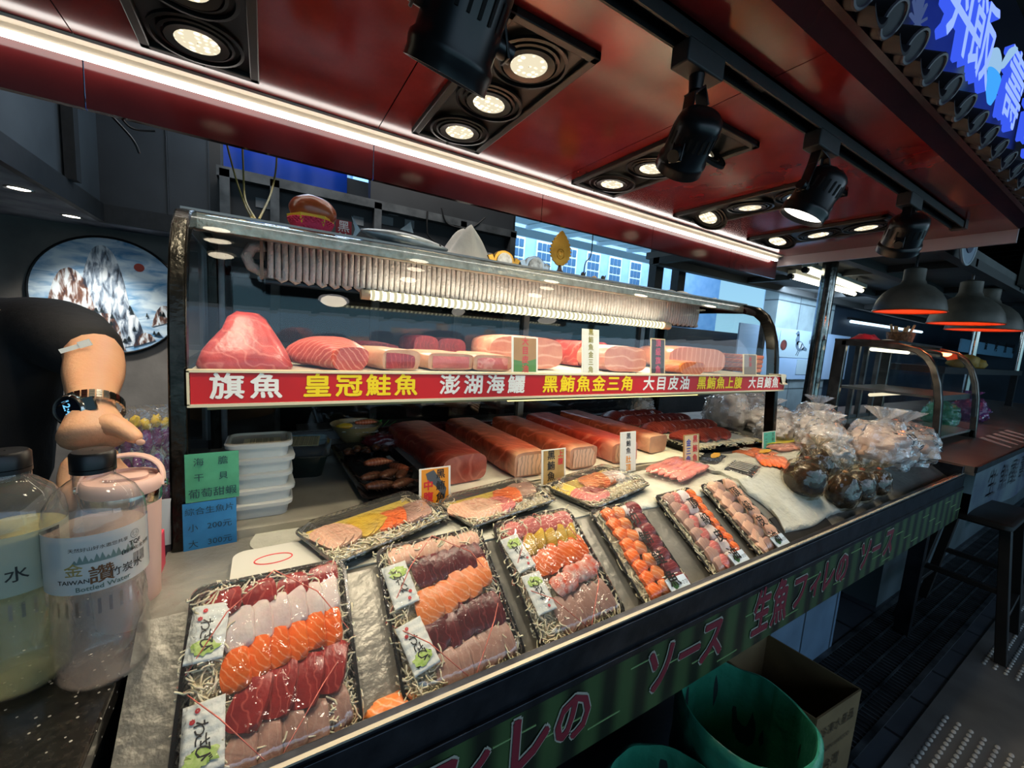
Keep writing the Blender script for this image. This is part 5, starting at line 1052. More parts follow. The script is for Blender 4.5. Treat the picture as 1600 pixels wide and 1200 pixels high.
for (p, r, s, tc_), lb in zip(D, dl): bag(lb, p, r, soy, cr2, tc_, .145, s, group='dark marinade bags')
for k, (dx_, dy_) in enumerate(((-.03, -.05), (.0, -.055), (-.05, -.03))): pass
C = [((2.02, .70, .985), (.085, .06, .06), gd, 21, 'clear bag of grey and black fish pieces behind the dark bags'), ((2.36, .66, .98), (.14, .12, .105), crabm, 24, 'largest clear bag, beige crab pieces, pointed top, by the end of the rail'), ((2.62, .66, .97), (.14, .13, .10), crabm, 27, 'beige bag behind the largest one at the far corner of the bed'), ((2.18, .80, 1.0), (.11, .09, .08), crab2, 31, 'pale clear bag left of the large beige bag'), ((2.38, .92, 1.0), (.12, .10, .085), crab2, 35, 'pale clear bag standing behind the large beige bag'), ((2.15, 1.00, 1.0), (.08, .08, .07), crab2, 39, 'small pale bag just right of the case post'), ((2.42, 1.16, 1.0), (.13, .12, .08), crab2, 43, 'pale crumpled bag in the middle of the pile behind'), ((2.28, 1.33, 1.0), (.12, .11, .11), crab2, 47, 'tall crumpled bag seen through the case side, right of the post'), ((2.62, 1.38, 1.0), (.15, .13, .12), crab2, 51, 'crumpled bag at the back of the pile'), ((2.70, 1.05, 1.0), (.13, .11, .09), crab2, 55, 'flat crumpled bag near the steel pole')]
for p, r, m, s, lb in C: bag(lb, p, (r[0] * 1.12, r[1] * 1.08, r[2] * 1.15), m, cr, None, .3, s, group='clear crumpled bags')
for p, r, s, lb in (((1.90, 1.62, 1.03), (.08, .06, .07), 61, 'crumpled empty bag in the far back corner inside the case'),): bag(lb, p, r, crab2, cr, None, .35, s, group='clear crumpled bags')
# ------------------------------------------------------------------ ornaments on top of the case
ZT = 1.676
def top(px, y): return Vector((at(px, 400, y=y).x, y, ZT))
p = top(490, 1.30); t = thing('foam_fruit_net', 'bright pink foam net cup under the reddish mango on the case top', 'fruit net', (.105, 1.25, ZT))
net = pm('pink_foam', '#e23a5c', .6); b = MB()
for k in range(30):
    for s_ in (-1, 1):
        pts = []
        for j in range(9): a = 2 * pi * (k / 30) + s_ * j * .10; r_ = .034 + .022 * (j / 8) ** .7; pts.append(Vector((cos(a) * r_, sin(a) * r_, .003 + j * .0042)))
        b.tube(pts, .0016, 5)
b.lathe([(.02, .002), (.035, .002), (.05, .02), (.053, .036), (.056, .038), (.052, .037)], n=30, c0=True); b.build('net', net, t, ang=80)
MB().lathe([(.05, .02), (.056, .034), (.057, .046), (.050, .044)], n=6).build('yellow_liner', pm('yellow_liner', '#d8b22c', .6), t, ang=20)
mg = MB(); mg.blob((.11, 1.25, ZT + .064), (.056, .042, .040), .06, 3, 32, 20, seed=2)
o = tag(mg.build('mango', pm('mango_skin', '#8e2a1e', .3, n=(7, '#b0622c', .3), coat=.3), ang=80), 'glossy red-orange mango sitting in the pink foam net', 'fruit')
t = thing('red_sign', 'small red sign with two white characters behind the mango', 'sign', (at(537, 355, y=1.34).x, 1.34, ZT))
MB().box((-.022, -.002, 0), (.022, .002, .075)).build('sign_plate', pm('plate_red', '#a8252a', .5), t); b = MB(); text(b, '黑', (0, -.0022, .056), (1, 0, 0), (0, 0, 1), .034, .012, lift=0); text(b, '鮪', (0, -.0022, .022), (1, 0, 0), (0, 0, 1), .034, .01, lift=0); b.build('lettering', wl, t, smooth=False)
# fish figurine
x0 = at(610, 380, y=1.42).x; t = thing('fish_figurine', 'grey model tuna lying on the case top right of the red sign', 'figurine', (at(635, 380, y=1.24).x, 1.24, ZT)); gm = pm('model_fish_grey', '#5b6468', .3, .3, n=(20, '#8d979a', .2))
MB().tube([Vector((-.13 + .26 * k / 14, 0, .035 - .012 * k / 14)) for k in range(15)], [.004 + .027 * sin(pi * min(1, (k + .3) / 14.5)) ** .8 for k in range(15)], 14, flat=.7).build('body', gm, t, ang=80)
for pts in (((-.13, .035), (-.155, .07), (-.145, .035), (-.155, .0)), ((-.02, .058), (.01, .085), (.02, .055)), ((.0, .01), (.03, -.0), (.04, .012))): MB().prism([Vector((a, -.001, c)) for a, c in pts], (0, .002, 0)).build('fin', gm, t, smooth=False)
MB().blob((.10, -.014, .03), (.004, .002, .004), 0).build('eye', inkb, t)
wht = pm('folded_cloth', '#d8d3c6', .8, bump=(40, .3))
def cloth(name, label, x, y, w, l, h, m, seed, peak=0, z=ZT, yaw=0, cat='cloth'):
    def f(u, v):
        a, c = 2 * u - 1, 2 * v - 1; e = (1 - abs(a) ** 3) * (1 - abs(c) ** 3); hh = h * e * (.55 + .5 * noise.noise(Vector((u * 3.5, v * 3.5, seed))) + peak * max(0, 1 - abs(a) * 1.6)) + .003
        return Vector(((u - .5) * w, (v - .5) * l, max(.002, hh)))
    t = MB(Matrix.Rotation(yaw, 4, 'Z')).grid(f, 26, 22, .002); o = t.build(name, m, ang=80, keep=True); o.location = (x, y, z); return tag(o, label, cat)
cloth('towel', 'folded cream towel with a peak on the case top behind the lucky-cat box', at(728, 400, y=1.40).x, 1.40, .26, .16, .095, wht, 3, 1.1)
p = top(754, 1.36); t = thing('trinket_box', 'small clear box with a pale cat drawing in front of the peaked towel', 'box', p); MB().box((-.032, -.012, 0), (.032, .012, .062)).build('case', clear('trinket_clear', (.85, .85, .87), .05, .05, white=.2), t, bev=.002)
MB().blob((.0, -.013, .022), (.018, .001, .013), .1, 3, 20, 10).build('picture', pm('cat_cream', '#d9b99a', .5, n=(60, '#c23a2c', .1)), t)
gold = pm('gold_trophy', '#b58a36', .3, .7, n=(20, '#8b6622', .2)); silver = pm('glass_trophy', '#b8c2c6', .12, .5)
for px, m, w, nm, lab in ((787, gold, .070, 'coin_ornament', 'gold ingot-shaped ornament with a silver coin, beside the lucky-cat box'), (836, silver, .072, 'coin_ornament', 'clear glass ingot-shaped ornament beside the gold one')):
    p = top(px, 1.34); t = thing(nm, lab, 'ornament', p)
    b = MB(); out = [Vector((-w, 0, .05)), Vector((-w * .7, 0, .058))] + [Vector((w * .6 * cos(a), 0, .045 + w * .45 * sin(a))) for a in [pi * (1 - k / 10) for k in range(11)]] + [Vector((w * .7, 0, .058)), Vector((w, 0, .05)), Vector((w * .62, 0, 0)), Vector((-w * .62, 0, 0))]
    b.prism([v + Vector((0, -.008, 0)) for v in out], (0, .02, 0)); b.build('ingot', m, t, bev=.002, ang=30)
    MB().prism([Vector((w * .45 * cos(a), -.012, .036 + w * .45 * sin(a))) for a in [2 * pi * k / 28 for k in range(28)]], (0, .005, 0)).build('coin', pm('coin_silver', '#c9c7c0', .3, .7, n=(60, '#7c7a75', .15)), t)
p = top(876, 1.30); t = thing('leaf_ornament', 'golden flame-leaf ornament on a dark turned foot, tallest on the case top', 'ornament', p)
MB().lathe([(.028, 0), (.026, .008), (.014, .016), (.016, .026), (.009, .036), (.006, .052)], n=24, c0=True, c1=True).build('foot', pm('dark_wood_foot', '#241812', .35), t)
b = MB(); out = []
for k in range(41):
    u = k / 40; s_ = -1 if u < .5 else 1; v = 2 * u if u < .5 else 2 - 2 * u; w = .048 * sin(pi * min(.999, v ** .8)) ** .8 * (1 + (.12 if k % 2 else -.05)); out.append(Vector((s_ * w, 0, (.048 + .135 * v))))
b.prism(out, (0, .005, 0)); lf_ = b.build('leaf', gold, t, smooth=False, bev=.0008)
MB().tube([Vector((.017 * cos(a), -.001, .095 + .019 * sin(a))) for a in [2 * pi * k / 24 for k in range(24)]], .002, 6, closed=True).blob((0, -.001, .095), (.009, .002, .010), .2, 6, 14, 8).build('medallion', gold, lf_)
for k, (px, m, lab) in enumerate(((913, matb, 'small dark seated figurine left of the tan one'), (932, pm('tan_figure', '#c49a63', .4, n=(40, '#8b6337', .2)), 'round tan figurine between two dark ones'), (945, matb, 'small dark figurine right of the tan one'), (984, matb, 'tiny black bird figurine beyond the dark figurines'))):
    p = top(px, 1.30); b = MB(); 
    if k in (0, 2): b.blob((p.x, p.y, ZT + .014), (.013, .012, .015), .3, 8, 18, 12, seed=k); b.blob((p.x, p.y, ZT + .034), (.008, .008, .009), .2, 6, 14, 10, seed=k + 3); b.rod((p.x + .008, p.y, ZT + .02), (p.x + .014, p.y, ZT + .045), .003, .002)
    elif k == 1: b.blob((p.x, p.y, ZT + .012), (.026, .018, .014), .35, 9, 22, 12, seed=4); b.blob((p.x - .008, p.y - .006, ZT + .024), (.012, .010, .009), .3, 9)
    else: b.blob((p.x, p.y, ZT + .012), (.02, .008, .008), .1, 4, 16, 10); b.blob((p.x + .017, p.y, ZT + .02), (.007, .006, .006), .1); b.rod((p.x + .023, p.y, ZT + .02), (p.x + .032, p.y, ZT + .018), .002, .0005); b.rod((p.x, p.y, ZT), (p.x, p.y, ZT + .006), .002)
    tag(b.build('figurine', m, ang=80), lab, 'figurine', 'small figurines on the case top')
cloth('towel', 'crumpled pale towel on the case top near its right end', at(1060, 460, y=1.3).x, 1.3, .26, .16, .04, pm('towel_mint', '#c9cfc6', .85, n=(20, '#b5a79a', .2)), 7)
cloth('towel', 'crumpled cream gloves-like cloth at the far end of the case top', at(1112, 470, y=1.3).x, 1.3, .22, .14, .035, wht, 12)
# ------------------------------------------------------------------ left side: granite counter, bottles, tumbler, candy
granite = pm('speckled_granite', '#161514', .12, n=(160, '#2e2b27', .2)); t_ = granite.node_tree; bb_ = t_.nodes['Principled BSDF']
vo = t_.nodes.new('ShaderNodeTexVoronoi'); vo.inputs['Scale'].default_value = 90; tcn_ = t_.nodes.new('ShaderNodeTexCoord'); t_.links.new(tcn_.outputs['Object'], vo.inputs['Vector'])
lt = t_.nodes.new('ShaderNodeMath'); lt.operation = 'LESS_THAN'; lt.inputs[1].default_value = .13; t_.links.new(vo.outputs[0], lt.inputs[0]); mx_ = t_.nodes.new('ShaderNodeMix'); mx_.data_type = 'RGBA'; t_.links.new(lt.outputs[0], mx_.inputs[0]); t_.links.new(bb_.inputs['Base Color'].links[0].from_socket, mx_.inputs[6]); mx_.inputs[7].default_value = (.5, .46, .4, 1); t_.links.new(mx_.outputs[2], bb_.inputs['Base Color'])
GZ = .965; t = thing('granite_counter', 'dark speckled granite side counter at the left under the bottles', 'counter', (-.5, .7, 0))
MB().box((-1.4, .30, GZ - .03), (-.170, 1.08, GZ)).build('worktop', granite, t, world=True, bev=.004); MB().box((-1.38, .34, 0), (-.185, 1.05, GZ - .03)).build('cabinet', pm('cabinet_dark', '#232629', .5), t, world=True)
pet = clear('pet_bottle', (.985, .99, .99), .03, .04, bump=(12, .15), white=.05, wcol=(.8, .8, .78), pow_=1.3); cap = pm('black_cap', '#0b0b0d', .35)
def bottle(x, y, label, watercol, wname, lblparts):
    t = thing('water_bottle', label, 'bottle', (x, y, GZ), group='big clear bottles on the granite counter'); pr2 = [(.030, .002), (.042, .004), (.0465, .016), (.0455, .03), (.0475, .034), (.0455, .046), (.0475, .055), (.0455, .068), (.047, .078), (.045, .092), (.046, .104), (.0435, .128), (.0435, .134), (.0485, .140), (.0485, .213), (.0485, .222), (.046, .238), (.038, .254), (.026, .266), (.0185, .272), (.018, .280)]
    MB().lathe(pr2, n=48, c0=True).build('bottle_body', pet, t, ang=70)
    wt = [(r - .0015, z + .001) for r, z in pr2[:15]] + [(.047, .20)] if 0 else [(r - .0014, z + .001) for r, z in pr2[:14]]
    wm = clear(wname, (.97, .97, .96), .01, .03, bump=(14, .3), pow_=.8, white=.13 if watercol[2] > .9 else .28, wcol=(.95, .70, .54) if watercol[2] > .9 else (.66, .60, .24)); MB().lathe(wt + [(.047, .205), (.001, .205)], n=40, c0=True).build('water', wm, t, ang=70)  # plain water: the tumbler's refracted pink is put into its colour
    b = MB()
    for k in range(28):
        a = 2 * pi * k / 28; b.add([Vector((cos(a + s1) * .0452, sin(a + s1) * .0452, z1)) for s1, z1 in ((-.035, .108), (.035, .108), (.035, .128), (-.035, .128))], [(0, 1, 2, 3)])
    b.build('shoulder_flutes', clear('flute_gloss', (.8, .8, .8), .25, .1), t, smooth=False)['kind'] = 'stuff'
    MB().lathe([(.019, .271), (.0205, .272), (.0205, .276), (.019, .277)], n=32).build('neck_ring', pet, t)
    MB().lathe([(.0185, .279), (.0215, .279), (.0215, .284), (.0205, .2845), (.0215, .285), (.0215, .302), (.019, .305), (.001, .3055)], n=40, c0=True).build('cap', cap, t, ang=40)
    return t
def wrap_label(t, x, r, m, z0, z1, a0, a1, name, par=None, lab=None):
    b = MB(); b.grid(lambda u, v: Vector((cos(a0 + (a1 - a0) * u) * r, sin(a0 + (a1 - a0) * u) * r, z0 + (z1 - z0) * v)), 24, 4, 0); return b.build(name, m, par or t, ang=80, label=lab)
def curve_text(par, s, a, z, size, r, m, bold=0, name='lettering', sx=1):
    """wraps flat glyphs on a bottle of radius r around angle a"""
    vs, fs = tmesh(s, bold, 2, 0.0); o = []
    for v in vs: th = a + v.x * size * sx / r; o.append(Vector((cos(th) * (r + .0003), sin(th) * (r + .0003), z + v.y * size)))
    b = MB(); b.add(o, fs); return b.build(name, m, par, smooth=False)
lblm = clear('label_film', (.75, .78, .77), .03, .2, white=.62, wcol=(.72, .74, .72)); ink = pm('ink_charcoal', '#20211f', .5); inkg = pm('ink_green_grey', '#50635a', .5); inkbr = pm('ink_brown', '#6a4426', .5)
AV = math.atan2(-.66, .19) # angle facing the viewer
B1 = bottle(-.188, .695, 'clear two-litre bottle of plain water with black cap in front of the pink tumbler', (.99, .99, .99), 'water_tumbler_tint', None)
lb1 = wrap_label(B1, 0, .0488, lblm, .140, .213, AV - 1.7, AV + 1.6, 'label')
curve_text(lb1, '讚', AV + .02, .160, .024, .049, inkbr, .012); curve_text(lb1, '竹炭水', AV + .52, .158, .0125, .049, ink, .008); curve_text(lb1, '金', AV - .48, .170, .018, .049, pm('ink_gold', '#a08a50', .5), .01)
curve_text(lb1, 'TAIWAN', AV - .50, .156, .0075, .049, ink, .01); curve_text(lb1, 'Bottled Water', AV + .05, .146, .0085, .049, inkg, .01); curve_text(lb1, '天然好山好水邀您共享', AV + .0, .196, .0055, .049, ink, 0)
curve_text(lb1, 'TQF', AV + .73, .1875, .008, .049, ink, .02); curve_text(lb1, '【超淨化·全世界】', AV + .82, .179, .0058, .049, ink, .01); curve_text(lb1, '☺', AV + .73, .198, .011, .049, ink, .0)
b = MB(); random.seed(11)
for k in range(30):
    a = AV + .66 + k * .0115; w_ = random.choice((.002, .004, .006)); b.add([Vector((cos(a + s1) * .0492, sin(a + s1) * .0492, z1)) for s1, z1 in ((0, .158), (w_, .158), (w_, .173), (0, .173))], [(0, 1, 2, 3)])
b.build('barcode', ink, lb1, smooth=False)['kind'] = 'stuff'
b = MB()
for k in range(12):
    a = AV - .45 + k * .1; hh = .006 + .006 * abs(sin(k * 2.1)); b.add([Vector((cos(a + s1) * .04905, sin(a + s1) * .04905, z1)) for s1, z1 in ((-.07, .178), (.07, .178), (.0, .178 + hh))], [(0, 1, 2)])
b.build('mountain_print', pm('mountain_grey', '#6f7f78', .6), lb1, smooth=False)
B2 = bottle(-.271, .72, 'clear bottle of yellowish liquid cut by the left edge of the picture', (.93, .92, .66), 'yellow_liquid', None)
lb2 = wrap_label(B2, 0, .0488, clear('label_film_green', (.7, .74, .66), .03, .2, white=.5, wcol=(.55, .60, .50)), .140, .213, AV - 1.5, AV + 1.5, 'label')
wrap_label(B2, 0, .0492, pm('label_black', '#141414', .5, n=(200, '#55554e', .1)), .150, .210, AV + .50, AV + .95, 'label_panel', lb2); curve_text(lb2, '水', AV + .1, .165, .02, .049, ink, .01)
# tumbler
pk = pm('tumbler_pink', '#d9b3a6', .45); t = thing('tumbler', 'dusty pink insulated tumbler with a carry loop behind the clear bottle', 'tumbler', (-.187, .805, GZ), (0, 0, 0))
MB().lathe([(.036, 0), (.038, .003), (.044, .19), (.0445, .196)], n=44, c0=True).build('cup_body', pk, t, ang=40); MB().lathe([(.0445, .194), (.0452, .196), (.0452, .211), (.0445, .213)], n=44).build('steel_band', chrome, t, ang=40)
MB().lathe([(.0455, .212), (.0465, .214), (.0465, .228), (.043, .233), (.041, .233), (.040, .229), (.001, .229)], n=44).build('lid', pk, t, ang=40); MB().loft([rrect(.052, .028, .013, .229, cx=.004), rrect(.052, .028, .013, .2335, cx=.004), rrect(.049, .025, .012, .2345, cx=.004)]).build('sip_cover', pk, t, ang=40)
hb = MB(); pts = []
for k in range(17): a = pi * k / 16; pts.append(Vector((cos(a) * .0475, .012 * sin(a) + .018 * sin(a), .216 + .042 * sin(a) ** .7)))
rings = []
for k, p in enumerate(pts): n_ = Vector((cos(pi * k / 16), 0, .6 * sin(pi * k / 16))).normalized(); rings.append([p + n_ * a_ + Vector((0, b_, 0)) for a_, b_ in ((-.002, -.008), (.002, -.008), (.002, .008), (-.002, .008))])
hb.loft(rings); hb.build('carry_loop', pk, t, bev=.001, ang=50)
for s_ in (-1, 1): MB().rod((s_ * .046, 0, .218), (s_ * .052, 0, .218), .0055, None, 16).build('rivet', chrome, t)
# purple candy pack and a pink box corner
t = thing('snack_bag', 'clear bag of purple-wrapped sweets with yellow twists beside the left case post', 'snack', (-.205, .965, GZ), (0, 0, .1)); pur = pm('wrapper_purple', '#6d1b6e', .25, bump=(60, .5)); yl2 = pm('wrapper_yellow', '#d3b52a', .3)
for k in range(7):
    for r_ in range(3):
        x = -.042 + .0145 * k; z = .13 + .058 * r_ + .006 * (k % 2); MB().blob((x, .006 * ((k + r_) % 2), z), (.0085, .012, .026), .2, 6, 14, 12, seed=k).build('wrapped_sweet', pur, t, ang=80)
        if r_ == 2: MB().blob((x, 0, z + .03), (.0075, .009, .011), .6, 10, 12, 8, seed=k).build('wrapper_twist', yl2, t, ang=80)
MB().loft([rrect(.12, .05, .02, 0), rrect(.13, .055, .02, .06), rrect(.12, .05, .02, .20), rrect(.11, .035, .015, .31)], True, False).build('bag_film', clear('snack_film', (.97, .97, .98), .06, .06, bump=(40, 1.0), white=.06, pow_=2.4), t, ang=80)
MB().box((-.06, -.03, 0), (.06, .02, .10)).build('lower_pack', pm('pack_grey', '#3b3238', .5), t)
MB().box((.0, -.031, .05), (.055, -.029, .14)).build('bag_label', pm('label_pale', '#cfd2d2', .4), t)
tag(MB().box((-.150, 1.02, GZ), (-.140, 1.05, GZ + .09)).box((-.165, .86, GZ), (-.157, .90, GZ + .10)).build('pink_wrapper', pm('pink_card', '#d8475c', .5), bev=.002), 'narrow pink wrapper wedged between tumbler and case post', 'wrapper')
# ------------------------------------------------------------------ the stall keeper (left) reaching forward
skin = pm('skin', '#c99b78', .5, n=(9, '#bb8766', .25), bump=(160, .12), sss=.15); cloth_k = pm('black_cloth', '#08080a', .85, n=(14, '#101013', .2), bump=(60, .15)); hairm = pm('black_hair', '#0c0b0b', .6, bump=(120, .4))
def skinmesh(name, verts, edges, m, parent, sub=2, root=0, ang=80):
    """verts: (co, (rx, ry)); grown with the Skin modifier and frozen to a mesh"""
    me = bpy.data.meshes.new('s'); me.from_pydata([tuple(v[0]) for v in verts], edges, []); o = bpy.data.objects.new('s', me); COL.objects.link(o)
    md = o.modifiers.new('skin', 'SKIN'); md.use_smooth_shade = True; md.branch_smoothing = .6
    for i, v in enumerate(verts):
        r = v[1]; r = (r, r) if not isinstance(r, tuple) else r
        me.skin_vertices[0].data[i].radius = r; me.skin_vertices[0].data[i].use_root = (i == root)
    sb = o.modifiers.new('sub', 'SUBSURF'); sb.levels = sub; sb.render_levels = sub
    bpy.context.view_layer.update(); em_ = bpy.data.meshes.new_from_object(o.evaluated_get(bpy.context.evaluated_depsgraph_get()))
    vs = [v.co.copy() for v in em_.vertices]; fs = [tuple(p.vertices) for p in em_.polygons]; bpy.data.objects.remove(o); bpy.data.meshes.remove(em_)
    b = MB(); b.add(vs, fs); return b.build(name, m, parent, world=True, ang=ang)
V = Vector
kp = thing('person', 'person in a black short-sleeved shirt reaching forward with a steel watch on the wrist', 'person', (-.62, 1.32, 0))
elb = at(150, 556, y=1.14); wr = at(143, 640, y=.93); sho = V((-.44, 1.30, 1.41))
fore = elb.lerp(wr, .45) + V((0, 0, .002)); pal = at(147, 699, y=.885); 
body = [(V((-.61, 1.34, .95)), .09), (V((-.61, 1.34, 1.12)), .09), (V((-.61, 1.33, 1.30)), .10), (V((-.61, 1.32, 1.43)), .07), (V((-.61, 1.30, 1.52)), .055), (V((-.61, 1.28, 1.62)), (.085, .095)), (V((-.61, 1.27, 1.72)), (.08, .095)),
        (sho, .05), (V((-.36, 1.235, 1.385)), .05), (elb, .049), (fore, .047), (elb.lerp(wr, .75), .036), (wr, (.027, .032)), (at(148, 670, y=.905), (.046, .044)), (pal, (.052, .050)),
        (V((-.83, 1.30, 1.40)), .07), (V((-.91, 1.28, 1.20)), .05), (V((-.87, 1.14, 1.02)), .035), (V((-.81, 1.02, .99)), .030),
        (V((-.69, 1.34, .80)), .09), (V((-.70, 1.33, .48)), .07), (V((-.70, 1.34, .10)), .05), (V((-.70, 1.26, .04)), .04), (V((-.53, 1.34, .80)), .09), (V((-.52, 1.33, .48)), .07), (V((-.52, 1.34, .10)), .05), (V((-.52, 1.26, .04)), .04)]
E_ = [(0, 1), (1, 2), (2, 3), (3, 4), (4, 5), (5, 6), (2, 7), (7, 8), (8, 9), (9, 10), (10, 11), (11, 12), (12, 13), (13, 14), (2, 15), (15, 16), (16, 17), (17, 18), (0, 19), (19, 20), (20, 21), (21, 22), (0, 23), (23, 24), (24, 25), (25, 26)]
bd = skinmesh('body', body, E_, skin, kp)
# fingers of the reaching hand
fdir = [((.018, -.004, -.004), (.038, -.012, -.022), (.052, -.022, -.042), 'index'), ((.010, -.022, -.012), (.024, -.040, -.035), (.028, -.042, -.062), 'middle'), ((-.006, -.026, -.012), (.000, -.045, -.037), (.004, -.046, -.062), 'ring'), ((-.022, -.022, -.012), (-.022, -.038, -.034), (-.018, -.040, -.056), 'little')]
for a, c, d, nm in fdir:
    q = pal + V((.0, -.004, -.022)); skinmesh('finger', [(pal + V(a) * .5, .021), (q + V(a), .015), (q + V(c), .0105), (q + V(d), .0085), (q + V(d) + (V(d) - V(c)) * .45, .0065)], [(0, 1), (1, 2), (2, 3), (3, 4)], skin, bd)
th0 = at(177, 664, y=.88); th1 = at(193, 671, y=.87); th2 = at(208, 681, y=.86); th3 = at(219, 690, y=.855)
skinmesh('thumb', [(at(160, 662, y=.895), .024), (th0, .0185), (th1, .0145), (th2, .0125), (th3, .0088)], [(0, 1), (1, 2), (2, 3), (3, 4)], skin, bd)
nl = MB(); nl.blob(th3 + V((.002, -.008, .001)), (.006, .002, .005), 0); nl.build('thumb_nail', pm('nail', '#d8a78c', .3), bd, world=True)
# head with face and hair (outside the frame)
hc = V((-.61, 1.27, 1.68)); b = MB()
b.blob(hc, (.078, .095, .115), .03, 3, 36, 24); b.blob(hc + V((0, -.094, -.012)), (.014, .02, .024), .05); b.blob(hc + V((0, -.035, -.085)), (.045, .05, .03), .05)
for s_ in (-1, 1): b.blob(hc + V((s_ * .078, .008, -.008)), (.012, .022, .032), .1)
hd = b.build('head', skin, kp, world=True, ang=80)
for s_ in (-1, 1): MB().blob(hc + V((s_ * .03, -.084, .012)), (.013, .008, .006), 0).build('eye', pm('eye_dark', '#1a120e', .2), hd, world=True)
MB().blob(hc + V((0, -.089, -.05)), (.024, .008, .006), .05).build('mouth', pm('lips', '#a05c50', .5), hd, world=True)
MB().blob(hc + V((0, .018, .035)), (.088, .098, .098), .05, 8, 36, 24).build('hair', hairm, kp, world=True, ang=80)
# shirt
shirt = [(V((-.59, 1.34, .93)), .185), (V((-.59, 1.34, 1.12)), .195), (V((-.59, 1.33, 1.28)), .19), (V((-.61, 1.32, 1.44)), .10), (V((-.43, 1.30, 1.40)), .095), (V((-.36, 1.235, 1.385)), .082), (elb + V((-.030, .035, .012)), .069), (elb + V((.006, -.004, -.002)), .060), (V((-.83, 1.30, 1.39)), .09), (V((-.91, 1.28, 1.22)), .07)]
skinmesh('shirt', shirt, [(0, 1), (1, 2), (2, 3), (2, 4), (4, 5), (5, 6), (6, 7), (2, 8), (8, 9)], cloth_k, kp)
skinmesh('trousers', [(V((-.61, 1.34, .93)), (.16, .13)), (V((-.69, 1.34, .78)), .1), (V((-.70, 1.33, .45)), .08), (V((-.70, 1.34, .08)), .065), (V((-.53, 1.34, .78)), .1), (V((-.52, 1.33, .45)), .08), (V((-.52, 1.34, .08)), .065)], [(0, 1), (1, 2), (2, 3), (0, 4), (4, 5), (5, 6)], cloth_k, kp)
p = at(122, 541, y=1.055); TM = Matrix.Translation(p) @ Matrix.Rotation(-.42, 4, 'Y'); MB(TM).box((-.026, -.002, -.004), (.002, 0, .004)).box((.002, -.003, -.005), (.020, 0, .007)).build('sleeve_tag', white_p, kp, world=True, label='white woven tag on the sleeve hem')
# watch
wt = thing('wristwatch', 'steel wristwatch with blue digital dial on the reaching wrist', 'watch', wr); wax = (elb - wr).normalized(); wax = (wax * .9 + V((0, 0, .35))).normalized(); F = frame(wr, wax.cross(V((0, 1, 0))), wax.cross(wax.cross(V((0, 1, 0)))))
fz = wax; ux = V((1, 0, 0)); ux = (ux - fz * ux.dot(fz)).normalized(); uy = fz.cross(ux); b = MB(); N = 30
for k in range(N):
    a = 2 * pi * k / N; a2 = 2 * pi * (k + .82) / N; P_ = lambda q: wr + ux * cos(q) * .0405 + uy * sin(q) * .0385
    for off in (-.006, 0, .006): b.bar(P_(a) + fz * off, P_(a2) + fz * off, .0052, .003, up=ux * cos(a) + uy * sin(a))
b.build('bracelet', chrome, wt, world=True, smooth=False)
dc = at(108, 640, y=.90); dn = (CAM - dc).normalized() * .75 + V((-.65, 0, .1)); dn.normalize(); dx_ = dn.cross(V((0, 0, 1))).normalized(); 
F = frame(dc, V((.3, -.3, -1)), dn.cross(V((.3, -.3, -1))));
if (F.to_3x3() @ V((0, 0, 1))).dot(dn) < 0: F = frame(dc, V((.3, -.3, -1)), -dn.cross(V((.3, -.3, -1))))
MB(F).lathe([(.020, -.009), (.0235, -.008), (.0235, .001), (.0215, .0035), (.0195, .003)], n=48, c0=True).build('watch_case', chrome, wt, world=True, ang=30)
MB(F).lathe([(.0198, .003), (.018, .0022)], n=48).build('bezel_ring', blackp, wt, world=True); dl_ = MB(F).lathe([(.001, .0022), (.0182, .0022)], n=36).build('dial', pm('dial_black', '#050a14', .15), wt, world=True)
b = MB(F); text(b, '12:46', (0, 0, .0026), (1, 0, 0), (0, 1, 0), .0150, .02, lift=0); b.build('digits', emit('digits_blue', (.2, .62, 1), 1.1), dl_, world=True, smooth=False)
MB(F).bar((0, .020, -.003), (0, .034, -.008), .022, .006, up=(0, 0, 1)).bar((.0235, .0, -.004), (.027, 0, -.004), .006, .006).build('lug', chrome, wt, world=True)
# second worker behind the case: hand with a knife
kp2 = thing('person', 'person in black behind the case glass, one hand holding a long knife', 'person', (.95, 2.02, .96)); hp = V((.93, 1.95, 1.07))
skinmesh('body', [(V((.86, 2.10, 1.02)), (.05, .03)), (V((.84, 2.08, 1.25)), (.06, .035)), (V((.76, 2.08, 1.22)), .05), (V((.74, 2.04, 1.08)), .042), (V((.82, 1.98, 1.08)), .036), (hp - V((.04, 0, 0)), .028), (hp, (.034, .024))], [(0, 1), (1, 2), (2, 3), (3, 4), (4, 5), (5, 6)], skin, kp2)
for k in range(4): q = hp + V((.028 - .004 * k, -.012 - .004 * k, .012 - .012 * k)); skinmesh('finger', [(hp, .011), (q, .0105), (q + V((.022, -.01, -.012)), .0095), (q + V((.026, .004, -.026)), .008)], [(0, 1), (1, 2), (2, 3)], skin, kp2)
skinmesh('thumb', [(hp, .012), (hp + V((.03, -.02, .018)), .011), (hp + V((.06, -.02, .006)), .009)], [(0, 1), (1, 2)], skin, kp2)
skinmesh('shirt', [(V((.86, 2.10, 1.02)), (.14, .055)), (V((.85, 2.09, 1.25)), (.17, .055)), (V((.76, 2.09, 1.24)), .07), (V((.735, 2.045, 1.09)), .056), (V((.80, 1.99, 1.08)), .05)], [(0, 1), (1, 2), (2, 3), (3, 4)], cloth_k, kp2)
t = thing('knife', 'long thin fish knife held by the hand behind the case glass', 'knife', hp); MB().rod(hp + V((-.01, -.012, -.01)), hp + V((.06, -.02, -.012)), .008).build('handle', pm('wood_dark', '#3a2416', .5), t, world=True)
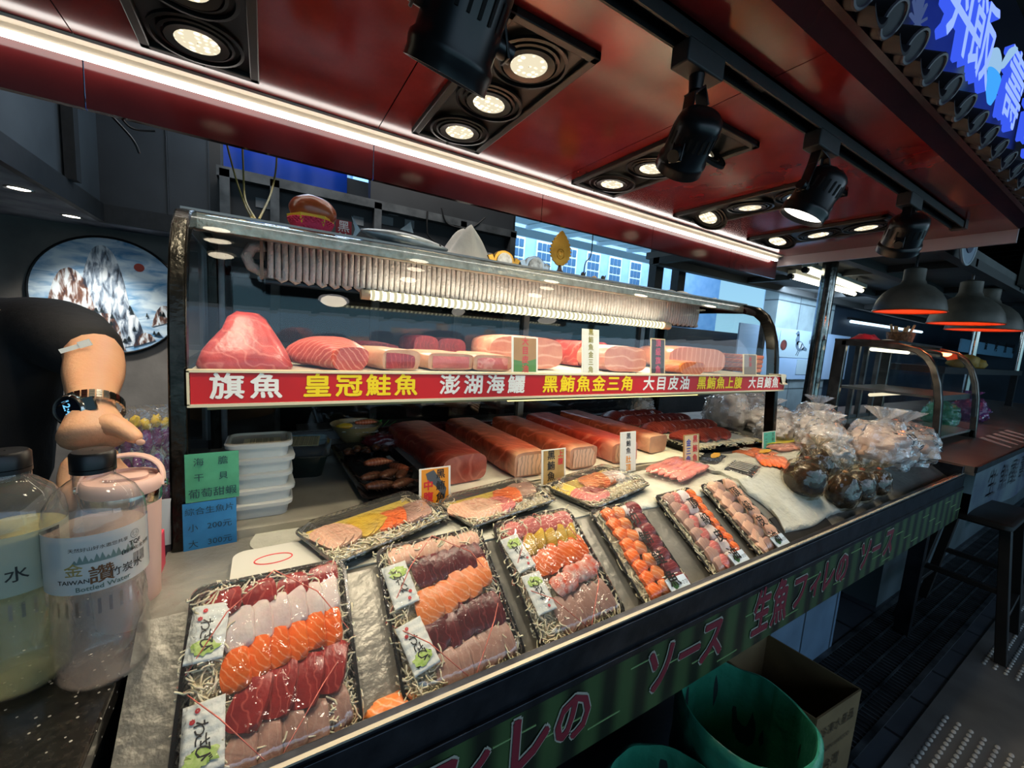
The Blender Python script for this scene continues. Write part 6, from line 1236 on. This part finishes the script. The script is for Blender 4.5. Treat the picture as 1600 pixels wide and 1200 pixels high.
MB().prism([hp + V((.06, -.02, -.022)), hp + V((.06, -.02, 0)), hp + V((.24, -.03, -.035)), hp + V((.25, -.03, -.045))], (0, .002, 0)).build('blade', chrome, t, world=True, smooth=False)
t = thing('stock_barrel', 'dark round wooden-banded barrel behind the white tubs outside the rear glass', 'barrel', (-.12, 1.88, 0)); MB().lathe([(.13, 0), (.15, .6), (.15, 1.22), (.14, 1.225)], n=32, c0=True, c1=True).build('barrel_body', matb, t); MB().lathe([(.151, 1.08), (.153, 1.085), (.153, 1.165), (.151, 1.17)], n=32).build('wooden_band', pm('band_wood', '#6f4d2c', .6, n=(14, '#45301c', .25)), t)
t = thing('prep_table', 'steel preparation table behind the display case', 'table', (.7, 1.9, 0)); MB().box((.12, 1.75, .93), (1.9, 2.14, .96)).build('table_top', steel, t, world=True)
for x in (.16, 1.86): MB().box((x - .02, 1.8, 0), (x + .02, 1.84, .93)).build('leg', steel, t, world=True)
# ------------------------------------------------------------------ steel pole, neighbouring stall
t = thing('steel_pole', 'polished steel pole rising between the two stalls to the grey ceiling', 'pole', (3.50, 1.42, .945))
MB().rod((0, 0, 0), (0, 0, 1.205), .048, None, 28).build('tube', pm('pole_steel', '#a8a8a4', .16, 1, n=(12, '#55534e', .25), bump=(40, .1)), t); MB().lathe([(.05, .0), (.07, .002), (.07, .012), (.05, .014)], (0, 0, 1.19), 24, True, True).build('top_flange', dsteel, t)
b = MB(); b.box((2.72, .80, 2.15), (9.5, 2.44, 2.2)); struct(b.build('trim_9', pm('grey_ceiling_board', '#5b5d5c', .7, n=(3, '#3e4040', .25)), keep=True))
b = MB()
for y in (.80, 1.25, 1.75, 2.3): b.box((2.72, y, 2.09), (9.5, y + .06, 2.15))
for x in (2.72, 4.0, 5.4, 6.8): b.box((x, .8, 2.10), (x + .05, 2.4, 2.15))
struct(b.build('trim_10', pm('ceiling_batten', '#2b2c2c', .6), keep=True))
nc = thing('neighbour_counter', 'neighbouring stall counter with pale stained top and dim printed cloth along its front', 'counter', (5.5, 1, 0))
MB().box((3.04, .47, .90), (9.5, 1.75, .945)).build('counter_top', pm('stained_top', '#8d7f72', .3, .2, n=(4, '#6b5a4e', .25)), nc, world=True); MB().box((3.06, .74, 0), (9.4, 1.7, .90)).build('counter_body', pm('body_grey_green', '#5d686b', .5, n=(2.5, '#39413f', .25)), nc, world=True)
b = MB()
for k in range(5): x = 3.75 + .2 * k; b.add([(x + .3, .50, .9462), (x + .36, .50, .9462), (x + .66, .68, .9462), (x + .54, .68, .9462)], [(0, 1, 2, 3)])
b.build('pale_strips', pm('strip_pale', '#c9c2b6', .5), nc, world=True, smooth=False)
clth = pm('banner_cloth', '#2c3650', .7, n=(3, '#5b6b70', .15)); fc = MB().grid(lambda u, v: Vector((3.05 + u * 6.4, .466 + .006 * sin(u * 60) * (1 - v), .62 + v * .30)), 90, 4, .003).build('front_cloth', clth, nc, world=True)
MB().box((3.04, .462, .916), (9.5, .472, .947)).build('edge_strip', dsteel, nc, world=True)
for k, ch in enumerate('生魚握壽司手卷'): b = MB(); text(b, ch, (3.45 + k * .28, .457, .80), (1, 0, 0), (0, 0, 1), .17, .0, lift=0); b.build('cloth_character', pm('letter_navy', '#161a26', .6), fc, world=True, smooth=False)
ng = thing('glass_cabinet', 'empty curved-glass cabinet with two shelves on the neighbouring counter', 'display case', (3.86, 1.0, .945))
pn = [(.69, .945), (.70, 1.1), (.71, 1.22), (.73, 1.33), (.762, 1.43), (.80, 1.49), (.855, 1.535), (.95, 1.56), (1.25, 1.565)]; fm = pm('cabinet_steel', '#8a8983', .22, .9, n=(20, '#4a4843', .25))
for x in (3.42, 4.275):
    r = []
    for i, (y, z) in enumerate(pn):
        a = Vector(pn[max(i - 1, 0)]); c = Vector(pn[min(i + 1, len(pn) - 1)]); d = (c - a).normalized(); yi, zi = y + d.y * .035, z - d.x * .035; r.append([Vector((x, y, z)), Vector((x + .035, y, z)), Vector((x + .035, yi, zi)), Vector((x, yi, zi))])
    MB().loft(r).box((x, 1.22, .945), (x + .035, 1.29, 1.565)).box((x, .70, .945), (x + .035, 1.25, 1.0)).build('side_frame', fm, ng, world=True, bev=.004, ang=30)
MB().box((3.45, .72, .985), (4.28, 1.25, 1.0)).build('floor_panel', pm('cab_floor', '#9aa09a', .25, .5), ng, world=True); MB().box((3.45, .76, 1.235), (4.28, 1.25, 1.25)).box((3.45, .755, 1.215), (4.28, .765, 1.25)).build('shelf', pm('cab_shelf', '#8c9089', .3, .6), ng, world=True)
MB().box((3.42, .95, 1.56), (4.31, 1.29, 1.575)).build('top_plate', fm, ng, world=True)
def ncg(u, v):
    q = 1 + (len(pn) - 2.01) * v; i = int(q); s = q - i; return Vector((3.45 + u * .83, pn[i][0] + (pn[i + 1][0] - pn[i][0]) * s + .006, pn[i][1] + (pn[i + 1][1] - pn[i][1]) * s - .004))
MB().grid(ncg, 2, 28).build('front_glass', glass, ng, world=True, ang=80)
for x in (3.437, 4.292):
    ring = [Vector((x, y + .01, z - .006)) for y, z in pn] + [Vector((x, 1.22, 1.0)), Vector((x, .70, 1.0))]; b = MB(); b.add(ring, [tuple(range(len(ring)))]); b.build('side_glass', glass, ng, world=True, smooth=False)
b = MB(); b.box((3.45, 1.24, .985), (4.28, 1.27, 1.02)); 
for x in (3.7, 3.86, 4.1): b.box((x, 1.235, 1.0), (x + .03, 1.262, 1.55))
b.build('rear_frame', MATS['rear_aluminium'], ng, world=True); MB().rod((3.55, 1.12, 1.515), (4.26, 1.12, 1.515), .012, None, 12).build('lamp_tube', emit('cab_tube', (1, .93, .7), 2.2), ng, world=True); MB().rod((3.6, 1.1, 1.20), (4.2, 1.1, 1.20), .012, None, 12).build('lower_tube', emit('cab_tube2', (1, .88, .6), 1.0), ng, world=True)
o = cloth('cloth', 'crumpled red cloth on the neighbouring glass cabinet', 3.52, 1.15, .20, .12, .06, pm('cloth_red', '#a3283c', .7), 19, z=1.575)
o = cloth('paper_scraps', 'pale torn wrapping lying on the neighbouring glass cabinet', 3.95, 1.16, .22, .16, .03, paper, 23, z=1.575, cat='paper')
t = thing('basket', 'brown woven basket of wrapped sticks on the neighbouring cabinet', 'basket', (4.18, 1.16, 1.575)); MB().lathe([(.07, 0), (.085, .09), (.08, .09), (.066, .004)], n=20, c0=True).build('basket_body', pm('wicker', '#7d5634', .7, n=(60, '#4c3018', .15), bump=(60, .8)), t)
for k in range(7): MB().rod((.03 * cos(k), .03 * sin(k), .02), (.075 * cos(k * 1.1), .06 * sin(k), .13 + .01 * (k % 3)), .010, .008, 8).build('stick', pm('stick_pale', '#b89468', .6), t)
# heat lamp domes
dome_m = pm('dome_enamel', '#645f56', .5, .2, n=(9, '#3c3933', .25)); hot = pm('dome_inner_glow_red', '#d9653f', .5)  # the bulb's red glow is put into the reflector colour
for k, (x, y, z, r, lb) in enumerate(((3.3, .90, 1.745, .165, 'nearest dark domed heat lamp glowing red inside, by the fourth spotlight'), (4.3, .86, 1.745, .195, 'second dark domed heat lamp with a pinkish red rim'), (5.2, .93, 1.755, .225, 'third domed heat lamp, mostly hidden behind the second'))):
    t = thing('heat_lamp', lb, 'lamp', (x, y, z), group='heat lamps over the neighbouring counter'); s = r / .2
    MB().lathe([(r, 0), (r * .985, .03 * s), (r * .93, .075 * s), (r * .80, .125 * s), (r * .58, .17 * s), (r * .36, .195 * s), (r * .34, .21 * s), (r * .30, .225 * s), (r * .30, .30 * s), (r * .12, .315 * s)], n=44).build('dome', dome_m, t, ang=50)
    MB().lathe([(r * .995, .0), (r * .96, .03 * s), (r * .90, .07 * s), (r * .77, .118 * s), (r * .5, .16 * s), (.001, .175 * s)], n=44).build('reflector', hot, t, ang=80); MB().tube([(r * cos(a), r * sin(a), 0) for a in [2 * pi * j / 44 for j in range(44)]], .004, 6, closed=True).build('rim', pm('rim_copper', '#b0552f', .4, .4), t)
    MB().blob((0, 0, .10 * s), (.06 * s, .06 * s, .07 * s), 0).build('bulb', emit('heat_bulb', (1, .42, .18), 6), t); MB().rod((0, 0, .31 * s), (0, 0, 2.12 - z), .007, None, 8).build('cord', blackp, t)
    lamp('POINT', 'heat_lamp_glow', (x, y, z + .02), 1.0, (1, .32, .12), shadow_soft_size=.04)
# fluorescent battens
for k, (pa, pb, lb) in enumerate((((1236, 432), (1344, 462), 'lower bare fluorescent tube between canopy and steel pole'), ((1259, 422), (1365, 461), 'upper bare fluorescent tube behind the steel pole'))):
    a = at(*pa, z=2.06); c = at(*pb, z=2.06); c = a + (c - a).normalized() * min(1.3, (c - a).length); t = thing('fluorescent_lamp', lb, 'light', a, group='fluorescent tubes')
    MB().rod(a, c, .017, None, 14).build('tube', emit('fluor', (1, .96, .74), 5), t, world=True); MB().bar(a + Vector((0, 0, .038)), c + Vector((0, 0, .038)), .06, .03).build('batten', pm('batten_white', '#c9c6b8', .5), t, world=True)
    for q in (a, c): MB().rod(q - Vector((.02, 0, 0)), q + Vector((.012, 0, 0)), .022, None, 14).build('end_holder', blackp, t, world=True)
    for q in (a.lerp(c, .15), a.lerp(c, .85)): MB().rod(q + Vector((0, 0, .05)), Vector((q.x, q.y, 2.15)), .005, None, 6).build('hanger', dsteel, t, world=True)
t = thing('fluorescent_lamp', 'cold white tube on the far navy wall', 'light', (7.5, 2.46, 1.95)); MB().rod((6.9, 2.45, 1.94), (9.8, 2.45, 1.97), .02, None, 10).build('tube', emit('fluor_cold', (.6, .82, 1), 2.2), t, world=True); MB().box((6.9, 2.46, 1.97), (9.8, 2.5, 2.0)).build('batten', dsteel, t, world=True)
# poster of pigeons on a blue board
pb_ = thing('pigeon_poster', 'wide pale blue poster with two grey pigeon pictures and a ring emblem', 'poster', (5.6, 2.43, 1.1)); MB().box((4.2, 2.425, 1.14), (6.9, 2.44, 1.73)).build('sheet', pm('poster_blue', '#93b4d8', .5, n=(1.3, '#b9cbe6', .25)), pb_, world=True)
def pigeon(o, s, par):
    P2 = lambda l: [Vector((o[0] + x * s, o[1], o[2] + z * s)) for x, z in l]; g_ = pm('pigeon_grey', '#46586a', .6, n=(9, '#6d8092', .2)); O = Vector(o)
    b = MB(); b.prism(P2([(.06 + .30 * cos(a_) - .08 * sin(a_), -.02 + .18 * sin(a_)) for a_ in [2 * pi * k / 22 for k in range(22)]]), (0, -.003, 0)); b.prism(P2([(-.30, .20), (-.22, .40), (-.08, .40), (-.02, .10), (-.16, -.04)]), (0, -.003, 0)); b.prism(P2([(-.20 + .10 * cos(a_), .42 + .09 * sin(a_)) for a_ in [2 * pi * k / 18 for k in range(18)]]), (0, -.003, 0))
    b.prism(P2([(-.29, .45), (-.38, .41), (-.29, .40)]), (0, -.003, 0)); b.prism(P2([(.24, .04), (.62, -.10), (.60, -.18), (.20, -.14)]), (0, -.003, 0)); a = b.build('pigeon_picture', g_, par, world=True, smooth=False)
    b = MB(); b.prism([p_ + Vector((0, -.003, 0)) for p_ in P2([(-.10, .10), (.10, .12), (.34, -.03), (.20, -.12), (-.02, -.10)])], (0, -.002, 0)); b.build('wing', pm('wing_pale', '#b7c2cc', .6), a, world=True, smooth=False)
    b = MB(); b.prism([p_ + Vector((0, -.005, 0)) for p_ in P2([(.14, .08), (.20, .05), (.14, -.10), (.08, -.10)])], (0, -.002, 0)); q1 = P2([(-.02, -.18), (-.14, -.36), (.08, -.18), (-.02, -.38)]); b.bar(q1[0], q1[1], .02 * s, .004); b.bar(q1[2], q1[3], .02 * s, .004); b.build('wing_bar', pm('wing_dark', '#28323c', .6), a, world=True, smooth=False)
MB().box((5.02, 2.420, 1.40), (5.95, 2.426, 1.70)).build('picture_panel', pm('panel_pale', '#a9bfcc', .5), pb_, world=True); MB().box((5.5, 2.420, 1.20), (6.15, 2.426, 1.385)).build('picture_panel', MATS['panel_pale'], pb_, world=True)
pigeon((5.48, 2.419, 1.55), .33, pb_); pigeon((5.88, 2.419, 1.30), .2, pb_)
for x, z in ((5.12, 1.54), (6.05, 1.54)): MB().prism([Vector((x + .07 * cos(a), 2.421, z + .06 * sin(a))) for a in [2 * pi * k / 24 for k in range(24)]], (0, -.004, 0)).build('ring_emblem', pm('emblem_rust', '#7d3a30', .5, n=(20, '#2a2226', .2)), pb_, world=True)
b = MB(); text(b, '恭賀', (5.80, 2.418, 1.66), (1, 0, 0), (0, 0, 1), .06, 0); text(b, '優勝鴿', (5.80, 2.418, 1.60), (1, 0, 0), (0, 0, 1), .06, 0); text(b, '冠軍', (6.05, 2.418, 1.35), (1, 0, 0), (0, 0, 1), .04, 0); b.build('lettering', pm('ink_slate', '#3c4a58', .5), pb_, world=True, smooth=False)
lamp('AREA', 'pier_poster_fill', (5.4, 1.95, 2.05), 24, (.6, .8, 1), (5.6, 2.5, 1.5), shape='RECTANGLE', size=1.6, size_y=.3)  # added fill to brighten the poster and pier, not a real source
# round stall-number sign on the slatted front
t = thing('round_sign', 'round pale stall-number sign on the slatted front, partly behind the canopy end', 'sign', (3.62, .755, 2.22)); p = at(1512, 372, y=.745)
t.location = p; ROOTM[t.name] = Matrix.Translation(p)
MB().prism([Vector((.15 * cos(a), .0, .15 * sin(a))) for a in [2 * pi * k / 36 for k in range(36)]], (0, -.012, 0)).build('disc', pm('disc_pale', '#7f8c9c', .5), t); MB().tube([Vector((.15 * cos(a), -.012, .15 * sin(a))) for a in [2 * pi * k / 36 for k in range(36)]], .006, 6, closed=True).build('rim', pm('rim_pale', '#aab2ba', .5), t)
dd = MB().prism([Vector((.085 * cos(a), -.013, .085 * sin(a))) for a in [2 * pi * k / 30 for k in range(30)]], (0, -.004, 0)).build('dark_disc', pm('disc_navy', '#1e2a48', .5), t); b = MB(); text(b, '94', (0, -.018, 0), (1, 0, 0), (0, 0, 1), .10, .02); b.build('number', white_p, dd, smooth=False)
# far shop things
t = thing('menu_sign', 'pale blue menu board with dark characters in the far stall', 'sign', (9.2, 1.9, 1.5)); a = at(1503, 531, y=1.9); c = at(1600, 562, y=1.9); MB().box((a.x, 1.9, c.z), (c.x, 1.92, a.z + .02)).build('panel', pm('menu_blue', '#6f9ab8', .5), t, world=True)
b = MB()
for i, ch in enumerate('定食烤魚蝦湯'): text(b, ch, (a.x + (c.x - a.x) * (.15 + .15 * i), 1.895, (a.z + c.z) / 2 + .08), (1, 0, 0), (0, 0, 1), .22, .02)
b.build('lettering', inkb, t, world=True, smooth=False)
for px, lb, rr in ((1522, 'slim steel pole in the far stall, seen under the second heat lamp', .03), (1596, 'slim steel pole at the right edge of the picture', .03)): p = at(px, 540, y=1.2); tag(MB().rod((p.x, 1.2, .945), (p.x, 1.2, 2.15), rr, None, 14).build('steel_pole', chrome), lb, 'pole')
gb = pm('green_plastic', '#3d9e7c', .35, bump=(18, .6), n=(6, '#2c7d62', .25))
bag('green plastic bag knotted on the neighbouring counter beside the cabinet', (4.75, .98, .945), (.13, .11, .12), gb, clear('green_film', (.4, .9, .7), .05, .1, bump=(20, 1), white=.3, wcol=(.1, .5, .35)), None, .3, 71, group=None); bag('purple plastic bag knotted on the neighbouring counter', (5.45, .95, .945), (.14, .12, .13), pm('purple_plastic', '#5d3566', .4, bump=(18, .6)), clear('purple_film', (.7, .5, .8), .05, .1, bump=(20, 1), white=.3, wcol=(.3, .12, .35)), None, .3, 77, group=None)
t = thing('side_table', 'dark table standing in the far stall beyond the cabinet', 'table', (6.6, 1.25, .945)); MB().box((5.2, 1.1, 1.36), (8.6, 1.6, 1.42)).build('table_top', matb, t, world=True)
for x in (5.25, 8.5): MB().box((x, 1.12, .945), (x + .06, 1.18, 1.36)).build('leg', matb, t, world=True)
for k, (x, s) in enumerate(((6.0, .07), (6.45, .08), (6.9, .06))): tag(MB().blob((x, 1.2, 1.42 + s * .8), (s * 1.1, s, s), .2, 6, 18, 12, seed=k).build('wrapped_bundle', pm('bundle_yellow', '#a8873a', .6, n=(12, '#6d5420', .2)), ang=80), 'yellowish wrapped bundle on the dark far table, ' + ('nearest the cabinet', 'middle one', 'last one')[k], 'bundle', 'bundles on the far table')
# ------------------------------------------------------------------ floor: drain grate, paving, stool, bins, carton
b = MB(); b.box((.6, .42, -.002), (8, .44, .006)); b.box((.6, .70, -.002), (8, .72, .006))
for y in (.50, .565, .63): b.box((.6, y, -.001), (8, y + .008, .005))
for k in range(260): x = .62 + k * .0285; b.box((x, .44, .0), (x + .006, .70, .004))
g = b.build('drain_grate', pm('grate_steel', '#6a6d6f', .4, .7, n=(9, '#202224', .2)), smooth=False); tag(g, 'long dark metal drain grate running along the floor before the counters', 'grate')
b = MB(); b.box((.6, .43, .0003), (8, .71, .0006)); struct(b.build('trim_11', pm('drain_dark', '#020202', .9), keep=True))
tac = pm('tactile_paving', '#6b6761', .6, n=(4, '#47443f', .25)); b = MB(); b.box((1.2, -.42, 0), (7.5, .36, .008)); b.cur = 1
for i in range(110):
    for j in range(18):
        x = 1.3 + i * .034; y = -.28 + j * .0345
        if (int((x - 1.2) / .6) % 3 == 2) or noise.noise(Vector((x * 2, y * 3, 0))) < -.42: continue
        b.lathe([(.0095, .008), (.0075, .0115), (.003, .012)], (x, y, 0), 8, False, True, 1.25, .8)
struct(b.build('floor_tactile', [tac, pm('tactile_stud', '#b5afa3', .5)], keep=True, ang=60))
MBo = MB(); MBo.box((1.2, -.42, .0), (1.2, -.41, .009))
darkw = pm('stool_wood', '#231d18', .45, n=(9, '#120f0c', .2)); st = thing('bar_stool', 'dark wooden bar stool with splayed legs on the aisle before the neighbouring counter', 'stool', (3.30, .455, .006))
MB().loft([rrect(.48, .26, .03, .655), rrect(.50, .28, .035, .665), rrect(.50, .28, .035, .685), rrect(.48, .26, .03, .692)]).build('seat', darkw, st, ang=40)
LG = [((-.17, -.11), (-.22, -.19)), ((.17, -.11), (.22, -.17)), ((.17, .11), (.20, .19)), ((-.17, .11), (-.23, .19))]
for (a, c) in LG: MB().bar((c[0], c[1], 0), (a[0], a[1], .66), .045, .04, up=(0, 1, 0)).build('leg', darkw, st, bev=.003)
for z, pr3 in ((.22, ((0, 1), (2, 3))), (.34, ((1, 2), (3, 0)))):
    for i, j in pr3:
        f = z / .66; A = [LG[q][1][0] + (LG[q][0][0] - LG[q][1][0]) * f for q in (i, j)]; B_ = [LG[q][1][1] + (LG[q][0][1] - LG[q][1][1]) * f for q in (i, j)]; MB().bar((A[0], B_[0], z), (A[1], B_[1], z), .03, .025).build('stretcher', darkw, st, bev=.002)
binm = pm('bin_grey', '#2e3b3a', .5); liner_m = pm('green_bag', '#1d7558', .3, n=(7, '#3f9477', .25), bump=(16, .8), trans=.0)
def bin_(x, y, r, h, label, seed):
    t = thing('waste_bin', label, 'bin', (x, y, 0), group='bins lined with green bags'); MB().lathe([(r * .78, 0), (r * .80, .005), (r * .95, h - .03)], n=36, c0=True).build('bin_body', binm, t)
    def f(u, v):
        a = 2 * pi * u; nn = noise.noise(Vector((cos(a) * 2, sin(a) * 2, v * 3 + seed))); n2_ = noise.noise(Vector((cos(a) * 6, sin(a) * 6, v * 5 + seed)))
        if v < .35: rr = r * (1.03 + .05 * nn + .03 * n2_); z = h - .20 + v / .35 * .20 + .01 * nn
        elif v < .45: rr = r * (1.03 - (v - .35) * 1.0 + .03 * nn); z = h + .012 * sin((v - .35) / .1 * pi / 2) + .015 * nn
        else: q = (v - .45) / .55; rr = r * (.93 - .25 * q * q + .10 * nn * q + .05 * n2_) * (1 - .85 * max(0, q - .75) * 4); z = h + .01 - .32 * min(1, q * 1.3) + .02 * nn
        return Vector((cos(a) * rr, sin(a) * rr, z))
    MB().grid(f, 90, 50, 0).build('bag_liner', liner_m, t, ang=80); return t
bin_(1.08, .475, .165, .50, 'bin with a bright green bag liner standing against the cardboard carton', 3); t = bin_(.755, .44, .15, .44, 'bin with a dull green bag liner at the bottom edge of the picture', 9)
MB().box((-.03, -.05, .20), (.05, .03, .35)).build('cardboard_scrap', pm('card_scrap', '#a9a487', .7), t)
# carton
kr = pm('kraft_board', '#7d6643', .75, n=(9, '#6a5536', .2)); bx = thing('carton', 'open brown cardboard carton with printed sides beside the green-lined bin', 'carton', (1.555, .56, 0)); q = [(-.155, .14), (.125, .14), (.145, -.15), (-.125, -.13)]; H = .35
for i in range(4):
    a, c = Vector((*q[i], 0)), Vector((*q[(i + 1) % 4], 0)); MB().bar(a + Vector((0, 0, H / 2)), c + Vector((0, 0, H / 2)), .005, H).build('side_panel', kr, bx, smooth=False)
MB().prism([Vector((x, y, .002)) for x, y in q], (0, 0, .004)).build('bottom_panel', kr, bx, smooth=False)
a, c = Vector((*q[3], 0)), Vector((*q[2], 0)); d = (c - a).normalized(); n_ = Vector((d.y, -d.x, 0)); b = MB()
for k, s in enumerate(('冷凍水產品', 'FROZEN SEAFOOD', '台灣')): text(b, s, a.lerp(c, .5) + n_ * .004 + Vector((0, 0, .28 - .07 * k)), d, (0, 0, 1), (.042, .022, .05)[k], .0)
b.build('carton_print', pm('print_brown', '#3a2c18', .6), bx, smooth=False)
a, c = Vector((*q[3], 0)), Vector((*q[0], 0)); d = (a - c).normalized(); n_ = Vector((d.y, -d.x, 0)); b = MB(); text(b, '小心輕放', a.lerp(c, .5) + n_ * .004 + Vector((0, 0, .27)), d, (0, 0, 1), .045, 0); b.build('carton_print', MATS['print_brown'], bx, smooth=False)
